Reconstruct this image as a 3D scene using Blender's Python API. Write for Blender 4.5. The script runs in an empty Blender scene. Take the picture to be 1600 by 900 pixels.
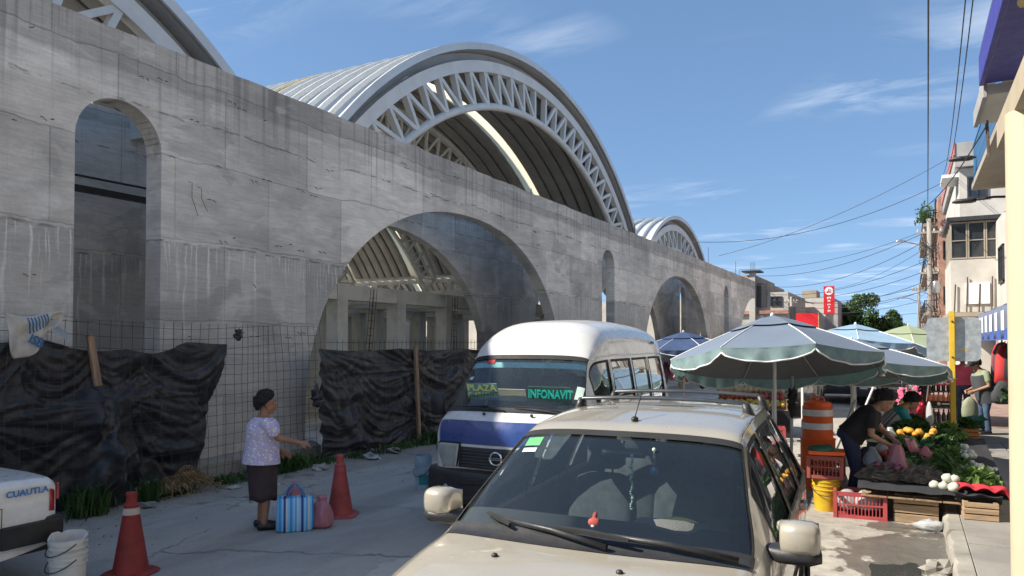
import bpy, bmesh, math, random
from mathutils import Vector, Matrix, noise
rnd = random.Random(7)
PI = math.pi
SC = bpy.context.scene
COL = SC.collection
# ------------------------------------------------------------------ camera, sky, sun, exposure
cam_data = bpy.data.cameras.new('camera'); cam = bpy.data.objects.new('camera', cam_data); COL.objects.link(cam)
cam.location = (0, 0, 2.1)
cam.rotation_euler = (math.radians(91.2), 0, math.radians(28.22))
cam_data.sensor_width = 36.0; cam_data.lens = 1155/1600*36
cam_data.shift_x = 0.0; cam_data.shift_y = (510.8-450)/1600
cam_data.clip_start = 0.05; cam_data.clip_end = 4000
SC.camera = cam
SUN = Vector((-1.0, -0.62, 1.0)).normalized()       # towards the sun: behind the camera, left
sun_el = math.asin(SUN.z); sun_az = math.atan2(SUN.x, SUN.y)
sl = bpy.data.lights.new('sun', 'SUN'); sl.energy = 3.8; sl.angle = math.radians(0.53); sl.color = (1.0, 0.93, 0.82)
so = bpy.data.objects.new('sun', sl); COL.objects.link(so); so.location = (-30, -20, 40)
so.rotation_euler = (-SUN).to_track_quat('-Z', 'Y').to_euler()
W = bpy.data.worlds.new('World'); SC.world = W; W.use_nodes = True
nt = W.node_tree; nt.nodes.clear()
def _n(t, **k):
    n = nt.nodes.new(t)
    for a, b in k.items(): setattr(n, a, b)
    return n
out = _n('ShaderNodeOutputWorld'); bg = _n('ShaderNodeBackground'); bg.inputs['Strength'].default_value = 0.15
sky = _n('ShaderNodeTexSky'); sky.sky_type = 'NISHITA'; sky.sun_disc = False
sky.sun_elevation = sun_el; sky.sun_rotation = sun_az; sky.air_density = 0.8; sky.dust_density = 0.6; sky.ozone_density = 2.2; sky.altitude = 1300
tc = _n('ShaderNodeTexCoord'); sep = _n('ShaderNodeSeparateXYZ'); nt.links.new(tc.outputs['Generated'], sep.inputs[0])
mx = _n('ShaderNodeMath', operation='MAXIMUM'); nt.links.new(sep.outputs['Z'], mx.inputs[0]); mx.inputs[1].default_value = 0.02
dx = _n('ShaderNodeMath', operation='DIVIDE'); dy = _n('ShaderNodeMath', operation='DIVIDE')
for d, s in ((dx, 'X'), (dy, 'Y')):
    nt.links.new(sep.outputs[s], d.inputs[0]); nt.links.new(mx.outputs[0], d.inputs[1])
zs = _n('ShaderNodeMath', operation='MULTIPLY_ADD'); nt.links.new(mx.outputs[0], zs.inputs[0]); zs.inputs[1].default_value = .88; zs.inputs[2].default_value = .09
sv = _n('ShaderNodeCombineXYZ'); nt.links.new(sep.outputs['X'], sv.inputs[0]); nt.links.new(sep.outputs['Y'], sv.inputs[1]); nt.links.new(zs.outputs[0], sv.inputs[2]); nt.links.new(sv.outputs[0], sky.inputs['Vector'])
cmb = _n('ShaderNodeCombineXYZ'); nt.links.new(dx.outputs[0], cmb.inputs[0]); nt.links.new(dy.outputs[0], cmb.inputs[1])
mp = _n('ShaderNodeMapping'); mp.inputs['Rotation'].default_value = (0, 0, math.radians(-38)); mp.inputs['Scale'].default_value = (0.8, 1.5, 1); mp.inputs['Location'].default_value = (1.9, 6.6, 0)
nt.links.new(cmb.outputs[0], mp.inputs[0])
n1 = _n('ShaderNodeTexNoise'); n1.inputs['Scale'].default_value = 1.15; n1.inputs['Detail'].default_value = 9; n1.inputs['Roughness'].default_value = 0.62; n1.inputs['Distortion'].default_value = 0.9
n2 = _n('ShaderNodeTexNoise'); n2.inputs['Scale'].default_value = 0.55; n2.inputs['Detail'].default_value = 2
nt.links.new(mp.outputs[0], n1.inputs['Vector']); nt.links.new(cmb.outputs[0], n2.inputs['Vector'])
r1 = _n('ShaderNodeValToRGB'); r1.color_ramp.elements[0].position = 0.46; r1.color_ramp.elements[1].position = 0.80
r2 = _n('ShaderNodeValToRGB'); r2.color_ramp.elements[0].position = 0.50; r2.color_ramp.elements[1].position = 0.66
nt.links.new(n1.outputs['Fac'], r1.inputs[0]); nt.links.new(n2.outputs['Fac'], r2.inputs[0])
mm = _n('ShaderNodeMath', operation='MULTIPLY'); nt.links.new(r1.outputs[0], mm.inputs[0]); nt.links.new(r2.outputs[0], mm.inputs[1])
m3 = _n('ShaderNodeMath', operation='MULTIPLY'); nt.links.new(mm.outputs[0], m3.inputs[0]); m3.inputs[1].default_value = 0.75
mixc = _n('ShaderNodeMixRGB'); nt.links.new(m3.outputs[0], mixc.inputs['Fac']); gm = _n('ShaderNodeGamma'); gm.inputs['Gamma'].default_value = 0.64; nt.links.new(sky.outputs[0], gm.inputs['Color']); hs = _n('ShaderNodeHueSaturation'); hs.inputs['Saturation'].default_value = 1.3; hs.inputs['Value'].default_value = .92; nt.links.new(gm.outputs[0], hs.inputs['Color']); nt.links.new(hs.outputs[0], mixc.inputs['Color1']); mixc.inputs['Color2'].default_value = (4.0, 4.1, 4.3, 1)
nt.links.new(mixc.outputs[0], bg.inputs['Color']); nt.links.new(bg.outputs[0], out.inputs['Surface'])
SC.view_settings.view_transform = 'Standard'; SC.view_settings.look = 'None'; SC.view_settings.gamma = 1.0
SC.view_settings.exposure = 1.22
SC.cycles.max_bounces = 8; SC.cycles.transparent_max_bounces = 16

# ------------------------------------------------------------------ mesh helpers
def V(*a): return Vector(a)
class MB:
    def __init__(s): s.v = []; s.f = []; s.mi = []; s.m = 0
    def add(s, vs, fs):
        o = len(s.v); s.v += [tuple(p) for p in vs]
        for f in fs: s.f.append(tuple(i+o for i in f)); s.mi.append(s.m)
        return s
    def box(s, c, d, rz=0, R=None):
        x, y, z = d[0]/2, d[1]/2, d[2]/2
        P = [Vector((a*x, b*y, e*z)) for e in (-1, 1) for b in (-1, 1) for a in (-1, 1)]
        M = R if R is not None else Matrix.Rotation(rz, 3, 'Z')
        P = [M @ p + Vector(c) for p in P]
        return s.add(P, [(0, 2, 3, 1), (4, 5, 7, 6), (0, 1, 5, 4), (2, 6, 7, 3), (0, 4, 6, 2), (1, 3, 7, 5)])
    def beam(s, a, b, w, h, up=(0, 0, 1)):
        a, b = Vector(a), Vector(b); t = (b-a); L = t.length; t.normalize()
        u = t.cross(Vector(up))
        if u.length < 1e-4: u = t.cross(Vector((1, 0, 0)))
        u.normalize(); n = u.cross(t)
        P = [a+u*x*w/2+n*z*h/2+t*y for y in (0, L) for z in (-1, 1) for x in (-1, 1)]
        return s.add(P, [(0, 2, 3, 1), (4, 5, 7, 6), (0, 1, 5, 4), (2, 6, 7, 3), (0, 4, 6, 2), (1, 3, 7, 5)])
    def loft(s, rings, closed=True, cap=True):
        n = len(rings[0]); vs = [p for r in rings for p in r]; fs = []
        for i in range(len(rings)-1):
            for j in range(n if closed else n-1):
                k = (j+1) % n; fs.append((i*n+j, i*n+k, (i+1)*n+k, (i+1)*n+j))
        if cap and closed:
            fs.append(tuple(range(n-1, -1, -1))); fs.append(tuple((len(rings)-1)*n+j for j in range(n)))
        return s.add(vs, fs)
    def tube(s, pts, r, n=8, cap=True, flat=1.0):
        pts = [Vector(p) for p in pts]; rr = r if isinstance(r, (list, tuple)) else [r]*len(pts)
        rings = []; u = None
        for i, p in enumerate(pts):
            t = (pts[min(i+1, len(pts)-1)]-pts[max(i-1, 0)])
            if t.length < 1e-9: t = Vector((0, 0, 1))
            t.normalize()
            if u is None:
                u = t.orthogonal() if abs(t.z) > .9 else t.cross(Vector((0, 0, 1))); u.normalize()
            u = (u-t*u.dot(t))
            if u.length < 1e-6: u = t.orthogonal()
            u.normalize(); w = t.cross(u)
            rings.append([p+(u*math.cos(2*PI*j/n)+w*flat*math.sin(2*PI*j/n))*rr[i] for j in range(n)])
        return s.loft(rings, True, cap)
    def lathe(s, prof, c=(0, 0, 0), n=20, cap=True, R=None):
        c = Vector(c); rings = []
        for r, z in prof:
            ring = [Vector((r*math.cos(2*PI*j/n), r*math.sin(2*PI*j/n), z)) for j in range(n)]
            rings.append([(R @ p if R is not None else p)+c for p in ring])
        return s.loft(rings, True, cap)
    def ball(s, c, r, nu=12, nv=8, jit=0, R=None, seed=0):
        c = Vector(c); r = (r, r, r) if not isinstance(r, (tuple, list)) else r; rings = []
        for i in range(nv+1):
            a = PI*(i+.0)/nv; a = min(max(a, .05), PI-.05); ring = []
            for j in range(nu):
                b = 2*PI*j/nu; d = Vector((math.sin(a)*math.cos(b), math.sin(a)*math.sin(b), -math.cos(a)))
                k = 1+jit*noise.noise(d*2.1+Vector((seed*3.7, seed*1.3, c.x)))
                p = Vector((d.x*r[0]*k, d.y*r[1]*k, d.z*r[2]*k)); ring.append((R @ p if R is not None else p)+c)
            rings.append(ring)
        return s.loft(rings)
    def ell(s, c, axis, fwd, rx, ry, n=16):   # elliptic ring, returned
        pass
    def grid(s, fn, nu, nv, cu=False):
        vs = [fn(i/nu, j/nv) for i in range(nu+1) for j in range(nv+1)]; w = nv+1
        return s.add(vs, [(i*w+j, (i+1)*w+j, (i+1)*w+j+1, i*w+j+1) for i in range(nu) for j in range(nv)])
    def prism(s, poly, a, b):     # polygon (list of 3-vectors at a) extruded by vector b
        n = len(poly); p0 = [Vector(p) for p in poly]; p1 = [p+Vector(b) for p in p0]
        return s.add(p0+p1, [tuple(range(n-1, -1, -1)), tuple(range(n, 2*n))]+[(i, (i+1) % n, n+(i+1) % n, n+i) for i in range(n)])
    def mesh(s, name, mats, smooth=False, recalc=True, auto=None):
        me = bpy.data.meshes.new(name); me.from_pydata(s.v, [], s.f)
        for m in (mats if isinstance(mats, (list, tuple)) else [mats]): me.materials.append(m)
        if any(s.mi): me.polygons.foreach_set('material_index', s.mi)
        if recalc:
            bm = bmesh.new(); bm.from_mesh(me); bmesh.ops.recalc_face_normals(bm, faces=bm.faces)
            bm.to_mesh(me); bm.free()
        if smooth:
            me.polygons.foreach_set('use_smooth', [True]*len(me.polygons))
            if auto: me.set_sharp_from_angle(angle=math.radians(auto))
        me.update(); return me
    def build(s, name, mats, parent=None, smooth=False, bevel=0, solid=0, sub=0, remesh=0, auto=None, loc=None, rot=None, recalc=True, smoothit=0):
        o = bpy.data.objects.new(name, s.mesh(name, mats, smooth, recalc, auto)); COL.objects.link(o)
        if parent is not None: o.parent = parent
        if loc is not None: o.location = loc
        if rot is not None: o.rotation_euler = (0, 0, rot) if not isinstance(rot, (tuple, list)) else rot
        if solid: m = o.modifiers.new('s', 'SOLIDIFY'); m.thickness = solid; m.offset = 0
        if remesh:
            m = o.modifiers.new('r', 'REMESH'); m.mode = 'VOXEL'; m.voxel_size = remesh; m.use_smooth_shade = True
            m = o.modifiers.new('sm', 'SMOOTH'); m.factor = .5; m.iterations = smoothit or 4
        if bevel: m = o.modifiers.new('b', 'BEVEL'); m.width = bevel; m.segments = 2; m.limit_method = 'ANGLE'; m.angle_limit = math.radians(40)
        if sub: m = o.modifiers.new('u', 'SUBSURF'); m.levels = sub; m.render_levels = sub
        return o
def ering(c, ax, fw, rx, ry, n=14, pw=2.0):
    c = Vector(c); ax = Vector(ax).normalized(); fw = Vector(fw); fw = (fw-ax*fw.dot(ax)).normalized(); sd = fw.cross(ax).normalized()
    o = []
    for j in range(n):
        a = 2*PI*j/n; ca, sa = math.cos(a), math.sin(a)
        o.append(c+sd*rx*math.copysign(abs(ca)**(2/pw), ca)+fw*ry*math.copysign(abs(sa)**(2/pw), sa))
    return o
def thing(name, label, cat, loc=(0, 0, 0), rot=0, group=None):
    o = bpy.data.objects.new(name, None); COL.objects.link(o); o.empty_display_size = .2
    o.location = loc; o.rotation_euler = rot if isinstance(rot, (tuple, list)) else (0, 0, rot)
    return tag(o, label, cat, group)
def tag(o, label, cat, group=None):
    o['label'] = label; o['category'] = cat
    if group: o['group'] = group
    return o
def kind(o, k='structure'): o['kind'] = k; return o
def dup(o, loc, rot=0, label=None, group=None, parent=None):
    r = o.copy(); COL.objects.link(r)
    if parent is None:
        r.location = loc; r.rotation_euler = rot if isinstance(rot, (tuple, list)) else (0, 0, rot)
        if label: r['label'] = label
        if group: r['group'] = group
    else: r.parent = parent
    for ch in [c for c in COL.objects if c.parent == o]: dup(ch, None, parent=r)
    return r
_cur = {}
def text(s, size, parent, name, m, loc, rot, ext=.004, shear=0, sx=1.0, bold=0.0):
    cu = bpy.data.curves.new('t', 'FONT'); cu.body = s; cu.size = size; cu.extrude = ext; cu.shear = shear; cu.align_x = 'CENTER'; cu.align_y = 'CENTER'; cu.offset = bold; cu.resolution_u = 3
    t = bpy.data.objects.new('t', cu); COL.objects.link(t)
    me = bpy.data.meshes.new_from_object(t.evaluated_get(bpy.context.evaluated_depsgraph_get()))
    bpy.data.objects.remove(t); bpy.data.curves.remove(cu)
    me.materials.clear(); me.materials.append(m)
    for v in me.vertices: v.co.x *= sx
    o = bpy.data.objects.new(name, me); COL.objects.link(o); o.parent = parent; o.location = loc; o.rotation_euler = rot
    return o

# ------------------------------------------------------------------ materials
class NT:
    def __init__(s, name):
        s.m = bpy.data.materials.new(name); s.m.use_nodes = True; s.t = s.m.node_tree; s.t.nodes.clear()
        s.o = s.n('ShaderNodeOutputMaterial'); s.tc = s.n('ShaderNodeTexCoord')
    def n(s, t, **k):
        x = s.t.nodes.new(t)
        for a, b in k.items(): setattr(x, a, b)
        return x
    def put(s, sock, v):
        if hasattr(v, 'is_linked') or hasattr(v, 'links'): s.t.links.new(v, sock)
        else:
            if isinstance(v, (tuple, list)) and len(v) == 3 and sock.type == 'RGBA': v = (*v, 1)
            sock.default_value = v
    def obj(s, sc=(1, 1, 1), loc=(0, 0, 0), rot=(0, 0, 0), gen=False):
        m = s.n('ShaderNodeMapping'); s.t.links.new(s.tc.outputs['Generated' if gen else 'Object'], m.inputs[0])
        m.inputs['Scale'].default_value = sc; m.inputs['Location'].default_value = loc; m.inputs['Rotation'].default_value = rot
        return m.outputs[0]
    def noise(s, vec, scale=5, det=4, ro=.55, dist=0):
        x = s.n('ShaderNodeTexNoise'); s.put(x.inputs['Vector'], vec); x.inputs['Scale'].default_value = scale; x.inputs['Detail'].default_value = det
        x.inputs['Roughness'].default_value = ro; x.inputs['Distortion'].default_value = dist; return x.outputs['Fac']
    def voro(s, vec, scale, feat='DISTANCE_TO_EDGE'):
        x = s.n('ShaderNodeTexVoronoi', feature=feat); s.put(x.inputs['Vector'], vec); x.inputs['Scale'].default_value = scale; return x.outputs[0]
    def math(s, op, a, b=0.0, c=0.0, clamp=False):
        x = s.n('ShaderNodeMath', operation=op); x.use_clamp = clamp
        for i, q in enumerate((a, b, c)): s.put(x.inputs[i], q)
        return x.outputs[0]
    def rng(s, v, a, b, c=0.0, d=1.0, smooth=True):
        x = s.n('ShaderNodeMapRange'); x.interpolation_type = 'SMOOTHSTEP' if smooth else 'LINEAR'
        for i, q in enumerate((v, a, b, c, d)): s.put(x.inputs[i], q)
        return x.outputs[0]
    def mix(s, f, a, b, mode='MIX'):
        x = s.n('ShaderNodeMixRGB', blend_type=mode); s.put(x.inputs[0], f); s.put(x.inputs[1], a); s.put(x.inputs[2], b); return x.outputs[0]
    def xyz(s, vec=None):
        x = s.n('ShaderNodeSeparateXYZ'); s.put(x.inputs[0], vec if vec is not None else s.tc.outputs['Object']); return x.outputs
    def bump(s, h, st=.3, dist=.02, nrm=None):
        x = s.n('ShaderNodeBump'); s.put(x.inputs['Height'], h); x.inputs['Strength'].default_value = st; x.inputs['Distance'].default_value = dist
        if nrm is not None: s.put(x.inputs['Normal'], nrm)
        return x.outputs[0]
    def bsdf(s, col, rough=.6, metal=0, nrm=None, **k):
        b = s.n('ShaderNodeBsdfPrincipled'); s.put(b.inputs['Base Color'], col); s.put(b.inputs['Roughness'], rough); s.put(b.inputs['Metallic'], metal)
        if nrm is not None: s.put(b.inputs['Normal'], nrm)
        for a, q in k.items(): s.put(b.inputs[a.replace('_', ' ')], q)
        return b.outputs[0]
    def end(s, sh): s.t.links.new(sh, s.o.inputs['Surface']); return s.m
def M(name, col, rough=.6, metal=0, var=.18, sc=4, bump=.12, bsc=30, dirt=0, dcol=(.12, .10, .08), coat=0, stretch=(1, 1, 1), **k):
    t = NT(name); o = t.obj(stretch); f = t.noise(o, sc, 5, .6)
    c = t.mix(t.rng(f, .3, .7), tuple(x*(1-var) for x in col), tuple(min(1, x*(1+var)) for x in col))
    if dirt:
        d = t.rng(t.noise(t.obj((1, 1, 1), (3, 1, 5)), sc*.6, 7, .68), .48, .75)
        c = t.mix(t.math('MULTIPLY', d, dirt), c, dcol)
    nr = t.bump(t.noise(o, bsc, 4, .6), bump, .01) if bump else None
    r = t.rng(t.noise(o, sc*2.3, 3), .2, .8, max(.02, rough-.08), min(1, rough+.08))
    if coat: k['Coat_Weight'] = coat; k['Coat_Roughness'] = .04
    return t.end(t.bsdf(c, r, metal, nr, **k))
def glass(name, tint=(.62, .72, .70), gloss=1.0, dust_haze=.04):
    t = NT(name); tr = t.n('ShaderNodeBsdfTransparent'); t.put(tr.inputs[0], tint)
    gl = t.n('ShaderNodeBsdfGlossy'); t.put(gl.inputs[0], (.95, .97, 1.0)); gl.inputs['Roughness'].default_value = .015
    fr = t.n('ShaderNodeFresnel'); fr.inputs[0].default_value = 1.52
    a = t.n('ShaderNodeMixShader'); t.put(a.inputs[0], t.math('MULTIPLY', fr.outputs[0], gloss, clamp=True)); t.t.links.new(tr.outputs[0], a.inputs[1]); t.t.links.new(gl.outputs[0], a.inputs[2])
    di = t.n('ShaderNodeBsdfDiffuse'); t.put(di.inputs[0], (.36, .46, .52))  # dust film tinted blue, painting a bluish haze into the glass
    b = t.n('ShaderNodeMixShader'); t.put(b.inputs[0], t.math('MULTIPLY', t.rng(t.noise(t.obj(), 1.2, 3, .5), .2, .8, .6, 1.0), dust_haze)); t.t.links.new(a.outputs[0], b.inputs[1]); t.t.links.new(di.outputs[0], b.inputs[2])
    return t.end(b.outputs[0])
def trans(name, col, tcol, w=.5, rough=.6, var=.15, sc=6):
    t = NT(name); f = t.rng(t.noise(t.obj(), sc, 4), .3, .7)
    c = t.mix(f, tuple(x*(1-var) for x in col), tuple(min(1, x*(1+var)) for x in col))
    a = t.bsdf(c, rough); b = t.n('ShaderNodeBsdfTranslucent'); t.put(b.inputs[0], tcol)
    m = t.n('ShaderNodeMixShader'); m.inputs[0].default_value = w; t.t.links.new(a, m.inputs[1]); t.t.links.new(b.outputs[0], m.inputs[2])
    return t.end(m.outputs[0])

def concrete_wall():
    t = NT('formed_concrete'); P = t.xyz(); Y, Z, Xc = P['Y'], P['Z'], P['X']
    yz = t.obj()
    big = t.noise(t.obj((1, .35, .5)), 1.0, 5, .6); mid = t.noise(t.obj((1, .5, 2.2)), 1.6, 8, .65, .5); fine = t.noise(yz, 28, 5, .65)
    c = t.mix(t.rng(mid, .28, .72), (.66, .625, .57), (.90, .86, .79))
    c = t.mix(t.math('MULTIPLY', t.rng(big, .45, .7), .45), c, (.25, .24, .23))
    wob = t.math('MULTIPLY', t.math('SUBTRACT', t.noise(t.obj((1, 1.3, .1)), 1.0, 4), .5), .22)
    Zw = t.math('ADD', Z, wob)
    # pours: below 3.6 darker cement; top band
    low = t.rng(Zw, 3.57, 3.63, 1, 0)
    c = t.mix(t.math('MULTIPLY', low, .62), c, t.mix(t.rng(t.noise(t.obj((1, .8, .5)), 1.5, 5), .3, .7), (.40, .385, .36), (.56, .54, .50)))
    topb = t.rng(Zw, 5.86, 5.93)
    c = t.mix(t.math('MULTIPLY', topb, .5), c, (.29, .28, .265))
    # board-width panels: random tone per cell
    br = t.n('ShaderNodeTexBrick'); m = t.n('ShaderNodeCombineXYZ'); t.put(m.inputs[0], Y); t.put(m.inputs[1], Zw); t.t.links.new(m.outputs[0], br.inputs['Vector'])
    br.inputs['Scale'].default_value = 1.0; br.inputs['Brick Width'].default_value = 1.83; br.inputs['Row Height'].default_value = 1.22; br.inputs['Mortar Size'].default_value = .012; br.inputs['Mortar Smooth'].default_value = .3
    br.offset = .5; t.put(br.inputs['Color1'], (.70, .695, .69)); t.put(br.inputs['Color2'], (1.16, 1.14, 1.11)); t.put(br.inputs['Mortar'], (.60, .58, .56))
    c = t.mix(.75, c, br.outputs['Color'], 'MULTIPLY')
    # streaks hanging below the joints
    yd = t.math('ADD', Y, t.math('MULTIPLY', t.math('SUBTRACT', t.noise(t.obj((0, 1.2, 1.6)), 1.0, 4), .5), .16))
    cb = t.n('ShaderNodeCombineXYZ'); t.put(cb.inputs[1], t.math('MULTIPLY', yd, 20)); t.put(cb.inputs[2], t.math('MULTIPLY', Z, .55)); cb2 = t.n('ShaderNodeCombineXYZ'); t.put(cb2.inputs[1], t.math('MULTIPLY', yd, 11)); t.put(cb2.inputs[2], t.math('MULTIPLY', Z, .1))
    st = t.noise(t.obj((1, 9, .22)), 1.0, 4, .6); st2 = t.noise(cb.outputs[0], 1.0, 3, .6); ln2 = t.noise(cb2.outputs[0], 1.0, 3, .6)
    ln = t.noise(t.obj((0, 3.5, 0)), 1.0, 3, .7)
    fall = t.rng(t.math('SUBTRACT', 3.6, Zw), 0.0, t.math('MULTIPLY', t.rng(ln2, .34, .72), t.math('MULTIPLY', ln, 5.0)), 1, 0)
    w = t.math('MULTIPLY', t.math('MULTIPLY', t.rng(st2, .53, .61), fall), low)
    c = t.mix(t.math('MULTIPLY', w, .8), c, (.84, .83, .80))
    fall2 = t.rng(t.math('SUBTRACT', 6.46, Zw), 0.0, t.math('MULTIPLY', ln, 3.2), 1, 0)
    c = t.mix(t.math('MULTIPLY', t.math('MULTIPLY', t.rng(st, .5, .68), fall2), .55), c, (.17, .165, .16))
    c = t.mix(t.math('MULTIPLY', t.rng(st2, .64, .72), .2), c, (.2, .195, .19))
    # rough joint lips
    j = t.math('MAXIMUM', t.rng(t.math('ABSOLUTE', t.math('SUBTRACT', Zw, 3.6)), 0, .03, 1, 0), t.rng(t.math('ABSOLUTE', t.math('SUBTRACT', Zw, 5.48)), 0, .025, 1, 0))
    j = t.math('MULTIPLY', j, t.rng(t.noise(t.obj((1, 4, 4)), 1.0, 4), .42, .6))
    c = t.mix(t.math('MULTIPLY', j, .6), c, (.13, .12, .11))
    # pits and dark patches
    pit = t.rng(t.noise(t.obj((1, 3.6, 9)), 3.4, 3, .6), .76, .80)
    c = t.mix(t.math('MULTIPLY', pit, .7), c, (.12, .115, .11))
    pt = t.rng(t.noise(t.obj((1, .45, .8), (0, 3.2, 1.1)), 1.1, 6, .55, .6), .60, .63)
    c = t.mix(t.math('MULTIPLY', pt, .25), c, (.16, .155, .15))
    lt = t.rng(t.noise(t.obj((1, .6, 1.3), (2, 8.1, 3)), 1.3, 7, .62, .8), .56, .70)
    c = t.mix(t.math('MULTIPLY', lt, .45), c, (.80, .78, .74))
    # foot darker up to an uneven height, right of the big arch
    ft = t.math('MULTIPLY', t.rng(t.math('SUBTRACT', Z, t.math('MULTIPLY', t.noise(t.obj((1, 1.1, .15)), 1.2, 4), 2.2)), 1.0, 1.5, 1, 0), t.rng(Y, 17, 21))
    c = t.mix(t.math('MULTIPLY', ft, .5), c, (.12, .118, .115))
    gr = t.noise(t.obj((1, 1.1, 15)), 2.2, 6, .7, .3)
    c = t.mix(.6, c, t.mix(t.rng(gr, .3, .7), (.82, .815, .81), (1.14, 1.13, 1.12)), 'MULTIPLY')
    c = t.mix(.35, c, t.mix(fine, (.6, .6, .6), (1.35, 1.35, 1.35)), 'MULTIPLY')
    h = t.math('ADD', t.math('MULTIPLY', mid, .7), t.math('ADD', t.math('MULTIPLY', fine, .35), t.math('MULTIPLY', j, -.8)))
    h = t.math('ADD', h, t.math('MULTIPLY', br.outputs['Fac'], -.5))
    return t.end(t.bsdf(c, .88, 0, t.bump(h, .55, .03), Specular_IOR_Level=.25))
def road_mat():
    t = NT('worn_road'); P = t.xyz(); X, Y = P['X'], P['Y']
    a = t.noise(t.obj((1, .4, 1)), .7, 6, .6, .4); b = t.noise(t.obj(), 6, 6, .7); g = t.noise(t.obj(), 90, 3, .7)
    c = t.mix(t.rng(a, .3, .7), (.38, .36, .33), (.53, .505, .455))
    c = t.mix(t.math('MULTIPLY', t.rng(b, .45, .75), .5), c, (.42, .39, .345))
    c = t.mix(t.math('MULTIPLY', t.rng(t.noise(t.obj((1.5, .3, 1), (4, 2, 0)), .8, 5), .5, .62), .5), c, (.25, .24, .225))
    # dusty concrete strip along the right kerb, dirt along the wall
    c = t.mix(t.math('MULTIPLY', t.rng(t.math('ADD', X, t.math('MULTIPLY', a, 1.2)), -2.2, -.6), .85), c, t.mix(t.rng(b, .3, .7), (.27, .248, .212), (.42, .385, .325)))
    c = t.mix(t.math('MULTIPLY', t.rng(t.math('ADD', X, t.math('MULTIPLY', b, 1.0)), -8.3, -7.3, 1, 0), .8), c, t.mix(b, (.20, .175, .145), (.36, .32, .265)))
    ww = t.n('ShaderNodeVectorMath', operation='MULTIPLY_ADD'); t.put(ww.inputs[0], t.obj()); 
    wn = t.n('ShaderNodeTexNoise'); wn.inputs['Scale'].default_value = 1.3; wn.inputs['Detail'].default_value = 5; t.t.links.new(t.tc.outputs['Object'], wn.inputs['Vector'])
    va = t.n('ShaderNodeVectorMath', operation='ADD'); t.t.links.new(t.tc.outputs['Object'], va.inputs[0]); t.t.links.new(wn.outputs['Color'], va.inputs[1])
    cr = t.rng(t.voro(va.outputs[0], .42), .004, .016, 1, 0)
    pc = t.n('ShaderNodeTexVoronoi', feature='F1'); t.t.links.new(va.outputs[0], pc.inputs['Vector']); pc.inputs['Scale'].default_value = .33
    pv = t.xyz(pc.outputs['Color'])['X']; c = t.mix(.55, c, t.mix(pv, (.74, .74, .75), (1.2, 1.19, 1.17)), 'MULTIPLY')
    sp = t.rng(t.noise(t.obj(), 42, 2, .5), .62, .70); c = t.mix(t.math('MULTIPLY', sp, .5), c, (.12, .115, .11))
    cr = t.math('MULTIPLY', cr, t.rng(t.noise(t.obj((1, 1, 1), (9, 2, 0)), .6, 3), .45, .6))
    c = t.mix(t.math('MULTIPLY', cr, .55), c, (.07, .067, .06))
    # wet patch below the vegetable stall
    dx = t.math('MULTIPLY', t.math('SUBTRACT', X, .02), 1.35); dy = t.math('MULTIPLY', t.math('SUBTRACT', Y, 8.3), .75)
    dd = t.math('SQRT', t.math('ADD', t.math('MULTIPLY', dx, dx), t.math('MULTIPLY', dy, dy)))
    wet = t.rng(t.math('ADD', dd, t.math('MULTIPLY', t.math('SUBTRACT', t.noise(t.obj((1.4, 1.2, 1)), 1.7, 6, .6), .5), 3.2)), .75, .95, 1, 0)
    c = t.mix(t.math('MULTIPLY', wet, .7), c, (.055, .048, .04))
    c = t.mix(.5, c, t.mix(g, (.65, .65, .65), (1.3, 1.3, 1.3)), 'MULTIPLY')
    ro = t.mix(wet, (.9, .9, .9), (.35, .35, .35))
    h = t.math('ADD', t.math('MULTIPLY', b, .7), t.math('ADD', t.math('MULTIPLY', g, .3), t.math('MULTIPLY', cr, -1.2)))
    h = t.math('ADD', h, t.math('MULTIPLY', t.noise(t.obj((1.2, .5, 1)), 2.2, 4), 1.2))
    return t.end(t.bsdf(c, ro, 0, t.bump(h, .55, .03)))
def tarp_mat():
    t = NT('black_polythene'); o = t.obj((1, 1, 1)); f = t.noise(o, 2.2, 6, .65, .8); du = t.noise(t.obj((1, 1, 1), (2, 5, 1)), 3.5, 7, .7)
    c = t.mix(t.math('MULTIPLY', t.rng(du, .42, .75), .5), (.020, .020, .023), (.10, .097, .095))
    h = t.math('ADD', t.noise(t.obj((1, 2.5, 5)), 2.0, 4, .6, 1.2), t.math('MULTIPLY', t.noise(o, 12, 3), .25))
    return t.end(t.bsdf(c, t.rng(f, .3, .7, .30, .55), 0, t.bump(h, .22, .03), Specular_IOR_Level=.5))
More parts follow.
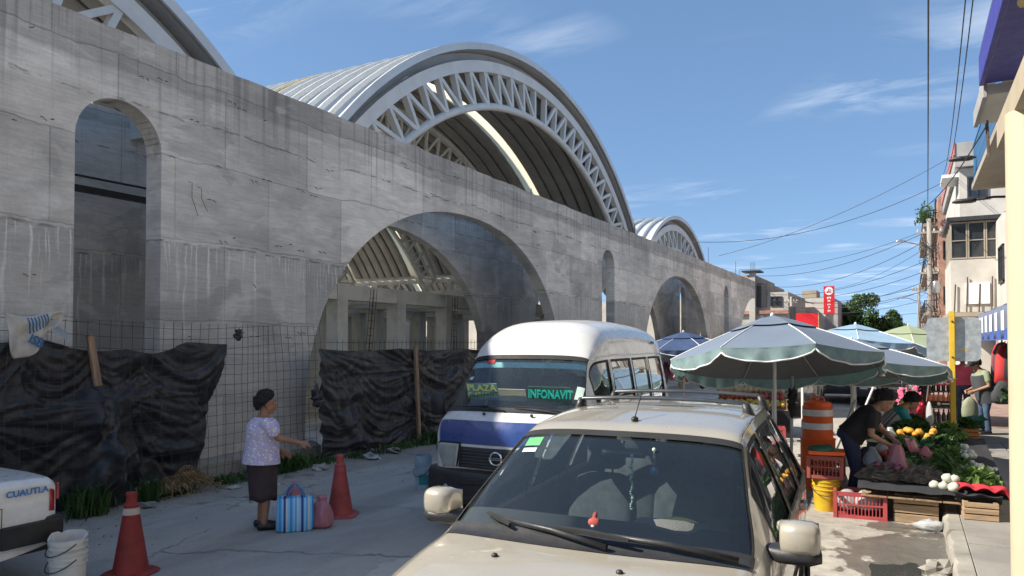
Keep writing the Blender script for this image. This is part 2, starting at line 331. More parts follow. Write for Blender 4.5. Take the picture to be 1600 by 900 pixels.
MT = dict(
 concrete=concrete_wall(), road=road_mat(), tarp=tarp_mat(),
 frame=M('grey_painted_frame', (.60, .60, .56), .75, var=.12, sc=2, dirt=.35, dcol=(.2, .19, .17)),
 floor=M('hall_floor', (.45, .42, .37), .9, var=.3, sc=.6, dirt=.4),
 steel=M('white_steel', (.62, .63, .62), .5, var=.06, sc=2, bump=.05, dirt=.15, dcol=(.4, .38, .33)),
 sheet=M('roof_sheet_metal', (.60, .61, .60), .42, metal=.25, var=.06, sc=1.2, bump=.03, dirt=.2, dcol=(.42, .40, .36)),
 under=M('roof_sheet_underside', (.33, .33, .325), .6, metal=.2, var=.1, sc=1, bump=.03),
 clear=trans('translucent_sheet', (.74, .70, .55), (.95, .88, .66), .62, .4),
 rust=M('rusty_rebar', (.10, .065, .05), .8, var=.3, sc=30),
 wire=M('dull_wire', (.09, .085, .08), .6, metal=.6, var=.3, sc=8),
 wood=M('weathered_wood', (.30, .20, .12), .85, var=.3, sc=3, stretch=(6, 6, .6), dirt=.3),
 crate=M('crate_pine', (.36, .25, .15), .85, var=.28, sc=5, stretch=(.6, 6, 6), dirt=.3),
 sack=M('white_woven_sack', (.55, .52, .46), .8, var=.15, sc=6, dirt=.5, dcol=(.25, .21, .16)),
 sackblue=M('blue_sack_print', (.05, .16, .33), .8, dirt=.3),
 kerb=M('kerb_concrete', (.28, .262, .225), .9, var=.22, sc=2.2, dirt=.55, dcol=(.2, .18, .15), bump=.4, bsc=18),
 walk=M('sidewalk_concrete', (.25, .235, .21), .9, var=.2, sc=1.1, dirt=.55, dcol=(.16, .15, .13), bump=.3, bsc=22),
 walkred=M('red_paving', (.24, .16, .135), .85, var=.25, sc=2, dirt=.5),
 earth=M('dusty_earth', (.20, .165, .13), .95, var=.35, sc=3, bump=.5, bsc=12),
 grass=trans('weed_green', (.055, .11, .028), (.08, .16, .03), .3, .6, .45, 2),
 straw=M('dry_straw', (.30, .21, .10), .8, var=.3, sc=9),
 leaf=trans('leaf_green', (.045, .095, .025), (.06, .13, .02), .3, .5, .5, .8),
 herb2=trans('light_herb_green', (.13, .22, .06), (.14, .24, .05), .25, .5, .4, 9), herb=trans('herb_green', (.06, .13, .035), (.08, .17, .03), .25, .5, .45, 7),
 bark=M('bark', (.11, .085, .065), .9, var=.3, sc=6, bump=.5),
 van=M('van_white_paint', (.66, .655, .62), .28, var=.04, sc=1.5, bump=0, coat=.6, dirt=.3, dcol=(.5, .46, .4)),
 vanblue=M('van_blue_band', (.026, .058, .22), .3, var=.08, bump=0, coat=.6, dirt=.1, dcol=(.2, .2, .25)),
 silver=M('champagne_paint', (.40, .365, .295), .32, metal=.15, var=.04, sc=3, bump=0, coat=1.0, dirt=.10, dcol=(.42, .38, .31)),
 white=M('taxi_white_paint', (.78, .78, .76), .3, var=.04, bump=0, coat=.6, dirt=.15, dcol=(.5, .46, .4)),
 green=M('green_car_paint', (.02, .22, .06), .3, bump=0, coat=.6, var=.05),
 bplast=M('black_plastic', (.024, .024, .026), .48, var=.25, sc=5, bump=.15, bsc=60, dirt=.25, dcol=(.10, .095, .085)),
 rubber=M('black_rubber', (.018, .018, .018), .75, var=.2, bump=.1),
 trim=M('dark_rail_metal', (.10, .105, .11), .38, metal=.7, var=.1, bump=0),
 chrome=M('bright_chrome', (.72, .72, .72), .14, metal=1.0, var=.04, bump=0),
 alum=M('grey_alloy', (.42, .42, .42), .35, metal=.9, var=.1, bump=0),
 lens=M('cloudy_headlight_lens', (.30, .33, .30), .14, var=.12, sc=8, bump=.1, coat=.8),
 red_l=M('red_lamp_lens', (.35, .012, .012), .2, bump=0, coat=.6), amber=M('amber_lens', (.55, .17, .02), .25, bump=0),
 gl_front=glass('windscreen_glass', (.84, .93, .93), 1.2, .035), gl_side=glass('tinted_side_glass', (.42, .48, .48), 1.6, .05), gl_van=glass('van_glass', (.80, .90, .90), 1.1, .06), gl_dark=M('dark_window_glass', (.025, .03, .034), .08, var=.2, bump=.02, coat=.5),
 seat=M('dark_seat_cloth', (.11, .115, .12), .9, var=.2, sc=12, bump=.3, bsc=80), dash=M('dash_plastic', (.05, .052, .055), .6, var=.15, bump=.2, bsc=90), dashlt=M('grey_dash_cover', (.11, .118, .112), .85, var=.12, bump=.4, bsc=120),
 cone=M('dark_red_cone', (.25, .028, .024), .6, var=.22, sc=5, dirt=.65, dcol=(.10, .04, .038)), cone2=M('faded_red_cone', (.38, .075, .07), .6, var=.2, sc=5, dirt=.3, dcol=(.2, .09, .08)), conew=M('dirty_white_collar', (.45, .40, .35), .7, dirt=.6),
 drum=M('orange_drum', (.85, .13, .02), .45, var=.06, bump=.03), refl=M('white_reflective_band', (.8, .8, .78), .4, bump=.05),
 bucket=M('paint_bucket_white', (.68, .68, .64), .45, var=.08, sc=5, dirt=.45, dcol=(.32, .3, .26)), bucketb=M('bluish_bucket', (.36, .47, .55), .45, dirt=.3), teal=M('teal_print', (.03, .22, .27), .5, dirt=.4), yellowp=M('yellow_bucket', (.55, .36, .02), .5, dirt=.25),
 skin=M('brown_skin', (.33, .175, .105), .55, var=.1, sc=14, bump=.06, Subsurface_Weight=.08), skin2=M('tan_skin', (.36, .20, .125), .55, var=.1, sc=14, bump=.06, Subsurface_Weight=.08), hair=M('black_hair', (.013, .011, .010), .75, var=.4, sc=20, bump=.5, bsc=70, stretch=(3, 3, .5)),
 lips=M('lips', (.26, .09, .075), .5), eyew=M('eye_white', (.7, .68, .64), .3, bump=0), eyed=M('eye_dark', (.02, .012, .01), .2, bump=0),
 skirt=M('plum_skirt', (.050, .035, .038), .85, var=.15, sc=6, bump=.2), shoe=M('black_shoe', (.015, .015, .016), .4), bshirt=M('black_shirt', (.014, .014, .015), .85, bump=.2), jeans=M('navy_jeans', (.022, .032, .070), .85, var=.2, bump=.2, bsc=90), jeansb=M('blue_jeans', (.05, .085, .15), .85, var=.25, bump=.2), tealshirt=M('teal_shirt', (.03, .30, .31), .8), olive=M('olive_tee', (.22, .26, .16), .85), vest=M('grey_vest', (.05, .055, .06), .85), bag_d=M('dark_canvas_bag', (.045, .05, .055), .8), bag_o=M('olive_shopping_bag', (.24, .26, .17), .75), pinkc=M('pink_cloth', (.65, .12, .22), .8), redc=M('red_cloth', (.42, .02, .035), .85, var=.2, bump=.3), blackc=M('black_cloth', (.02, .02, .024), .85, bump=.3), yelc=M('yellow_cloth', (.55, .45, .03), .85), navyc=M('navy_cloth', (.02, .025, .06), .85),
 pinkbag=trans('pink_plastic', (.60, .28, .32), (.7, .25, .3), .35, .3), clearbag=trans('clear_plastic', (.62, .64, .64), (.6, .62, .62), .4, .2),
 redcrate=M('red_plastic_crate', (.42, .07, .075), .5, var=.15, dirt=.3, dcol=(.2, .08, .07)), redcrate2=M('maroon_plastic_crate', (.30, .07, .055), .5, dirt=.3), orcrate=M('orange_wood_crate', (.55, .22, .06), .7, dirt=.2), dkcrate=M('dark_grey_crate', (.06, .065, .075), .5), grcrate=M('green_plastic_crate', (.02, .13, .08), .5),
 umb_blue=trans('blue_grey_canopy', (.165, .205, .27), (.08, .12, .15), .12, .7, .06, 2), umb_teal=trans('teal_valance', (.22, .32, .325), (.20, .36, .34), .25, .65, .14, 9), umb_under=M('grey_canopy_lining', (.21, .22, .23), .8, var=.05), umb_lt=trans('pale_blue_canopy', (.30, .44, .58), (.16, .28, .36), .2, .7, .08, 2), umb_ol=trans('olive_canopy', (.34, .40, .26), (.2, .26, .12), .2, .7, .08, 2), umb_dk=trans('navy_canopy', (.05, .085, .18), (.05, .09, .18), .2, .7), umb_edge=M('white_hem', (.72, .73, .70), .7), pole=M('white_pole', (.55, .56, .56), .45, var=.08, dirt=.2),
 galv=M('galvanised_sheet', (.40, .44, .46), .48, metal=.55, var=.2, sc=11, bump=.08, dirt=.35, dcol=(.55, .57, .58)), ypost=M('yellow_post', (.60, .40, .035), .5, var=.1, dirt=.25, dcol=(.25, .17, .03)),
 cream=M('cream_painted_column', (.52, .455, .32), .5, var=.04, sc=2, dirt=.12, dcol=(.45, .38, .25), bump=.05), beige=M('beige_render', (.40, .335, .24), .85, var=.08, dirt=.2), signblue=M('violet_blue_sign', (.045, .04, .26), .5, var=.12, dirt=.15), gold=M('worn_gold_letter', (.50, .38, .18), .6, var=.2, dirt=.3),
 plaster=M('white_plaster', (.52, .49, .44), .85, var=.12, sc=1, dirt=.6, dcol=(.42, .39, .35)), greyp=M('grey_render', (.33, .32, .31), .9, var=.15, sc=1, dirt=.4), brick=M('brick_render', (.36, .20, .14), .9, var=.25, sc=2, dirt=.4), fadedred=M('faded_red_edge', (.42, .16, .14), .8, dirt=.3), redp=M('red_paint', (.48, .03, .03), .7, dirt=.2), darkm=M('dark_metalwork', (.05, .05, .052), .5, metal=.4), pale=M('pale_grey_block', (.40, .385, .35), .9, var=.12, sc=.6, dirt=.3), tan=M('tan_block', (.36, .31, .24), .9, var=.15, sc=.7, dirt=.35), redsign=M('red_sign_face', (.58, .015, .022), .45, var=.05, bump=0), wht=M('white_paint', (.8, .8, .79), .5, var=.03), awng=M('blue_grey_awning', (.13, .15, .22), .8, dirt=.2), awnb=M('blue_print', (.05, .10, .36), .75), timber=M('grey_pole_timber', (.27, .25, .23), .85, var=.2, stretch=(5, 5, .5)), cable=M('black_cable', (.03, .03, .033), .6),
 cola=M('red_rack_panel', (.55, .012, .02), .45, bump=0), bottle=M('dark_bottle', (.025, .012, .010), .12, bump=0, coat=.5), orange=M('orange_drink', (.75, .16, .02), .2, bump=0), greenb=M('green_bottle', (.02, .22, .06), .15, bump=0),
 onion=M('white_onion', (.50, .50, .42), .4, var=.12, sc=12), squash=M('green_squash', (.10, .20, .07), .5, var=.3, sc=14), chayote=M('pale_green_fruit', (.25, .34, .12), .5, var=.25, sc=10), orangev=M('orange_produce', (.58, .28, .03), .5, var=.25, sc=14), dried=M('dried_herbs', (.22, .19, .155), .95, var=.45, sc=14, bump=.4), carrot=M('carrot', (.62, .22, .06), .5), purple=M('purple_onion', (.18, .05, .10), .4), apple=M('red_fruit', (.42, .06, .04), .4, var=.3, sc=9), lemon=M('yellow_fruit', (.60, .42, .06), .45, var=.2, sc=9), melon=M('tan_melon', (.48, .38, .20), .7, var=.2, sc=12),
 sticker_g=M('green_sticker', (.12, .42, .16), .6, bump=0), signp=M('pale_green_card', (.50, .64, .56), .7, bump=0, var=.1), signdk=M('dark_card', (.05, .11, .10), .6, bump=0), aqua=M('aqua_letters', (.02, .72, .55), .6, bump=0, var=.03), lime=M('lime_letters', (.72, .80, .28), .6, bump=0, var=.03), bluet=M('blue_letters', (.05, .22, .48), .5, bump=0), signt=M('teal_card', (.16, .34, .36), .7, bump=0, var=.15), board=M('grey_board', (.40, .42, .33), .7), paper=M('white_litter', (.42, .42, .40), .8), navy=M('dark_blue_grille', (.015, .02, .05), .4),
 cutegr=M('soft_green_band', (.40, .66, .66), .5), plush=M('red_plush', (.34, .07, .06), .95, var=.35, sc=30, bump=.6), plushw=M('white_plush', (.7, .62, .56), .95, bump=.6), bead=M('pale_beads', (.50, .60, .50), .4), orn=M('blue_ornament', (.03, .20, .36), .12, bump=0, coat=.8), tagy=M('yellow_tag', (.60, .55, .10), .5),
)

# ------------------------------------------------------------------ ground, road, pavement
def sheet(name, x0, x1, y0, y1, z, m, nx=1, ny=1):
    b = MB(); b.grid(lambda u, v: (x0+(x1-x0)*u, y0+(y1-y0)*v, z), nx, ny); return kind(b.build(name, m))
sheet('ground', -1500, 1500, -300, 2500, -.03, MT['earth'])
sheet('road', -9.9, .40, -30, 220, 0, MT['road'])
sheet('hall_floor', -60, -9.9, -30, 60, .012, MT['floor'])
kerb = kind(sheet('kerb', .36, .46, -6, 70, .02, MT['kerb']))
kerb['kind'] = 'structure'
for i in range(46):
    L = 1.0 if i < 16 else 1.5; y = (-3+i*1.0) if i < 16 else (13+(i-16)*1.5)
    b = MB(); rr = random.Random(i)
    n = 7 if i < 16 else 3
    rings = []
    for k in range(n+1):
        t = k/n; j = lambda a: rr.uniform(-a, a) if 0 < k < n else 0
        chip = .035*rr.random()**3 if i < 16 else 0
        rings.append([(.315+j(.008), y+.006+(L-.012)*t, -.02), (.325+j(.008)+chip*.3, y+.006+(L-.012)*t, .115-chip), (.35+j(.006)+chip, y+.006+(L-.012)*t, .152+j(.003)-chip*.2), (.478, y+.006+(L-.012)*t, .154+j(.002)), (.478, y+.006+(L-.012)*t, -.02)])
    b.loft(rings); b.build('kerb_stone', MT['kerb'], kerb)
walk = sheet('sidewalk', .48, 3.4, -6, 140, .10, MT['walk'])
y = -5.0; i = 0
while y < 66:
    rr = random.Random(i+50); L = 1.45+rr.uniform(-.2, .25); b = MB(); red = y > 19
    for (xa, xb) in (((.484, 1.55), (1.56, 2.7)) if i % 3 else ((.484, 2.7),)):
        b2 = MB(); h = .150+rr.uniform(-.004, .005)
        b2.box(((xa+xb)/2, y+L/2, h-.03), (xb-xa-.006, L-.012, .06)); b2.build('paving_slab', MT['walkred' if red else 'walk'], walk, bevel=.008)
    y += L; i += 1
# broken bits of concrete at the kerb corner, puddle
def rock(name, loc, r, m, seed, label=None, cat='stone', group=None, flat=.6):
    b = MB(); b.ball((0, 0, 0), (r, r*.8, r*flat), 9, 6, .6, seed=seed); o = b.build(name, m, smooth=False, loc=loc, rot=seed*1.3)
    if label: tag(o, label, cat, group)
    return o
tag(rock('concrete_lump', (.22, 7.75, .05), .15, MT['kerb'], 3), 'broken pale lump of concrete lying against the kerb by the puddle', 'concrete lump')
tag(rock('concrete_lump', (.24, 7.35, .04), .12, MT['kerb'], 8), 'smaller chunk of broken concrete at the kerb nearest the bottom edge', 'concrete lump')
t = NT('puddle_water'); water = t.end(t.bsdf((.05, .055, .05), .03, 0, t.bump(t.noise(t.obj(), 5, 2), .05, .01), Specular_IOR_Level=.7))
b = MB(); pts = []
for k in range(40):
    a = 2*PI*k/40; r = .42*(1+.55*noise.noise(Vector((math.cos(a)*1.3, math.sin(a)*1.3, 4.4)))+.2*noise.noise(Vector((math.cos(a)*4, math.sin(a)*4, 1))))
    pts.append((-.12+r*.62*math.cos(a), 7.35+r*1.35*math.sin(a), .006))
b.add(pts, [tuple(range(40))]); kind(b.build('puddle', water))

# ------------------------------------------------------------------ arcade wall of raw concrete
WX = -9.65
ARCH = [15.68, 35.12, 54.75]; WIN = [6.45, 25.43, 45.27]
def opening(y):           # height of the opening at y (0 = solid to the ground)
    for c in ARCH:
        d = abs(y-c)/5.62
        if d < 1: return .75+4.5*(1-d**2.15)**(1/2.15)
    for c in WIN:
        d = abs(y-c)
        if d < .64: return 4.86+.62*math.sqrt(max(0, 1-(d/.64)**2))
    return 0.0
def wall(name, x, th, top, y0, y1, parent, jag=.02, extra=()):
    ys = set(); y = y0
    while y < y1: ys.add(round(y, 3)); y += .3
    ys.add(y1)
    for c in ARCH:
        for k in range(57): ys.add(round(c-5.62*math.cos(PI*k/56), 4))
    for c in WIN:
        for k in range(25): ys.add(round(c-.64*math.cos(PI*k/24), 4))
    ys = sorted(v for v in ys if y0-1e-6 <= v <= y1+1e-6); b = MB()
    def bot(y, side):
        e = opening(y+side*1e-3); return e
    tz = lambda y: top+jag*(noise.noise(Vector((y*1.7, 3, x)))+.7*noise.noise(Vector((y*6, 1, x))))
    prev = None
    for i in range(len(ys)-1):
        a, c = ys[i], ys[i+1]; ba, bc = bot(a, 1), bot(c, -1)
        ta, tcc = tz(a), tz(c)
        rows = 5
        for k in range(rows):
            f0, f1 = k/rows, (k+1)/rows
            za0, za1, zc0, zc1 = ba+(ta-ba)*f0, ba+(ta-ba)*f1, bc+(tcc-bc)*f0, bc+(tcc-bc)*f1
            b.add([(x, a, za0), (x, c, zc0), (x, c, zc1), (x, a, za1)], [(0, 1, 2, 3)])
            b.add([(x-th, a, za0), (x-th, c, zc0), (x-th, c, zc1), (x-th, a, za1)], [(3, 2, 1, 0)])
        b.add([(x, a, ta), (x, c, tcc), (x-th, c, tcc), (x-th, a, ta)], [(0, 1, 2, 3)])
        b.add([(x, a, ba), (x, c, bc), (x-th, c, bc), (x-th, a, ba)], [(3, 2, 1, 0)])
        if prev is not None and abs(prev-ba) > .01:
            b.add([(x, a, prev), (x, a, ba), (x-th, a, ba), (x-th, a, prev)], [(0, 1, 2, 3)])
        prev = bc
    for yy, s in ((y0, 1), (y1, -1)):
        e, tt = bot(yy, s), tz(yy); b.add([(x, yy, e), (x, yy, tt), (x-th, yy, tt), (x-th, yy, e)], [(0, 1, 2, 3)])
    bm_o = b.build(name, MT['concrete'], parent, recalc=False); 
    me = bm_o.data; bm = bmesh.new(); bm.from_mesh(me); bmesh.ops.remove_doubles(bm, verts=bm.verts, dist=1e-4); bmesh.ops.recalc_face_normals(bm, faces=bm.faces); bm.to_mesh(me); bm.free()
    return bm_o
aw = thing('arcade_wall', 'long raw grey concrete arcade wall with arches and slot windows along the street', 'wall')
wall('front_wall', WX, .34, 6.46, -18, 54.75, aw)
iw = wall('inner_wall', -12.3, .28, 6.2, -18, 54.75, aw, .01)
# cross beams between the two leaves
for yy in (-8, -1.0, 4.2, 8.55, 21.9, 28.6, 41.2, 48.6):
    b = MB(); b.box(((WX-.34-12.3)/2, yy, 5.92), (12.3+WX-.34+.1, .3, .36)); b.build('cross_beam', MT['frame'], aw)
b = MB(); b.beam((-11.6, 4.5, 4.55), (-11.6, 10, 4.55), .1, .1); b.build('formwork_bar', MT['darkm'], aw)
b = MB(); b.tube([(-11.5, 4.5, 4.72), (-11.5, 10, 4.75)], .02, 6); b.build('formwork_bar', MT['darkm'], aw)
rr = random.Random(3)
b = MB(); n = 0                                    # cut tie wires and rebar stubs left in the wall face
while n < 60:
    yy = rr.uniform(4.6, 22); zz = rr.choice([2.2, 3.0, 3.75, 4.3, 4.9, 5.45, 6.0])+rr.uniform(-.12, .12)
    if opening(yy) > zz-.15: continue
    n += 1
    for q in range(rr.choice([1, 2, 2])):
        yq = yy+q*.11; d = rr.uniform(.03, .07)
        b.tube([(WX-.02, yq, zz), (WX+d*.7, yq+rr.uniform(-.02, .04), zz-.01), (WX+d, yq+rr.uniform(.0, .05), zz-rr.uniform(0, .06))], .0055, 4)
b.build('tie_wire_stub', MT['rust'], aw)
b = MB()
for q in range(260):
    yy = rr.uniform(4.6, 26); zz = rr.choice([3.6, 5.48])+rr.gauss(0, .03)
    if opening(yy) > zz-.1: continue
    b.ball((WX+.002, yy, zz), (.012, rr.uniform(.02, .07), rr.uniform(.008, .02)), 6, 4, .5, seed=q)
b.build('mortar_lip', MT['concrete'], aw)
b = MB(); b.loft([[Vector((WX-.05, y, -.05)), Vector((WX+.16+.04*noise.noise(Vector((y*2, 1, 1))), y, -.05)), Vector((WX+.15+.05*noise.noise(Vector((y*2.5, 4, 1))), y, .22+.05*noise.noise(Vector((y*1.9, 2, 7))))), Vector((WX+.02, y, .30+.05*noise.noise(Vector((y*2.2, 2, 3))))), Vector((WX-.05, y, .3))] for y in [7.1+.1*k for k in range(33)]]); b.build('footing', MT['kerb'], aw)
for yy, h in ((28.9, .5), (33.5, .35), (41.5, .95), (48.9, .9), (50.2, .45), (36.1, .3), (15.9, .22), (19.5, .2)):
    b = MB(); b.tube([(WX-.17, yy, 6.3), (WX-.17, yy, 6.46+h)], .014, 5); b.build('rebar', MT['rust'], aw)
for (yy, zz, l) in ((7.55, 4.55, .5), (7.72, 4.5, .35)):
    b = MB(); b.tube([(WX-.01, yy, zz), (WX+.06, yy+.02, zz-.02), (WX+.05, yy+.03, zz-l*.5), (WX+.03, yy+.16, zz-l)], .0045, 5); b.build('bent_wire', MT['rust'], aw)

# ------------------------------------------------------------------ vaulted roofs
GX = -12.5
def vault(cy, cz, R, zend, npan, label, depth=30.0, first=True):
    t = thing('vaulted_roof', label, 'roof', (GX, cy, cz), 0, 'barrel vaults of the market hall')
    ha = math.acos((zend-cz)/R); SW = .62
    prof = [(0, .0), (0, .13), (.035, .13), (.05, .01), (.12, -.035), (.31, -.06), (.50, -.035), (.57, .01), (.585, .13), (.615, .13)]
    seg = 40
    def sh(m):
        b = MB(); rings = []
        for i in range(seg+1):
            a = -ha+2*ha*i/seg; rings.append([(-px, (R+pz)*math.sin(a), (R+pz)*math.cos(a)) for px, pz in prof])
        b.loft(rings, False, False)
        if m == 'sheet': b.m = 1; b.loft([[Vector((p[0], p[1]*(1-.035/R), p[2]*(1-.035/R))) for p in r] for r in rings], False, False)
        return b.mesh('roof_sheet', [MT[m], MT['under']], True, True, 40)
    ms, mc = sh('sheet'), sh('clear')
    for i in range(int(depth/SW)):
        o = bpy.data.objects.new('translucent_sheet' if i % 8 == 7 else 'roof_sheet', mc if i % 8 == 7 else ms); COL.objects.link(o); o.parent = t; o.location = (.30-i*SW, 0, 0)
    def arc(r0, r1, x0, x1, m, name, par, n=48, a0=-ha, a1=ha):
        b = MB(); rings = []
        for i in range(n+1):
            a = a0+(a1-a0)*i/n; s, c = math.sin(a), math.cos(a); rings.append([(x0, r0*s, r0*c), (x1, r0*s, r0*c), (x1, r1*s, r1*c), (x0, r1*s, r1*c)])
        b.loft(rings); return b.build(name, MT[m], par, smooth=True, auto=40)
    arc(R-.06, R+.15, .29, .35, 'sheet', 'roof_rim', t)
    Ro, Ri = R-.62, R-1.82
    tr = arc(Ro-.10, Ro+.26, -.10, .14, 'steel', 'truss', t)
    arc(Ro+.262, R-.10, -.16, -.10, 'under', 'gap_shade_strip', t)  # fascia strip in dark grey, painting in the shadow gap below the rim
    b = MB(); b.tube([(0, Ri*math.sin(-ha+2*ha*i/48), Ri*math.cos(-ha+2*ha*i/48)) for i in range(49)], .13, 10); b.build('bottom_chord', MT['steel'], tr, smooth=True)
    st = MB(); st.box((0, 0, (Ri+Ro)/2), (.20, .135, Ro-Ri)); st.m = 0
    ms_ = st.mesh('strut', MT['steel'])
    da = 2*ha/npan
    def dg(sgn):
        d = MB(); d.beam((.04, 0, Ri), (.04, sgn*Ro*math.sin(da), Ro*math.cos(da)), .13, .11, (1, 0, 0)); return d.mesh('brace', MT['steel'])
    dp, dm = dg(1), dg(-1)
    for i in range(1, npan):
        a = -ha+da*i; o = bpy.data.objects.new('strut', ms_); COL.objects.link(o); o.parent = tr; o.rotation_euler = (-a, 0, 0)
        if i > npan//2: o = bpy.data.objects.new('brace', dp); 
        else: o = bpy.data.objects.new('brace', dm)
        COL.objects.link(o); o.parent = tr; o.rotation_euler = (-a, 0, 0)
    b = MB()                                     # the trusses farther in, each one mesh
    for i in range(npan+1):
        a = -ha+da*i; s, c = math.sin(a), math.cos(a)
        b.beam((0, Ri*s, Ri*c), (0, Ro*s, Ro*c), .12, .1, (1, 0, 0))
        if i < npan: s2, c2 = math.sin(a+da), math.cos(a+da); b.beam((0, Ri*s, Ri*c), (0, Ro*s2, Ro*c2), .1, .08, (1, 0, 0)); b.beam((0, Ro*s, Ro*c), (0, Ro*s2, Ro*c2), .2, .2, (1, 0, 0)); b.beam((0, Ri*s, Ri*c), (0, Ri*s2, Ri*c2), .16, .16, (1, 0, 0))
    me = b.mesh('inner_truss', MT['steel'])
    for k in range(1, 5):
        o = bpy.data.objects.new('inner_truss', me); COL.objects.link(o); o.parent = t; o.location = (-6.2*k, 0, 0)
    return t
vault(25.0, -2.69, 15.06, 6.2, 28, 'largest barrel vault of white ribbed metal with open truss gable, in the middle above the wall')
vault(44.5, -.05, 9.62, 6.25, 16, 'small far barrel vault of white ribbed metal near the end of the concrete wall')
vault(4.55, -.05, 9.62, 6.25, 16, 'nearest barrel vault with white truss gable cut off by the top left corner')

# ------------------------------------------------------------------ concrete frame inside the hall
fr = thing('stall_structure', 'pale concrete frame of columns and beams inside the hall behind the arches', 'structure', (-14, 13.1, 0))
cm = MB(); cm.box((0, 0, 1.65), (.42, .42, 3.3)); cme = cm.mesh('column', MT['frame'])
by = MB(); by.box((0, 1.35, 3.5), (.38, 2.28, .42)); bye = by.mesh('beam', MT['frame'])
bx = MB(); bx.box((-1.5, 0, 3.5), (2.58, .38, .40)); bxe = bx.mesh('beam', MT['frame'])
hd = MB(); hd.box((0, 0, 3.5), (.44, .44, .44)); hde = hd.mesh('beam_joint', MT['frame'])
def put(n, me, p): o = bpy.data.objects.new(n, me); COL.objects.link(o); o.parent = fr; o.location = p
for i in range(6):
    for j in range(9):
        p = (-3.0*i, 2.7*j, 0); put('column', cme, p); put('beam_joint', hde, p)
        if j < 8: put('beam', bye, p)
        if i < 5: put('beam', bxe, p)
gb = thing('gutter_structure', 'tall pale gutter beams and posts carrying the vaults inside the hall', 'structure', (0, 0, 0))
for yy in (12.65, 37.6):
    for z, h in ((6.0, .5), (5.05, .4)):
        b = MB(); b.box((-27.6, yy, z), (29.6, .4, h)); b.build('gutter_beam', MT['frame'], gb)
    for k in range(6):
        x = -13.2-5.6*k; b = MB(); b.box((x, yy, 2.42), (.4, .42, 4.84)); b.build('post', MT['frame'], gb)
        b = MB(); b.box((x, yy, 5.51), (.34, .36, .48)); b.build('stub_post', MT['frame'], gb)
        for s in (-1, 1):
            b = MB(); b.beam((x+.2*s, yy, 3.6), (x+1.3*s, yy, 4.84), .14, .14); b.build('knee_brace', MT['frame'], gb)
bw = MB(); bw.box((-44, 20, 3.4), (.3, 74, 6.8)); tag(bw.build('back_wall', MT['pale']), 'pale wall closing the back of the hall seen between columns', 'wall')
bw = MB(); bw.box((-28.4, 57.2, 2.7), (30.6, .3, 5.4)); tag(bw.build('side_wall', MT['plaster']), 'pale wall closing the far side of the hall, glimpsed through the slots', 'wall')
for (x, y, tl) in ((-13.55, 16.4, .10), (-13.55, 21.0, .03), (-16, 24.3, .08)):
    t = thing('rebar_cage', {16.4: 'thin rebar cage leaning against the nearest column behind the big arch', 21.0: 'upright rebar cage beside the third column inside the big arch', 24.3: 'dark rebar cage deep in the hall at the right side of the big arch'}[y], 'rebar cage', (x, y, 0), (0, tl, 0))
    b = MB()
    for a in (-.06, .06):
        for c in (-.06, .06): b.tube([(a, c, 0), (a, c, 3.6)], .008, 4)
    b.build('bar', MT['rust'], t)
    b = MB()
    for k in range(16): b.tube([(-.065, -.065, .2+k*.21), (.065, -.065, .2+k*.21), (.065, .065, .2+k*.21), (-.065, .065, .2+k*.21), (-.065, -.065, .2+k*.21)], .006, 4)
    kind(b.build('stirrup', MT['rust'], t), 'stuff')

# ------------------------------------------------------------------ tarps, wire fence, posts, sack, weeds
def tarp(name, label, Y0, Y1, Y0b, Y1b, X, top, bot, pins, seed, ties, nu=150, nv=84, bulge=()):
    def fn(u, v):
        yt, yb = Y0+(Y1-Y0)*u, Y0b+(Y1b-Y0b)*u; zt, zb = top(u), bot(u); y = yt+(yb-yt)*v; z = zt+(zb-zt)*v; x = X
        tie = ties; q = max([i for i in range(len(tie)-1) if tie[i] <= y] or [0]); L = tie[q+1]-tie[q]; p = min(max((y-tie[q])/L, 0), 1); sg = 4*p*(1-p); s = z+.42*L*sg*(.35+.65*min(1, max(0, z)/2))+.16*noise.noise(Vector((y*1.1, z*.9, seed+2)))+.025*noise.noise(Vector((y*4, z*3, seed))); e = abs(p-.5)*2
        f = noise.noise(Vector((s*2.6, q*3.7+y*.25, seed)))+.40*noise.noise(Vector((s*9, q*2.1+y*.9, seed+4)))+.35*noise.noise(Vector((y*2.4+z*.7, z*.35, seed+8)))*(1-sg*.5)
        mk = min(1, max(0, .5+1.6*noise.noise(Vector((y*.85, z*.8, seed+6))))); x += .075*(1-2*abs(f))*(.12+.88*mk)+.05*e**6*(1-.6*v)*abs(noise.noise(Vector((z*2.5, q, seed))))
        for (py, pz, k, amp, r0) in pins:
            amp *= .25+.75*(1-mk)
            dy, dz = y-py, z-pz; r = math.hypot(dy, dz)+1e-4; a = math.atan2(dz, dy)
            f = noise.noise(Vector((a*k+seed, r*.35, seed*2.1+py)))+.5*noise.noise(Vector((a*k*2.2, r*.5, py+7)))
            x += amp*(1-abs(f)*2.2)*min(r/.35, 1)*math.exp(-r/r0)
        n1 = noise.noise(Vector((y*1.1, z*2.6, seed))); x += .08*n1+.012*(1-abs(noise.noise(Vector((y*1.1+z*.4, z*3.0-y*.6, seed+3))))*2)+.005*noise.noise(Vector((y*9, z*12, seed)))
        for (by_, bz, sy, sz, am) in bulge: x += am*math.exp(-((y-by_)/sy)**2-((z-bz)/sz)**2)*(1+.5*noise.noise(Vector((y*7, z*2, 5))))
        y += .03*noise.noise(Vector((y*2, z*3, seed+9))); return (x, y, z)
    b = MB(); b.grid(fn, nu, nv); o = b.build(name, MT['tarp'], smooth=True); return tag(o, label, 'tarp')
top1 = lambda u: 2.08+.05*math.sin(u*9)+.10*math.exp(-((u-.35)/.06)**2)-.10*math.exp(-((u-.72)/.1)**2)-.04*abs(math.sin(u*15))
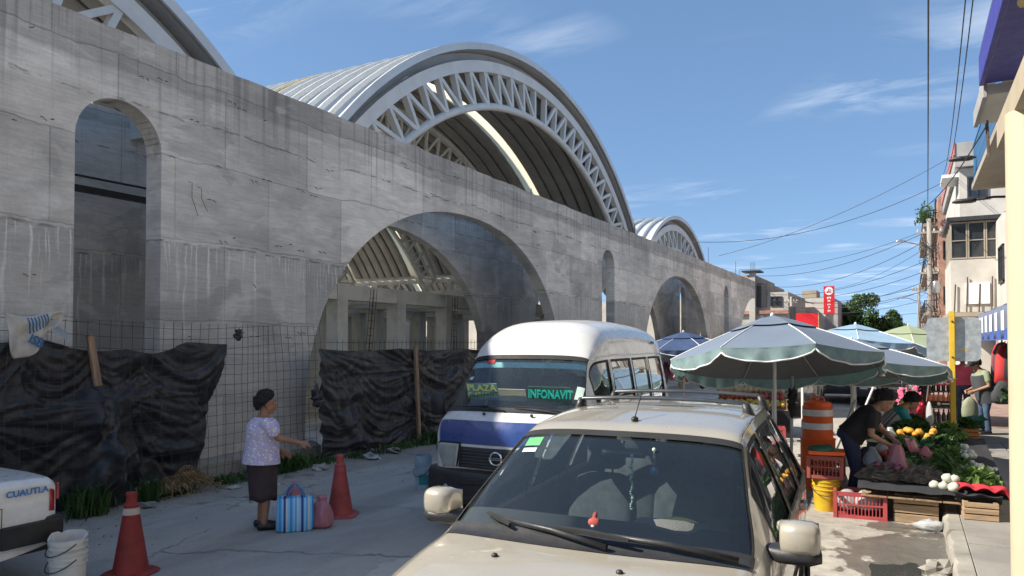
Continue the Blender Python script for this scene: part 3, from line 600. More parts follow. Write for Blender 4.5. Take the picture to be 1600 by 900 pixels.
bot1 = lambda u: .03 if u < .68 else .03+.30*math.sin((u-.68)/.32*PI)*.6
tarp('black_tarp', 'crumpled black plastic sheet hung on the fence left of the woman', 3.6, 7.82, 3.6, 7.35, -9.22, top1, bot1,
     [(5.0, 2.1, 5.0, .09, .7), (7.75, 1.9, 5.5, .08, 1.0), (6.2, 1.35, 6.0, .10, .9), (7.5, 1.0, 6, .06, .8), (4.4, 1.2, 5, .10, .8)], 1.7, [3.4, 4.95, 5.72, 6.45, 7.85], bulge=[(5.85, .55, .22, .8, .34), (5.7, 1.2, .12, .4, .16), (6.05, .05, .25, .35, .2)])
top2 = lambda u: 1.99-.05*abs(math.sin(u*13))-.05*u
tarp('black_tarp', 'taut black plastic sheet closing the foot of the big arch behind the van', 9.85, 19.5, 9.95, 19.5, -9.2, top2, lambda u: .04+.05*math.sin(u*20),
     [(9.9, 1.95, 6, .07, 1.4), (12.85, 1.5, 7, .08, 1.8), (12.9, .5, 6, .07, 1.5), (10.6, .25, 6, .10, .6), (15.5, 1.8, 6, .06, 1.5)], 5.2, [9.8, 10.9, 12.75, 14.6, 16.2, 18, 19.6], nu=220, bulge=[(10.7, .2, .4, .5, .18)])
def fence_wires():
    b = MB(); wob = lambda y, z: -9.07+.05*noise.noise(Vector((y*.8, z*.9, 2)))+(.25 if y > 8 else 0)*-1*max(0, min(1, (y-8)/1.0))
    dy = lambda y, z: .06*noise.noise(Vector((y*.9, z*.7, 8)))+.02*noise.noise(Vector((y*4, z*4, 8)))
    y = 3.8
    while y < 10.15:
        b.tube([(wob(y, z)+.02, y+dy(y, z)+(.12*(2.3-z)/2 if 8.9 < y < 10.2 else 0), z) for z in (0.02, .4, .8, 1.2, 1.6, 2.0, 2.38)], .0032, 4, False); y += .152
    z = .1
    while z < 2.45:
        b.tube([(wob(yy*.25, z)+.02, yy*.25, z+.5*dy(yy*.25+3, z)-(.10*math.exp(-((yy*.25-7)/1.2)**2) if z > 2 else 0)) for yy in range(15, 41)], .0032, 4, False); z += .152
    return tag(b.build('wire_fence', MT['wire'], smooth=True), 'sagging square wire mesh fence along the foot of the concrete wall', 'fence')
fence_wires()
b = MB()
for k in range(70): 
    y = 10.3+k*.15; b.tube([(-9.12+.03*noise.noise(Vector((y, 0, 1))), y+.04*noise.noise(Vector((y, z, 3))), z) for z in (0, .6, 1.2, 1.8, 2.15)], .004, 4, False)
for k in range(14): b.tube([(-9.12, 10+q*.6, .12+k*.152+.03*noise.noise(Vector((q*.6, k, 1)))) for q in range(18)], .004, 4, False)
tag(b.build('wire_fence', MT['wire']), 'wire mesh fence stretched over the tarp below the big arch', 'fence')
for nm, lab, a, c, w in (('wooden_post', 'weathered wooden post holding the black sheet below the big arch', (-9.02, 12.72, 0), (-9.05, 12.62, 2.02), .09), ('wooden_post', 'short pale wooden stake tied at the top of the left tarp', (-9.0, 5.75, 1.55), (-9.08, 5.68, 2.2), .085)):
    b = MB(); b.beam(a, c, w, w*.6, (1, 0, 0)); tag(b.build(nm, MT['wood'], bevel=.006), lab, 'post')
def rag(loc, lab, s, seed):
    b = MB(); b.ball((0, 0, 0), (s*.6, s, s*1.2), 10, 8, 1.0, seed=seed); tag(b.build('plastic_knot', MT['tarp'], smooth=False, loc=loc), lab, 'plastic scrap')
rag((-9.0, 7.95, 2.22), 'black plastic scrap knotted at the top of the wire beside the left tarp', .06, 2); rag((-9.15, 9.82, 1.12), 'black plastic scrap knotted on the wire near the big arch', .12, 5)
t = thing('woven_sack', 'torn white woven sack with blue print hanging on the wire above the left tarp', 'sack', (-9.0, 5.0, 2.42))
def sk(u, v):
    y = -.34+.68*u; zb = -.50+.28*abs(u-.2) + (.0 if u < .4 else .12*(u-.4)); z = .02-.04*math.sin(u*5)+zb*v*(1 if u < .75 else .8)
    y += (.30-.6*u)*.35*v - (.08*v if u < .3 else 0); return (.05*math.sin(u*13+v*2)*v+.05*noise.noise(Vector((u*4, v*3, 2))), y, z)
b = MB(); b.grid(sk, 26, 18); b.build('cloth', MT['sack'], t, smooth=True, solid=.004)
for k in range(7):
    b = MB(); u0 = .32+.055*k
    b.grid(lambda u, v: tuple(Vector(sk(u0+.028*u+.10*(v*.42), .03+v*.42))+Vector((.008, 0, 0))), 2, 8); b.build('blue_stripe', MT['sackblue'], t)
text('ISB', .15, t, 'lettering', MT['sackblue'], (.045, -.03, -.31), (PI/2, math.radians(25), PI/2), sx=.9, bold=.004)
b = MB(); b.grid(lambda u, v: (.035, .17+.17*u, -.10-.10*v-.1*u), 3, 3); b.build('printed_panel', MT['bucketb'], t)

def blades(name, n, spot, h0, h1, m, lean=.5, w=.009, seed=1):
    rr = random.Random(seed); b = MB()
    for i in range(n):
        x, y = spot(rr); h = rr.uniform(h0, h1); a = rr.uniform(0, 2*PI); l = lean*h*rr.uniform(.2, 1.2); d = Vector((math.cos(a), math.sin(a), 0)); s = Vector((-d.y, d.x, 0))*w*rr.uniform(.6, 1.5)
        p = Vector((x, y, 0)); q = p+d*l*.35+Vector((0, 0, h*.65)); e = p+d*l+Vector((0, 0, h*rr.uniform(.75, 1)))
        b.add([p-s*.7, p+s*.7, q+s, q-s, e], [(0, 1, 2, 3), (3, 2, 4)])
    return b.build(name, m, recalc=False)
def strip(ya, yb, xa, xb):
    def f(r):
        while 1:
            y = r.uniform(ya, yb)
            if noise.noise(Vector((y*1.3, 0, 2))) > r.uniform(-.5, .5): return (r.uniform(xa, xb), y)
    return f
kind(blades('grass', 1900, strip(6.2, 10.2, -9.3, -8.8), .03, .13, MT['grass'], .8, seed=2), 'stuff')
kind(blades('grass', 900, strip(10.4, 14.2, -9.1, -8.7), .05, .16, MT['grass'], .9, seed=3), 'stuff')
tag(blades('weed_tuft', 170, lambda r: (-8.78+r.gauss(0, .08), 5.5+r.gauss(0, .11)), .2, .48, MT['grass'], .6, .011, 4), 'tall green tuft of weeds at the foot of the left tarp behind the taxi', 'weeds')
tag(blades('weed_tuft', 80, lambda r: (-8.85+r.gauss(0, .06), 6.35+r.gauss(0, .09)), .2, .42, MT['grass'], .6, .01, 5), 'smaller green tuft of weeds beside the heap of dry straw', 'weeds')
tag(blades('weed_tuft', 420, lambda r: (-8.75+r.gauss(0, .1), 13.0+r.gauss(0, .22)), .12, .30, MT['grass'], .9, .016, 6), 'low green weeds at the foot of the wooden post', 'weeds')
tag(blades('weed_tuft', 380, lambda r: (-9.1+r.gauss(0, .1), 9.0+r.gauss(0, .25)), .1, .30, MT['grass'], .9, .016, 7), 'low green weeds behind the woman at the foot of the wall', 'weeds')
b = MB(); rr = random.Random(5)
for k in range(420):
    a = rr.uniform(0, 2*PI); r = abs(rr.gauss(0, .22)); p = Vector((math.cos(a)*r*.7, math.sin(a)*r*1.3, max(.0, .36-r*.75)*rr.uniform(.3, 1))); d = Vector((rr.gauss(0, 1), rr.gauss(0, 1), rr.gauss(0, .5))).normalized()*rr.uniform(.1, .2)
    b.tube([p-d*.5, p+Vector((0, 0, .04)), p+d*.5], .005, 3, False)
tag(b.build('dry_straw_heap', MT['straw'], loc=(-8.85, 6.95, .02)), 'heap of dry brown straw at the foot of the left tarp', 'straw heap')['kind'] = 'stuff'
for k, (x, y, s, lab, m) in enumerate(((-8.6, 9.35, .16, 'largest crumpled white paper scrap at the wall foot behind the woman', 'paper'), (-8.55, 7.5, .10, 'crumpled white scrap beside the dry straw heap', 'paper'), (-8.2, 7.9, .09, 'flat white scrap of paper on the dirt left of the woman', 'paper'), (-8.55, 10.6, .18, 'crumpled pale wrapper near the lower left corner of the right tarp', 'paper'), (-8.6, 6.1, .14, 'grey stone among the weeds by the tarp bundle', 'kerb'), (-8.1, 12.2, .11, 'small white plastic scrap on the road below the wooden post', 'wht'), (-8.7, 11.4, .2, 'lumpy grey rubble at the foot of the right tarp', 'kerb'), (-8.9, 10.9, .16, 'black plastic scrap on the ground at the tarp corner', 'tarp'), (-7.6, 7.0, .06, 'tiny white scrap on the road between cone and wall', 'paper'), (-8.75, 13.6, .22, 'pale rubble by the weeds under the right tarp', 'kerb'))):
    b = MB(); b.ball((0, 0, 0), (s, s*.7, s*.3), 10, 6, 1.3, seed=k*3+1); tag(b.build('litter' if m in ('paper', 'wht', 'tarp') else 'rubble', MT[m], loc=(x, y, s*.2), rot=k), lab, 'litter' if m in ('paper', 'wht', 'tarp') else 'rubble')
b = MB(); rr = random.Random(12)                 # loose grit on the dirty edge of the road
for k in range(900):
    x = -8.9+abs(rr.gauss(0, .8)); y = rr.uniform(4.6, 15); s = rr.uniform(.006, .022); p = Vector((x, y, s*.3)); q = [p+Vector((rr.uniform(-s, s), rr.uniform(-s, s), rr.uniform(0, s))) for _ in range(4)]; b.add(q, [(0, 1, 2), (0, 2, 3), (0, 1, 3), (1, 2, 3)])
kind(b.build('grit', MT['kerb']), 'stuff')

# ------------------------------------------------------------------ vehicles: a body lofted from stations, windows cut out as parts
def pchip(xs, ys, x):
    n = len(xs)
    if x <= xs[0]: return ys[0]
    if x >= xs[-1]: return ys[-1]
    i = max(k for k in range(n-1) if xs[k] <= x); h = [xs[k+1]-xs[k] for k in range(n-1)]; d = [(ys[k+1]-ys[k])/h[k] for k in range(n-1)]
    def m(k):
        if k == 0: return d[0]
        if k == n-1: return d[-1]
        return 0 if d[k-1]*d[k] <= 0 else 2*d[k-1]*d[k]/(d[k-1]+d[k])
    t = (x-xs[i])/h[i]; t2, t3 = t*t, t*t*t
    return (2*t3-3*t2+1)*ys[i]+(t3-2*t2+t)*h[i]*m(i)+(-2*t3+3*t2)*ys[i+1]+(t3-t2)*h[i]*m(i+1)
class Car:
    KL, KU, KT = 6, 5, 9
    TU = [0, .07, .36, .66, .92, 1]
    def __init__(s, rows, nn=2.6, bow=(.12, .12), arches=(), wr=.33, zw=.33, bowlen=.9):
        s.rows = rows; s.ys = [r[0] for r in rows]; s.nn = nn; s.bow = bow; s.arch = arches; s.wr = wr; s.zw = zw; s.bl = bowlen
        s.half = s.KL+s.KU+s.KT; s.W = max(r[3] for r in rows)
    def k(s, y): return [pchip(s.ys, [r[c] for r in s.rows], y) for c in range(1, 7)]
    def ring_half(s, y):
        zb, zbelt, wb, ze, we, zt = s.k(y)
        for ya in s.arch:
            d = abs(y-ya); R = s.wr+.055
            if d < R: zb = max(zb, min(zbelt-.06, s.zw+math.sqrt(R*R-d*d)))
        o = []
        for i in range(s.KL):
            t = i/s.KL; o.append(((wb-.045*(1-t)**2-.012*max(0, t-.6)/.4), zb+(zbelt-zb)*t))
        for t in s.TU[:-1]: o.append((wb-.012+(we-wb+.012)*t+.012*math.sin(PI*t), zbelt+(ze-zbelt)*t))
        for i in range(s.KT+1):
            a = PI/2*i/s.KT; o.append((we*math.cos(a)**(2/s.nn) if i < s.KT else 0, ze+(zt-ze)*math.sin(a)**(2/s.nn)))
        return o
    def P(s, y, q, side=1):
        h = s.ring_half(y); q = min(max(q, 0), len(h)-1.0001); i = int(q); f = q-i
        x = h[i][0]+(h[i+1][0]-h[i][0])*f; z = h[i][1]+(h[i+1][1]-h[i][1])*f
        y0, y1 = s.ys[0], s.ys[-1]; k = (x/s.W)**2
        yy = y+s.bow[0]*k*max(0, 1-(y-y0)/(s.bl+y0*0))**.5*(1 if y < y0+s.bl else 0) if y < y0+s.bl else y
        if y > y1-s.bl*.6: yy = y-s.bow[1]*k*((y-(y1-s.bl*.6))/(s.bl*.6))
        return Vector((x*side, yy, z))
    def N(s, y, q, side=1):
        e = .01; a = s.P(y+e, q, side)-s.P(y-e, q, side); b = s.P(y, q+.1, side)-s.P(y, q-.1, side); n = a.cross(b)*side
        return n.normalized() if n.length > 1e-9 else Vector((0, -1, 0))
    def patch(s, y0, y1, q0, q1, off=.004, ny=8, nq=8, sides=(1, -1), name='p', mat=None, parent=None, smooth=True, thick=0):
        b = MB()
        for sd in sides: b.grid(lambda u, v: s.P(y0+(y1-y0)*u, q0+(q1-q0)*v, sd)+s.N(y0+(y1-y0)*u, q0+(q1-q0)*v, sd)*off, ny, nq)
        return b.build(name, mat, parent, smooth=smooth, solid=thick)
    def full(s, y0, y1, q0, off=.004, ny=6, nq=14, name='p', mat=None, parent=None, x0=None, x1=None, thick=0, qf=None):
        # a band across the car from side to side, optionally limited to x0..x1
        b = MB(); H = s.half
        def f(u, v):
            y = y0+(y1-y0)*u; w = -1+2*v
            if x0 is not None:
                x = x0+(x1-x0)*v; h = s.ring_half(y); sd = 1 if x >= 0 else -1; ax = abs(x); q = H-1e-3
                for i in range(s.KL+s.KU, H):
                    if h[i+1][0] <= ax <= h[i][0]+1e-9: q = i+(h[i][0]-ax)/max(1e-6, h[i][0]-h[i+1][0]); break
                else:
                    if ax > h[s.KL+s.KU][0]: q = s.KL+s.KU
            else: sd = 1 if w >= 0 else -1; q = H-1e-3-(H-q0)*abs(w)
            return s.P(y, q, sd)+s.N(y, q, sd)*off
        b.grid(f, ny, nq); return b.build(name, mat, parent, smooth=True, solid=thick)
    def body(s, parent, mat, wins, front, rear=None, n=90, name='body', floor=None):
        ys = set(s.ys[0]+(s.ys[-1]-s.ys[0])*i/n for i in range(n+1)) | set(s.ys)
        for a, c in wins: ys |= {a, c}
        for w in (front, rear):
            if w: ys |= set(w)
        for ya in s.arch: ys |= {ya+d*(s.wr+.055)*f for d in (-1, 1) for f in (.9999, .985, .94, .86, .75)}
        ys = sorted(ys); H = s.half; b = MB(); hole = lambda i, j: False
        q0 = s.KL+1; q1 = s.KL+s.KU-1; qt = s.KL+s.KU+1
        def reg(ya, yb, j):
            m = (ya+yb)/2
            if q0 <= j < q1 and any(a < m < c for a, c in wins): return True
            if j >= qt and ((front and front[0] < m < front[1]) or (rear and rear[0] < m < rear[1])): return True
            return False
        pts = {}
        for i, y in enumerate(ys):
            for sd in (1, -1):
                for q in range(H+1): pts[i, sd, q] = s.P(y, q if q < H else H-1e-6, sd)
        vs = []; idx = {}
        for i in range(len(ys)):
            for sd in (1, -1):
                for q in range(H+1):
                    if q == H and sd == -1: idx[i, sd, q] = idx[i, 1, q]; continue
                    idx[i, sd, q] = len(vs); p = pts[i, sd, q]; vs.append((p.x if q < H else 0, p.y, p.z))
        fs = []
        for i in range(len(ys)-1):
            for sd in (1, -1):
                for q in range(H):
                    if reg(ys[i], ys[i+1], q): continue
                    fs.append((idx[i, sd, q], idx[i+1, sd, q], idx[i+1, sd, q+1], idx[i, sd, q+1]))
        for i in (0, len(ys)-1): fs.append(tuple(idx[i, 1, q] for q in range(H+1))+tuple(idx[i, -1, q] for q in range(H-1, -1, -1)))
        b.add(vs, fs); o = b.build(name, mat, parent, smooth=True, auto=50)
        return o
    def glass(s, parent, wins, front, rear, gs, gf, gr=None):
        q0 = s.KL+1; q1 = s.KL+s.KU-1; qt = s.KL+s.KU+1
        for a, c in wins:
            for sd in (1, -1):
                w = s.patch(a, c, q0, q1, -.012, 12, 4, (sd,), 'side_window', gs, parent)
                e = .018
                b = MB()
                for (u0, u1, v0, v1) in ((a, c, q0-.12, q0+.10), (a, c, q1-.12, q1+.10), (a-.012, a+e, q0, q1), (c-e, c+.012, q0, q1)):
                    b.grid(lambda u, v: s.P(u0+(u1-u0)*u, v0+(v1-v0)*v, sd)+s.N(u0+(u1-u0)*u, v0+(v1-v0)*v, sd)*.004, 12, 3)
                b.build('window_seal', MT['rubber'], w, smooth=True)
        def top(r, nm, g):
            b = MB()
            for sd in (1, -1): b.grid(lambda u, v: s.P(r[0]+(r[1]-r[0])*u, qt+(s.half-1e-5-qt)*v, sd)-s.N(r[0]+(r[1]-r[0])*u, qt+(s.half-1e-5-qt)*v, sd)*.008, 16, 10)
            b2 = b.mesh(nm, g, True); bm = bmesh.new(); bm.from_mesh(b2); bmesh.ops.remove_doubles(bm, verts=bm.verts, dist=2e-3); bm.to_mesh(b2); bm.free()
            o = bpy.data.objects.new(nm, b2); COL.objects.link(o); o.parent = parent; return o
        wf = top(front, 'windscreen', gf) if front else None
        if rear: top(rear, 'rear_window', gr or gs)
        return wf
def wheel(parent, x, y, r=.33, w=.19, rim='alum', z=None):
    sd = 1 if x > 0 else -1; z = r if z is None else z; R = Matrix.Rotation(PI/2*sd, 3, 'Y')
    b = MB(); b.lathe([(r*.62, -w/2), (r*.93, -w/2), (r, -w*.36), (r, w*.36), (r*.93, w/2), (r*.62, w/2), (r*.60, 0)], n=28, R=R, cap=False); o = b.build('wheel', MT['rubber'], parent, smooth=True, auto=45, loc=(x, y, z))
    b = MB(); b.lathe([(.02, w*.30), (r*.16, w*.33), (r*.18, w*.22), (r*.50, w*.16), (r*.55, w*.40), (r*.62, w*.44), (r*.62, -w*.4)], n=24, R=R); b.build('rim', MT[rim], o, smooth=True, auto=35)
    b = MB()
    for k in range(5):
        a = 2*PI*k/5; b.beam(R @ Vector((0, 0, w*.30)), R @ Vector((r*.55*math.cos(a), r*.55*math.sin(a), w*.34)), .06, .03)
    b.build('spokes', MT[rim], o)
    return o
def interior(p, W, yd, zd, yseat, zs, wheelx=.36, rows=2, dash='dash'):
    b = MB(); b.box((0, (yd+yseat)/2+1.0, .32), (2*W-.16, 3.0, .08)); b.build('floor_pan', MT['dash'], p)
    b = MB(); rr = [[(-W+.10, yd-.1, z0), (-W+.10, yd+.12, z1), (-W+.10, yd+.34, z1-.03), (-W+.10, yd+.42, z1-.12), (-W+.10, yd+.3, z1-.4), (-W+.10, yd-.1, z1-.4)] for z0, z1 in ((zd-.04, zd),)]
    prof = rr[0]; b.loft([[(x, q[1]+.04*(1-(x/W)**2)*0, q[2]+(.015*(1-(x/W)**2))) for q in prof] for x in (-W+.10, -W*.6, -W*.2, W*.2, W*.6, W-.10)]); b.build('dashboard', MT[dash], p, smooth=True, auto=40)
    def seat(x, y, z):
        b = MB(); b.loft([ering((x, y-.02+q, z+dz), (0, -.25, 1), (0, 1, 0), rx, ry, 14, 3) for q, dz, rx, ry in ((.14, .05, .22, .10), (.17, .2, .25, .10), (.22, .42, .24, .085), (.27, .6, .20, .06), (.28, .63, .12, .03))])
        b.loft([ering((x, y-.12, z+dz), (0, 0, 1), (0, 1, 0), rx, ry, 14, 4) for dz, rx, ry in ((-.12, .23, .24), (0, .25, .26), (.06, .24, .25), (.09, .19, .2))])
        o = b.build('seat', MT['seat'], p, smooth=True)
        b = MB(); b.loft([ering((x, y+.27+.01*i, z+dz), (0, -.12, 1), (0, 1, 0), rx, ry, 12, 3) for i, (dz, rx, ry) in enumerate(((.67, .10, .03), (.70, .14, .05), (.80, .14, .05), (.86, .10, .03)))])
        for sx in (-.05, .05): b.tube([(x+sx, y+.26, z+.6), (x+sx, y+.275, z+.7)], .008, 5)
        b.build('headrest', MT['seat'], o, smooth=True)
    for x in (-wheelx, wheelx): seat(x, yseat, zs)
    for k in range(1, rows):
        for x in (-.42, 0, .42) if k else (): seat(x, yseat+.9*k, zs)
    st = MB(); c = Vector((wheelx, yseat-.62, zs+.40)); ax = Vector((0, .88, .48)).normalized(); u = Vector((1, 0, 0)); v = ax.cross(u)
    st.tube([c+(u*math.cos(a)+v*math.sin(a))*.185 for a in [2*PI*k/28 for k in range(29)]], .017, 8)
    for a in (0.1, PI-.1, -PI/2): st.tube([c-ax*.03, c+(u*math.cos(a)+v*math.sin(a))*.18], .016, 6)
    st.ball(c-ax*.03, (.07, .06, .05), 10, 6); st.tube([c-ax*.03, c-ax*.32-Vector((0, 0, .05))], .03, 8)
    return st.build('steering_wheel', MT['bplast'], p, smooth=True)
def wiper(p, pts, name='wiper', s=1.0):
    b = MB(); (a, m, e) = [Vector(q) for q in pts]; b.tube([a, (a+m)/2+Vector((0, 0, .012)), m], [.010*s, .009*s, .007*s], 6); o = b.build(name, MT['bplast'], p, smooth=True)
    b = MB(); d = (e-m)*.5; b.tube([m-d*1.0+Vector((0, -.006, -.002)), m, m+d], [.006*s, .010*s, .006*s], 5); b.build('blade', MT['rubber'], o)
    return o
def mirror(p, x, y, z, capm, s=1.0, low='bplast'):
    sd = 1 if x > 0 else -1
    b = MB(); b.loft([ering((x+dx*sd*s*.85, y+dy*s, z+.015*s), (sd, .12, 0), (0, 1, 0), rx*s, ry*s, 20, 3.4) for dx, dy, rx, ry in ((-.115, .01, .035, .05), (-.107, .0, .075, .085), (-.02, -.005, .088, .095), (.08, .0, .086, .09), (.112, .012, .074, .08), (.122, .02, .05, .05))])
    R = None
    o = b.build('mirror', MT[capm], p, smooth=True)
    b = MB(); b.loft([ering((x+dx*sd*s, y+dy*s, z-.075*s), (sd, .12, 0), (0, 1, 0), rx*s, ry*s, 12, 3) for dx, dy, rx, ry in ((-.26, .06, .03, .03), (-.18, .03, .03, .045), (-.10, .0, .045, .088), (.05, .0, .045, .09), (.11, .01, .03, .06))])
    b.build('mirror_base', MT[low], o, smooth=True)
    b = MB(); b.box((x, y+.09*s, z+.015*s), (.19*s, .006, .13*s)); b.build('mirror_glass', MT['chrome'], o)
    return o

# ---- the champagne hatchback nearest the camera
hb = thing('hatchback_car', 'champagne coloured compact car nearest the camera, facing us with roof bars', 'car', (-1.425, 3.36, 0), .054)
R_ = [(-1.05, .34, .52, .60, .54, .56, .56), (-1.02, .26, .68, .74, .72, .68, .76), (-.92, .23, .82, .80, .86, .72, .90), (-.62, .22, .93, .85, .985, .755, 1.02), (-.25, .22, .985, .875, 1.04, .785, 1.075), (0, .22, 1.01, .885, 1.062, .80, 1.095), (.06, .22, 1.013, .887, 1.085, .80, 1.13), (.42, .22, 1.02, .89, 1.30, .735, 1.355), (.78, .22, 1.03, .89, 1.50, .665, 1.56), (.93, .22, 1.03, .89, 1.555, .645, 1.615), (1.6, .22, 1.05, .89, 1.60, .635, 1.665), (2.3, .24, 1.07, .885, 1.60, .615, 1.66), (2.62, .26, 1.08, .88, 1.57, .60, 1.63), (2.86, .3, 1.08, .865, 1.36, .64, 1.41), (3.02, .34, 1.05, .85, 1.10, .70, 1.13), (3.10, .38, .95, .80, .98, .70, 1.0), (3.12, .46, .7, .7, .72, .6, .73)]
c = Car(R_, 2.7, (.17, .10), (-.48, 2.05), .33, .33, 2.0)
wins = ((.50, 1.28), (1.36, 2.02), (2.12, 2.55)); fr_ = (.05, .80); re_ = (2.66, 2.96)
c.body(hb, MT['silver'], wins, fr_, re_, 110); ws = c.glass(hb, wins, fr_, re_, MT['gl_side'], MT['gl_front'])
b = MB(); qt = c.KL+c.KU+1; H = c.half
for sd in (1, -1):
    b.grid(lambda u, v: c.P(.04+.77*u, qt-.15+.50*v, sd)+c.N(.04+.77*u, qt-.15+.5*v, sd)*.003, 20, 3)
c.full(.755, .812, qt-.2, .003, 3, 24, 'top_seal', MT['rubber'], ws); b.build('side_seal', MT['rubber'], ws, smooth=True)
c.full(-.035, .075, qt-.6, .004, 4, 26, 'cowl_panel', MT['bplast'], hb)
c.full(.04, .19, qt, -.014, 4, 26, 'lower_frit', MT['rubber'], ws)
for (ya, yb, qa, qb, nm) in ((.40, .414, 1.0, 6.2, 'door_seam'), (1.315, 1.327, 1.0, 6.2, 'door_seam'), (2.06, 2.072, 2.6, 6.2, 'door_seam')):
    c.patch(ya, yb, qa, qb, .0015, 1, 10, (1, -1), nm, MT['rubber'], hb)
c.patch(.86, 2.55, c.KL+c.KU+.72, c.KL+c.KU+.92, .002, 30, 1, (1, -1), 'roof_ditch', MT['rubber'], hb)
c.patch(-.90, .0, c.KL+c.KU-.3, c.KL+c.KU-.12, .002, 16, 1, (1, -1), 'bonnet_seam', MT['rubber'], hb)
c.patch(-.35, 2.9, .35, 1.6, .006, 30, 3, (1, -1), 'sill_cladding', MT['bplast'], hb)
for sd in (1, -1):
    for ya in (1.12, 1.90):
        b = MB(); b.tube([c.P(ya-.09, 5.3, sd), c.P(ya-.07, 5.3, sd)+Vector((.03*sd, 0, 0)), c.P(ya+.07, 5.3, sd)+Vector((.03*sd, 0, 0)), c.P(ya+.09, 5.3, sd)], .014, 6); b.build('door_handle', MT['silver'], hb, smooth=True)
    c.patch(.35, 2.1, 3.1, 3.5, .012, 14, 2, (sd,), 'side_moulding', MT['silver'], hb)
    for (ya, yb) in ((-1.0, -.80),): c.patch(ya, yb, 8.5, 12.8, .006, 6, 6, (sd,), 'headlight', MT['lens'], hb)
    c.patch(2.93, 3.06, 5.0, 9.5, .006, 5, 6, (sd,), 'tail_lamp', MT['red_l'], hb)
c.full(-1.045, -.95, H, .006, 4, 12, 'grille', MT['bplast'], hb, -.42, .42)
b = MB(); b.loft([ering((x, -1.02+.16*(x/.86)**2, .40), (1, .3*x, 0), (0, 1, 0), .09, .06, 12, 3) for x in (-.84, -.6, -.2, .2, .6, .84)]); b.build('front_bumper', MT['silver'], hb, smooth=True)
b = MB(); b.loft([ering((x, 3.10-.13*(x/.86)**2, .48), (1, -.3*x, 0), (0, 1, 0), .12, .08, 12, 3) for x in (-.84, -.6, -.2, .2, .6, .84)]); b.build('rear_bumper', MT['silver'], hb, smooth=True)
for sd in (1, -1):
    for y in (-.48, 2.05): wheel(hb, .76*sd, y)
    b = MB()
    for ya in (-.48, 2.05): b.tube([(.885*sd, ya+.385*math.cos(a), .33+.385*math.sin(a)) for a in [PI*k/16 for k in range(17)]], .022, 6)
    b.build('arch_trim', MT['bplast'], hb)
    for yy, nm in ((.50, 'front'),): mirror(hb, .975*sd, .34, 1.16, 'silver', .9)
headl = MB()
for sd in (1, -1): headl.grid(lambda u, v: c.P(.86+1.75*u, c.KL+c.KU+.3+(H-1e-4-c.KL-c.KU-.3)*v, sd)-c.N(.86+1.75*u, c.KL+c.KU+.3+(H-1e-4-c.KL-c.KU-.3)*v, sd)*.035, 12, 8)
headl.build('headliner', MT['seat'], hb, smooth=True)
b = MB()
for sd in (1, -1): b.grid(lambda u, v: c.P(.12+2.75*u, 1.5+4.9*v, sd)-c.N(.12+2.75*u, 1.5+4.9*v, sd)*.05, 14, 5)
b.build('door_trim', MT['dash'], hb, smooth=True)
sw = interior(hb, .84, .06, 1.045, 1.25, .56, .36, 2)
b = MB(); cc = Vector((.36, .63, .96)); b.tube([cc+Vector((.19*math.cos(a), -.05+.09*math.sin(a)*0, .19*math.sin(a)*.9+.0)) for a in [PI*.32+PI*.36*k/8 for k in range(9)]], .028, 8); b.build('wheel_grip_cover', MT['tagy'], sw, smooth=True)
b = MB(); b.loft([ering((.37, .24+.07*t, 1.03+.17*math.sin(t*PI/2)), (0, .3, 1), (0, 1, 0), .27*(1-t*.45), .12*(1-.4*t), 18, 2.3) for t in (0, .3, .6, .85, 1)]); b.build('instrument_hood', MT['dashlt'], hb, smooth=True)
b = MB(); b.loft([ering((x, .74, 1.455), (1, 0, 0), (0, 0, 1), .045 if abs(x) < .10 else .028, .02, 12, 3) for x in (-.125, -.10, 0, .10, .125)]); b.tube([(0, .72, 1.46), (0, .73, 1.53)], .012, 6); b.build('rear_view_mirror', MT['bplast'], hb, smooth=True)
wiper(hb, ((.14, -.02, 1.12), (-.50, .12, 1.165), (-.69, .24, 1.18)), s=1.7); wiper(hb, ((.74, .06, 1.11), (.05, .03, 1.165), (-.34, .07, 1.175)), s=1.7)
for x in (-.35, .27):
    b = MB(); b.ball(c.P(-.20, H-1.6, -1 if x < 0 else 1)*0+Vector((x, -.235, 1.078)), (.018, .016, .013), 8, 6); b.build('washer_nozzle', MT['bplast'], hb, smooth=True)
for yb, hgt in ((1.62, 0), (2.42, .0)):
    b = MB(); zz = 1.70+hgt
    b.loft([ering((x, yb, z), (1, 0, 0), (0, 1, 0), .014, .035, 10, 2.5) for x, z in ((-.58, zz-.02), (-.55, zz+.0), (-.3, zz+.012), (0, zz+.016), (.3, zz+.012), (.55, zz), (.58, zz-.02))])
    o = b.build('roof_bar', MT['trim'], hb, smooth=True)
    b = MB()
    for sd in (1, -1): b.loft([ering((.565*sd+.03*sd*t, yb+.02*t, zz-.0-.115*t), (.2*sd, 0, -1), (0, 1, 0), .022+.02*t, .045+.035*t, 10, 3) for t in (0, .4, .8, 1)])
    b.build('bar_foot', MT['bplast'], o, smooth=True)
b = MB(); b.ball((.0, .98, 1.632), (.022, .035, .018), 10, 6); b.tube([(0, .98, 1.64), (.0, 1.14, 1.78)], .0035, 5); b.build('aerial', MT['bplast'], hb, smooth=True)
c.full(.655, .735, H, -.004, 2, 3, 'permit_sticker', MT['sticker_g'], ws, -.605, -.505); c.full(.60, .635, H, -.004, 2, 3, 'paper_sticker', MT['signp'], ws, -.60, -.51)
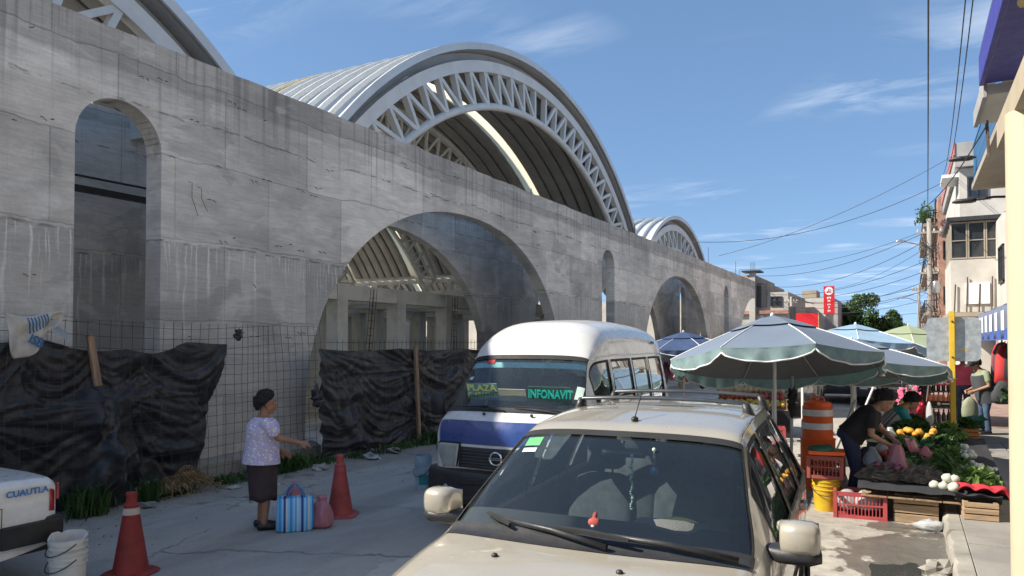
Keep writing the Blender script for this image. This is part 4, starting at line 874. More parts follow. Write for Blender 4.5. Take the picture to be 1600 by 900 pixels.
# hanging things and the toy in the car
t = thing('mirror_charm', 'pale beaded cord hanging from the rear view mirror of the champagne car', 'charm', (0, 0, 0))
t.location = hb.matrix_basis @ Vector((.06, .70, 1.45)); b = MB()
for k in range(26): b.ball((.006*math.sin(k), .004*math.cos(k*2), -.012*k), .0075 if k % 5 else .011, 7, 5)
tag(t, t['label'], 'charm'); b.build('beads', MT['bead'], t, smooth=True)
t = thing('ornament_ball', 'shiny blue glass ball hanging on a cord behind the windscreen of the champagne car', 'ornament', hb.matrix_basis @ Vector((.20, .66, 1.40)))
b = MB(); b.ball((0, 0, -.02), (.024, .024, .027), 14, 10); b.build('ball', MT['orn'], t, smooth=True)
b = MB(); b.tube([(0, 0, .0), (.004, 0, .05), (0, 0, .10)], .0035, 5); b.ball((0, 0, .055), .011, 8, 6); b.ball((0, 0, .10), .012, 8, 6); b.build('cord', MT['bead'], t, smooth=True)
t = thing('plush_toy', 'small red and white plush animal sitting on the dashboard of the champagne car', 'toy', hb.matrix_basis @ Vector((.02, .20, 1.06)), .2); t.scale = (1.15, 1.15, 1.15)
b = MB(); b.ball((0, 0, .035), (.045, .035, .04), 12, 8, .15, seed=1); b.ball((-.01, -.015, .095), (.034, .032, .032), 12, 8, .1, seed=2)
b.tube([(-.012, -.0, .118), (-.01, .01, .138), (-.006, .025, .142)], [.014, .010, .003], 6); b.tube([(-.045, .0, .10), (-.065, .008, .108)], [.010, .003], 6)
b.ball((.055, -.0, .03), (.025, .015, .012), 8, 6); b.build('plush_body', MT['plush'], t, smooth=True)
b = MB(); b.ball((-.012, -.04, .088), (.016, .014, .014), 9, 6); b.ball((-.005, -.035, .04), (.022, .012, .03), 9, 6)
for sx in (-.03, .03): b.ball((sx, -.035, .008), (.016, .02, .012), 8, 6)
b.build('plush_face', MT['plushw'], t, smooth=True)

# ---- the minibus
vn = thing('minibus', 'white high-roof minibus with blue front band and destination cards in the windscreen', 'minibus', (-3.93, 6.98, 0), .075); vn.scale = (1.05, 1, 1)
R_ = [(.0, .50, .68, .70, .70, .66, .72), (.02, .40, .88, .80, .93, .76, .95), (.06, .35, 1.04, .84, 1.10, .79, 1.125), (.14, .33, 1.13, .855, 1.21, .80, 1.245), (.28, .32, 1.18, .865, 1.27, .81, 1.325), (.34, .32, 1.185, .868, 1.32, .80, 1.38), (.60, .32, 1.20, .87, 1.61, .745, 1.67), (.84, .32, 1.20, .87, 1.86, .70, 1.92), (.93, .32, 1.20, .87, 1.915, .715, 2.04), (1.03, .32, 1.20, .87, 1.93, .735, 2.14), (1.23, .32, 1.20, .87, 1.94, .745, 2.27), (1.58, .32, 1.20, .87, 1.945, .75, 2.37), (2.6, .32, 1.20, .87, 1.945, .75, 2.41), (4.0, .32, 1.20, .87, 1.945, .75, 2.37), (4.45, .34, 1.20, .865, 1.93, .74, 2.27), (4.68, .38, 1.15, .86, 1.82, .72, 2.02), (4.78, .42, 1.0, .85, 1.3, .74, 1.38), (4.82, .5, .8, .8, .9, .7, .95)]
c = Car(R_, 2.9, (.20, .08), (.95, 3.55), .32, .32, 1.6)
wins = ((.74, 1.42), (1.58, 2.50), (2.60, 3.42), (3.52, 4.35)); fr_ = (.31, .85); re_ = (4.60, 4.76)
c.body(vn, MT['van'], wins, fr_, re_, 110); ws = c.glass(vn, wins, fr_, re_, MT['gl_side'], MT['gl_van'])
H = c.half; qt = c.KL+c.KU+1
def yz(z):       # station where the centre line reaches height z
    a, e = c.ys[0], 1.0
    for _ in range(40):
        m = (a+e)/2
        if c.k(m)[5] < z: a = m
        else: e = m
    return a
c.full(.265, .325, qt-.9, .004, 4, 26, 'cowl_panel', MT['bplast'], vn)
b = MB()
for sd in (1, -1): b.grid(lambda u, v: c.P(.31+.55*u, qt-.12+.38*v, sd)+c.N(.31+.55*u, qt-.12+.38*v, sd)*.003, 16, 3)
b.build('side_seal', MT['rubber'], ws, smooth=True); c.full(.825, .865, qt-.2, .003, 3, 24, 'top_seal', MT['rubber'], ws)
c.full(.74, .80, qt+.2, -.016, 3, 20, 'sun_strip', MT['cutegr'], ws)
c.full(yz(.975), yz(1.225), H, .004, 6, 24, 'blue_band', MT['vanblue'], vn, -.86, .40)
c.patch(.06, .36, 5.0, 6.05, .004, 10, 3, (-1,), 'blue_band', MT['vanblue'], vn)
text('U', .17, vn, 'lettering', MT['vanblue'], (.53, yz(1.12)-.02, 1.12), (math.radians(52), 0, 0), sx=1.3, bold=.006)
c.full(yz(.72), yz(.945), H, .006, 6, 16, 'grille', MT['bplast'], vn, -.47, .47, .01)
for k in range(6):
    z = .735+.034*k; c.full(yz(z), yz(z+.012), H, .016, 2, 14, 'grille_slat', MT['dash'], vn, -.46, .46, .012)
t_ = MB(); R90 = Matrix.Rotation(PI/2, 3, 'X'); ec = Vector((0, yz(.85)-.045, .845))
t_.tube([ec+Vector((.066*math.cos(a), -.03*math.sin(a)*0, .066*math.sin(a))) for a in [2*PI*k/24 for k in range(25)]], .011, 8); t_.box(ec, (.15, .02, .028)); em = t_.build('emblem', MT['chrome'], vn, smooth=False)
text('NISSAN', .026, em, 'lettering', MT['rubber'], ec+Vector((0, -.013, 0)), (PI/2, 0, 0), .001, sx=1.2)
def HL(u, v, sd, e=0):
    v = -.07*e+v*(1+.14*e); u = u*(1+.05*e)-.05*e; z = .705+.265*v-.03*u*(1-v); y = yz(z); h = c.ring_half(y); xe = h[c.KL+c.KU][0]
    if u > .72: q = c.KL+c.KU-(u-.72)/.28*1.9
    else:
        x = (.50-.03*v)+(xe-(.50-.03*v))*u/.72; q = c.KL+c.KU
        for i in range(c.KL+c.KU, c.half):
            if h[i+1][0] <= x <= h[i][0]+1e-9: q = i+(h[i][0]-x)/max(1e-6, h[i][0]-h[i+1][0]); break
    return c.P(y, q, sd)+c.N(y, q, sd)*(.018-.010*e)
for sd in (1, -1):
    b = MB()
    b.grid(lambda u, v: HL(u, v, sd), 14, 8); o = b.build('headlight', MT['lens'], vn, smooth=True, solid=.006)
    b = MB(); b.grid(lambda u, v: HL(u, v, sd, 1), 14, 8); b.build('bezel', MT['rubber'], o, smooth=True)
    b = MB(); b.ball(c.P(yz(.84), 11.6, sd)+Vector((-.06*sd, .02, 0)), (.06, .02, .06), 12, 8); b.build('lamp_bulb', MT['chrome'], o, smooth=True)
    c.patch(.06, .17, 4.1, 5.0, .012, 5, 5, (sd,), 'indicator', MT['red_l'] if sd < 0 else MT['amber'], vn)
b = MB(); b.loft([ering((x, .05+.24*abs(x/.88)**2.6, .50), (1, .5*x, 0), (0, 1, 0), .19, .10, 16, 3.6) for x in (-.885, -.82, -.6, -.3, 0, .3, .6, .82, .885)]); bp = b.build('front_bumper', MT['bplast'], vn, smooth=True, auto=50)
b = MB(); b.loft([ering((x, .0, .58), (1, 0, 0), (0, 1, 0), .045, .05, 10, 4) for x in (-.42, .42)]); b.loft([ering((x, .0, .40), (1, 0, 0), (0, 1, 0), .035, .05, 10, 4) for x in (-.5, .5)]); b.build('air_intake', MT['rubber'], bp)
b = MB(); b.loft([ering((x, .02+.24*abs(x/.88)**2.6, .35), (1, .5*x, 0), (0, 1, 0), .035, .10, 10, 3) for x in (-.88, -.6, 0, .6, .88)]); b.build('chin_spoiler', MT['bplast'], bp, smooth=True)
for sd in (1, -1):
    b = MB(); b.lathe([(.0, -.03), (.055, -.03), (.06, .0), (.045, .008), (0, .012)], (.60*sd, .045, .47), 16, R=Matrix.Rotation(PI/2, 3, 'X')); b.build('fog_lamp', MT['lens'], bp, smooth=True)
b = MB(); b.loft([ering((x, 4.82-.14*abs(x/.88)**2.6, .50), (1, -.4*x, 0), (0, 1, 0), .12, .08, 12, 3) for x in (-.88, -.6, 0, .6, .88)]); b.build('rear_bumper', MT['bplast'], vn, smooth=True)
for sd in (1, -1):
    for y in (.95, 3.55): wheel(vn, .76*sd, y, .32, .19)
    c.patch(.9, 4.6, c.KL+c.KU-.25, c.KL+c.KU-.05, .012, 20, 1, (sd,), 'roof_gutter', MT['van'], vn, thick=.012)
    c.patch(1.48, 1.492, 1, 10, .0015, 1, 12, (sd,), 'door_seam', MT['rubber'], vn); c.patch(.66, .672, 1.5, 6.3, .0015, 1, 8, (sd,), 'door_seam', MT['rubber'], vn)
    c.patch(2.54, 2.552, 1, 6.3, .0015, 1, 8, (sd,), 'door_seam', MT['rubber'], vn)
    b = MB(); b.loft([ering((1.02*sd, .60+dy, 1.36+z), (0, 0, 1), (0, 1, 0), rx, ry, 12, 3.5) for z, rx, ry, dy in ((-.14, .05, .02, 0), (-.12, .085, .04, 0), (0, .09, .05, 0), (.12, .085, .04, 0), (.14, .05, .02, 0))]); b.tube([(.84*sd, .62, 1.22), (.96*sd, .61, 1.28)], .022, 6); b.build('mirror', MT['bplast'], vn, smooth=True)
    c.patch(4.6, 4.76, 4.2, 6.5, .006, 4, 6, (sd,), 'tail_lamp', MT['red_l'], vn)
    b = MB(); b.tube([c.P(1.28, 5.2, sd), c.P(1.29, 5.2, sd)+Vector((.03*sd, 0, 0)), c.P(1.43, 5.2, sd)+Vector((.03*sd, 0, 0)), c.P(1.44, 5.2, sd)], .014, 6); b.build('door_handle', MT['bplast'], vn)
b = MB()
for sd in (1, -1): b.grid(lambda u, v: c.P(.95+3.6*u, c.KL+c.KU+.2+(H-1e-4-c.KL-c.KU-.2)*v, sd)-c.N(.95+3.6*u, c.KL+c.KU+.2+(H-1e-4-c.KL-c.KU-.2)*v, sd)*.05, 12, 8)
b.build('headliner', MT['pale'], vn, smooth=True)
b = MB()
for sd in (1, -1): b.grid(lambda u, v: c.P(.42+4.1*u, 1.5+4.7*v, sd)-c.N(.42+4.1*u, 1.5+4.7*v, sd)*.05, 14, 5)
b.build('inner_trim', MT['dash'], vn, smooth=True)
interior(vn, .85, .36, 1.24, 1.5, .76, .40, 3)
text('turismo', .07, vn, 'lettering', MT['sackblue'], (.752, 3.85, 2.10), (math.radians(88), 0, PI/2), .002, .2)
wiper(vn, ((-.02, .26, 1.33), (-.40, .325, 1.37), (-.76, .40, 1.34))); wiper(vn, ((.62, .32, 1.33), (.24, .295, 1.385), (-.16, .31, 1.39)))
for x in (-.25, .3):
    b = MB(); b.ball((x, .215, 1.30), (.02, .018, .018), 8, 6); b.build('washer_nozzle', MT['bplast'], vn)
c.full(.78, .825, H, -.006, 2, 2, 'red_sticker', MT['redsign'], ws, -.50, -.40); c.full(.60, .635, H, -.006, 2, 2, 'round_sticker', MT['signp'], ws, -.66, -.61); c.full(.44, .56, H, -.006, 3, 3, 'pale_sticker', MT['signp'], ws, .66, .74)
def card(x, w, h, y, z, m, lines, label, slant=-.42):
    t = thing('destination_card', label, 'sign', vn.matrix_basis @ Vector((x, y, z)), (-slant, 0, .075))
    b = MB(); b.box((0, 0, 0), (w, .008, h)); b.build('card', MT[m], t)
    for s, sz, zz, mm, sh, sx in lines: text(s, sz*1.05, t, 'lettering', MT[mm], (0, -.007, zz), (PI/2, 0, 0), .002, sh, sx, .004)
card(-.40, .40, .21, .50, 1.53, 'signt', (('PLAZA', .105, .045, 'lime', 0, 1.15), ('C. ABASTOS', .085, -.05, 'lime', 0, .80)), 'pale card reading PLAZA C. ABASTOS on the left behind the minibus windscreen')
card(-.02, .34, .15, .46, 1.50, 'board', (), 'blank greyish board between the two lettered cards in the minibus windscreen')
card(.42, .50, .19, .44, 1.52, 'signdk', (('INFONAVIT', .135, 0, 'aqua', .25, .72),), 'dark card with aqua letters INFONAVIT in the minibus windscreen')

# ---- other vehicles
def simple_car(name, label, rows, loc, rot, mat, wins, fr_, re_, arches, nn=3.2, low=None, group=None, W=.8, wr=.30, lampz=.66, grz=(.55, .68), bull=False):
    t = thing(name, label, 'pickup' if 'pickup' in name else 'car', loc, rot, group); c = Car(rows, nn, (.10, .06), arches, wr, wr, .9)
    c.body(t, MT[mat], wins, fr_, re_, 60); c.glass(t, wins, fr_, re_, MT['gl_side'], MT['gl_van'])
    for x in (-W+.09, W-.09):
        for y in arches: wheel(t, x, y, wr, .17)
    for nm, y, sg in (('front_bumper', rows[0][0], 1), ('rear_bumper', rows[-1][0], -1)):
        b = MB(); b.loft([ering((x, y-.03*sg+sg*.12*abs(x/W)**3, .47), (1, 0, 0), (0, 1, 0), .125, .085, 12, 4) for x in (-W-.02, -W*.9, -W*.5, 0, W*.5, W*.9, W+.02)])
        b.box((W, y+.28*sg, .47), (.06, .5, .19)); b.box((-W, y+.28*sg, .47), (.06, .5, .19)); b.build(nm, MT['bplast'], t, bevel=.012, smooth=False)
    y0 = rows[0][0]
    b = MB(); b.box((0, y0+.03, sum(grz)/2), (W*1.0, .09, grz[1]-grz[0])); g = b.build('grille', MT['bplast'], t, bevel=.01)
    for k in range(4): b = MB(); b.box((0, y0-.02, grz[0]+(grz[1]-grz[0])*(k+.5)/4), (W*.96, .02, .012)); b.build('grille_bar', MT['trim'], g)
    for sd in (1, -1):
        b = MB(); b.box((sd*W*.76, y0+.06, lampz), (.26, .12, .15)); b.build('headlight', MT['lens'], t, bevel=.02)
        y1 = rows[-1][0]; b = MB(); b.box((sd*(W-.18), y1-.02, .78), (.24, .03, .15)); b.grid(lambda u, v: c.P(y1-.085+.05*u, 3.4+2.2*v, sd)+c.N(y1-.085+.05*u, 3.4+2.2*v, sd)*.006, 3, 4); b.build('tail_lamp', MT['red_l'], t, bevel=.01)
        b = MB(); b.ball((sd*(W+.09), wins[0][0]+.05, 1.0), (.09, .05, .065), 10, 8); b.tube([(sd*(W-.02), wins[0][0]+.08, .96), (sd*(W+.06), wins[0][0]+.05, .98)], .018, 6); b.build('mirror', MT['bplast'], t, smooth=True)
    interior(t, W, fr_[0]+.02, .93, fr_[1]+.55, .48, .33, 1)
    return t, c
SED = [(0, .40, .58, .72, .60, .70, .62), (.02, .34, .70, .78, .72, .75, .74), (.3, .30, .80, .81, .84, .77, .86), (1.05, .28, .86, .82, .90, .78, .925), (1.12, .28, .87, .82, .93, .77, .96), (1.72, .28, .88, .82, 1.27, .62, 1.33), (1.95, .28, .88, .82, 1.33, .60, 1.385), (2.9, .28, .88, .82, 1.33, .60, 1.385), (3.12, .28, .88, .82, 1.28, .62, 1.33), (3.55, .28, .88, .82, .95, .75, .985), (3.62, .28, .88, .82, .925, .765, .95), (4.16, .34, .86, .81, .905, .765, .93), (4.22, .36, .82, .80, .87, .755, .89), (4.24, .42, .66, .76, .68, .72, .69)]
swins = ((1.5, 2.22), (2.32, 3.0)); sf, sr = (1.14, 1.74), (3.14, 3.53)
tx, tc_ = simple_car('taxi_car', 'rear end of a white saloon taxi lettered CUAUTLA at the left edge', SED, (-7.42, 3.93-4.24, 0), 0, 'white', swins, sf, sr, (.78, 3.30))
text('CUAUTLA', .072, tx, 'lettering', MT['bluet'], (.826, 3.915, .83), (PI/2, 0, PI/2), .002, .0, 1.05, .002)
tc_.patch(3.52, 3.70, 3.0, 4.3, .003, 4, 4, (1,), 'fuel_flap', MT['white'], tx, thick=.006)
b = MB(); b.ball((.822, 3.68, .64), (.006, .012, .012), 8, 6); b.build('flap_lock', MT['chrome'], tx)
b = MB(); q = [(.812, 3.50, .56), (.817, 3.50, .725), (.817, 3.72, .725), (.812, 3.72, .56), (.812, 3.50, .56)]; b.tube(q, .004, 4); b.build('flap_seam', MT['rubber'], tx)
gc, _ = simple_car('taxi_car', 'green saloon car half hidden behind the umbrellas and the orange drum', SED, (-.9-1.3, 27.5, 0), .02, 'green', swins, sf, sr, (.78, 3.30))
PK = [(0, .50, .70, .80, .72, .78, .74), (.02, .46, .92, .86, .95, .82, .97), (.25, .44, 1.02, .89, 1.07, .84, 1.09), (1.1, .42, 1.06, .90, 1.11, .84, 1.14), (1.18, .42, 1.07, .90, 1.15, .83, 1.18), (1.75, .42, 1.08, .90, 1.62, .68, 1.68), (1.95, .42, 1.08, .90, 1.70, .67, 1.75), (2.75, .42, 1.08, .90, 1.70, .67, 1.75), (2.9, .42, 1.08, .90, 1.62, .69, 1.66), (3.0, .44, 1.06, .90, 1.10, .84, 1.11), (5.0, .46, 1.04, .89, 1.08, .84, 1.09), (5.05, .5, .8, .85, .85, .8, .86)]
pk, _ = simple_car('pickup_truck', 'white pickup truck with dark bull bar parked by the right kerb behind the stalls', PK, (-.55, 26.3, 0), .03, 'white', ((1.5, 2.65),), (1.2, 1.77), (2.88, 2.99), (.95, 3.95), 3.0, W=.9, wr=.38, lampz=.86, grz=(.70, .92))
for z in (.62, .80, .98):
    b = MB(); b.tube([(-.62, -.14, z), (-.3, -.2, z), (.3, -.2, z), (.62, -.14, z)], .028, 8); b.build('bull_bar', MT['darkm'], pk, smooth=True)
for x in (-.35, .35): b = MB(); b.tube([(x, -.2, .5), (x, -.2, 1.0)], .025, 8); b.build('bull_bar', MT['darkm'], pk, smooth=True)
dup(vn, (-3.25, 21.9, 0), .03, 'white minibus parked facing us under the rear umbrellas, only its front showing')

# ------------------------------------------------------------------ people: limbs, trunk, head and hands merged into one skin by a voxel remesh
def chain(b, pts, rads, n=10):
    P = [Vector(p) for p in pts]; out = []; rr = []
    for i in range(len(P)-1):
        for k in range(4): t = k/4; out.append(P[i].lerp(P[i+1], t)); rr.append(rads[i]+(rads[i+1]-rads[i])*t)
    out.append(P[-1]); rr.append(rads[-1])
    b.tube(out, rr, n); b.ball(P[0], rads[0], 10, 6); b.ball(P[-1], rads[-1], 10, 6)
def hand(b, w, d, pn, side, curl=.6, s=1.0):
    w, d, pn = Vector(w), Vector(d).normalized(), Vector(pn).normalized(); sd = d.cross(pn).normalized()*side
    b.loft([ering(w+d*q*s, d, pn, rx*s, ry*s, 12, 2.6) for q, rx, ry in ((-.02, .026, .021), (.02, .034, .018), (.06, .041, .016), (.085, .040, .014), (.095, .03, .009))])
    for i, (o, L) in enumerate(((.030, .072), (.010, .080), (-.010, .074), (-.029, .058))):
        p = w+d*.085*s+sd*o*s; q = p; pts = [p]; a = .15
        for k in range(3): a += curl*(.8+.15*i); q = q+(d*math.cos(a)+pn*math.sin(a))*L*s*(.42, .32, .26)[k]; pts.append(q)
        b.tube(pts, [.0098*s, .0095*s, .0088*s, .0072*s], 8); b.ball(pts[-1], .0074*s, 8, 6)
    p = w+d*.025*s+sd*.030*s; q = p+(sd*.75+d*.6+pn*.3).normalized()*.04*s; e = q+(sd*.15+d*.9+pn*.5).normalized()*.03*s
    b.tube([p, q, e], [.013*s, .011*s, .009*s], 8); b.ball(e, .009*s, 8, 6)
def person(label, loc, rot, J, skin, hair, clothes, group=None, bun=False, cap=None, hairlen=0, vox=.011):
    t = thing('person', label, 'person', loc, rot, group); J = {k: Vector(v) for k, v in J.items()}
    b = MB(); hc, hf, hu = J['head'], J['hf'].normalized(), None
    neck = J['neck']; hu = (hc-neck); hu = (hu-hf*hu.dot(hf)).normalized() if hu.length > .01 else Vector((0, 0, 1))
    hs = hf.cross(hu).normalized(); R = Matrix((hs, hf, hu)).transposed()
    H = lambda x, y, z: hc+hs*x+hf*y+hu*z
    b.ball(H(0, -.012, .03), (.077, .097, .088), 14, 10, R=R); b.ball(H(0, .012, -.035), (.060, .078, .085), 14, 10, R=R); b.ball(H(0, .062, -.095), (.030, .026, .022), 8, 6, R=R)
    b.tube([H(0, .082, .025), H(0, .100, -.01), H(0, .108, -.028)], [.010, .012, .015], 8); b.ball(H(0, .088, -.062), (.026, .014, .014), 8, 6, R=R)
    for s in (-1, 1): b.ball(H(.078*s, -.008, -.012), (.012, .022, .034), 8, 6, R=R); b.ball(H(.036*s, .07, -.03), (.022, .016, .018), 8, 6, R=R); b.ball(H(.033*s, .081, .032), (.024, .014, .010), 8, 6, R=R)
    chain(b, [neck-(hc-neck)*.15, neck, H(0, -.02, -.05)], [.060, .052, .053])
    pel, ch = J['pelvis'], J['chest']; fw = Vector((0, 1, 0)); ax = (neck-pel).normalized()
    W = J.get('w', Vector((1, 1, 1)))
    b.loft([ering(pel.lerp(neck, q), ax, fw, rx*W.x, ry*W.y, 16, 2.3) for q, rx, ry in ((-.12, .10, .09), (0, .16, .115), (.2, .15, .115), (.4, .145, .115), (.62, .165, .12), (.8, .165, .11), (.92, .11, .08), (1.0, .058, .055))])
    for s, n in ((1, 'r'), (-1, 'l')):
        chain(b, [ch+Vector((.06*s, 0, .05)), J['sh'+n], J['el'+n], J['wr'+n]], [.065, .052, .040, .026])
        hand(b, J['wr'+n], J.get('hd'+n, J['wr'+n]-J['el'+n]), J.get('pn'+n, Vector((-s, 0, 0))), -s, J.get('curl', Vector((.55, 0, 0))).x)
        chain(b, [pel+Vector((.085*s, 0, -.02)), J['kn'+n], J['kn'+n].lerp(J['an'+n], .35), J['an'+n]], [.088*W.x, .056, .056*W.x, .038])
        f = J.get('ft'+n, Vector((0, .17, 0))); chain(b, [J['an'+n]+Vector((0, -.01, -.03)), J['an'+n]+f*.55+Vector((0, 0, -.055)), J['an'+n]+f+Vector((0, 0, -.06))], [.034, .034, .024])
    b.build('body', MT[skin], t, smooth=True, remesh=vox, smoothit=3)
    e = MB(); [e.ball(H(.031*s, .082, .012), (.013, .008, .0075), 8, 6, R=R) for s in (-1, 1)]; ey = e.build('eyes', MT['eyew'], t, smooth=True)
    e = MB(); [e.ball(H(.031*s, .0885, .012), (.006, .004, .006), 8, 6, R=R) for s in (-1, 1)]; e.build('pupils', MT['eyed'], ey, smooth=True)
    e = MB(); e.ball(H(0, .1, -.062), (.024, .006, .007), 10, 6, R=R); e.build('mouth', MT['lips'], t, smooth=True)
    e = MB(); [e.tube([H((.018+.014*k)*s, .093-.004*k, .036+.003*(k == 1)) for k in range(3)], .004, 5) for s in (-1, 1)]; e.build('eyebrows', MT[hair], t)
    h = MB()
    rings = []
    for i in range(13):
        a = PI*(1-i/12*.98)+.0; ring = []
        for j in range(22):
            an = 2*PI*j/22; face = (math.sin(an)+1)/2; lim = .66+1.75*(1-face)**.85 if not hairlen else .66+1.85*(1-face)**.75
            th_ = min(i/12*2.25, lim+.04*math.sin(j*3.1)); r = 1.06+.09*noise.noise(Vector((j*.9, i*.7, loc[0])))+.03*math.sin(j*5+i*3)
            ring.append(H(.093*r*math.sin(th_)*math.cos(an), -.022+.112*r*math.sin(th_)*math.sin(an), .022+.108*r*math.cos(th_)))
        rings.append(ring)
    h.loft(rings, True, True)
    if bun: h.ball(H(0, -.13, .03), (.05, .05, .05), 10, 8, .3, R=R)
    hb_ = random.Random(int(loc[1]*100))
    for k in range(260):
        a_ = hb_.uniform(0, 2*PI); face = (math.sin(a_)+1)/2; lim = .62+1.8*(1-face)**.85; th_ = lim*hb_.random()**.6; q = H(.100*math.sin(th_)*math.cos(a_), -.022+.118*math.sin(th_)*math.sin(a_), .025+.112*math.cos(th_)); h.ball(q, (hb_.uniform(.010, .022), hb_.uniform(.010, .022), hb_.uniform(.014, .03)), 6, 4, .5, seed=k)
    h.build('hair', MT[hair], t, smooth=True, solid=.012)
    if cap:
        k = MB(); k.ball(H(0, -.005, .05), (.098, .116, .085), 16, 10, R=R); k.loft([ering(H(0, .10+q, .055-q*.25), hf, hu, rx, .008, 14) for q, rx in ((0, .085), (.04, .08), (.075, .055), (.085, .02))]); k.build('cap', MT[cap], t, smooth=True)
    for cl in clothes:
        kind_, m = cl[0], cl[1]; k = MB()
        if kind_ == 'shirt':
            slv, hem, gx = cl[2], cl[3], cl[4]
            k.loft([ering(pel.lerp(neck, q)+Vector((0, dy, 0)), ax, fw, rx*W.x*gx, ry*W.y*gx, 20, 2.3) for q, rx, ry, dy in ((hem, .205, .16, 0), (hem*.5, .195, .155, 0), (.12, .182, .145, 0), (.4, .172, .14, 0), (.62, .186, .142, 0), (.8, .178, .128, 0), (.90, .125, .10, 0), (.96, .082, .076, 0))])
            for s, n in ((1, 'r'), (-1, 'l')):
                E = J['sh'+n].lerp(J['el'+n], min(1, slv)); pts = [ch+Vector((.08*s, 0, .05)), J['sh'+n], E]; rd = [.08, .072, .066]
                if slv > 1: pts.append(J['el'+n].lerp(J['wr'+n], slv-1)); rd = [.08, .07, .056, .042]
                chain(k, pts, rd, 12)
            k.build('shirt', MT[m] if m in MT else m, t, smooth=True, remesh=.010, smoothit=3)
        elif kind_ == 'skirt':
            zl = cl[2]; cx = pel; rr_ = []
            for q in range(9):
                u = q/8; z = cx.z+.08+(zl-cx.z-.08)*u; rr_.append([Vector((cx.x*(1-u), cx.y*(1-u), z))+Vector(((.168-.008*u)*W.x*math.cos(a)*(1+.035*u*math.sin(a*7)), (.138-.018*u)*W.y*math.sin(a)*(1+.035*u*math.cos(a*6)), .012*u*math.sin(a*5))) for a in [2*PI*j/32 for j in range(32)]])
            k.loft(rr_, True, False); k.build('skirt', MT[m], t, smooth=True, solid=.008)
        elif kind_ == 'pants':
            for s, n in ((1, 'r'), (-1, 'l')): chain(k, [pel+Vector((.088*s, 0, -.01)), J['kn'+n], J['an'+n]+Vector((0, 0, .02))], [.106*W.x, .070, cl[2]], 12)
            k.loft([ering(pel.lerp(neck, q), ax, fw, rx*W.x, ry*W.y, 18, 2.3) for q, rx, ry in ((-.20, .13, .11), (-.06, .178, .14), (.05, .176, .136), (.2, .165, .13))])
            k.build('trousers', MT[m], t, smooth=True, remesh=.011, smoothit=3)
        elif kind_ == 'shoes':
            for s, n in ((1, 'r'), (-1, 'l')):
                a = J['an'+n]; f = J.get('ft'+n, Vector((0, .17, 0))); fd = f.normalized(); k2 = MB()
                k2.loft([ering((a.x+fd.x*q, a.y+fd.y*q, zz), fd, (0, 0, 1), rx, rz, 12, 2.6) for q, rx, rz, zz in ((-.075, .02, .02, .04), (-.06, .036, .038, .045), (.02, .040, .042, .045), (.09, .046, .034, .036), (.16, .042, .026, .028), (.195, .022, .015, .022))]); k2.build('shoe', MT[m], t, smooth=True)
        elif kind_ == 'apron':
            k.loft([ering(pel.lerp(neck, q)+Vector((0, .012, 0)), ax, fw, rx*W.x, ry*W.y, 20, 2.3) for q, rx, ry in ((-.5, .205, .17), (-.1, .203, .17), (.3, .198, .165), (.6, .196, .155), (.78, .18, .135))], True, False); k.build('apron', MT[m] if m in MT else m, t, smooth=True)
    return t
STAND = dict(pelvis=(0, 0, .90), chest=(0, .0, 1.24), neck=(0, .0, 1.42), head=(0, .02, 1.55), hf=(0, 1, 0), shr=(.17, 0, 1.34), shl=(-.17, 0, 1.34), elr=(.21, -.02, 1.07), ell=(-.21, -.02, 1.07), wrr=(.22, .05, .84), wrl=(-.22, .05, .84),
             knr=(.10, .02, .48), knl=(-.10, .02, .48), anr=(.10, -.02, .09), anl=(-.10, -.02, .09))
def flower_mat():
    t = NT('lavender_floral_print'); o = t.obj((1, 1, 1)); c = t.mix(t.noise(o, 14, 3), (.44, .40, .66), (.62, .58, .80))
    d = t.voro(o, 34, 'F1'); c = t.mix(t.rng(d, .30, .40, 1, 0), c, (.85, .83, .85))
    e = t.voro(t.obj((1, 1, 1), (.3, .7, .2)), 26, 'F1'); c = t.mix(t.rng(e, .22, .30, 1, 0), c, (.62, .55, .30))
    return t.end(t.bsdf(c, .85, 0, t.bump(t.noise(o, 9, 3), .3, .02)))
MT['floral'] = flower_mat()
J = dict(STAND); J.update(pelvis=(0, -.02, .84), chest=(0, -.03, 1.10), neck=(0, .0, 1.27), head=(0, .035, 1.405), hf=(.05, 1, -.06), shr=(.165, .0, 1.20), shl=(-.165, .0, 1.20), elr=(.21, .14, 1.03), ell=(-.22, .05, .96), wrr=(.17, .37, .965), wrl=(-.2, .22, .84), hdr=(.0, 1, -.18), pnr=(-.5, 0, -.8), curl=(.42, 0, 0), knr=(.09, .02, .45), knl=(-.09, .02, .45), anr=(.10, .0, .09), anl=(-.09, -.02, .09), w=(1.0, 1.24, 1))
person('older woman in lavender floral blouse and dark skirt standing in the road, pointing right', (-6.45, 6.07, 0), -.66, J, 'skin', 'hair', [('shirt', 'floral', .62, -.24, 1.06), ('skirt', 'skirt', .33), ('shoes', 'shoe')], vox=.010)
J = dict(STAND); J.update(pelvis=(0, -.02, .90), chest=(0, .20, 1.15), neck=(0, .30, 1.27), head=(.02, .40, 1.355), hf=(.25, .75, -.62), shr=(.17, .22, 1.19), shl=(-.17, .24, 1.20), elr=(.22, .20, .95), ell=(-.20, .38, .98), wrr=(.14, .40, .83), wrl=(-.08, .50, .86), curl=(.8, 0, 0), pnr=(-.8, 0, -.3), knr=(.09, .04, .47), knl=(-.09, .06, .47), anr=(.09, -.04, .09), anl=(-.09, .06, .09), w=(1.05, 1.15, 1))
person('woman in black tee and navy leggings bending over a pink bag at the stall', (-.66, 10.42, 0), -1.40, J, 'skin2', 'hair', [('shirt', 'bshirt', .5, .0, 1.0), ('pants', 'jeans', .05), ('shoes', 'shoe')], bun=True, hairlen=1)
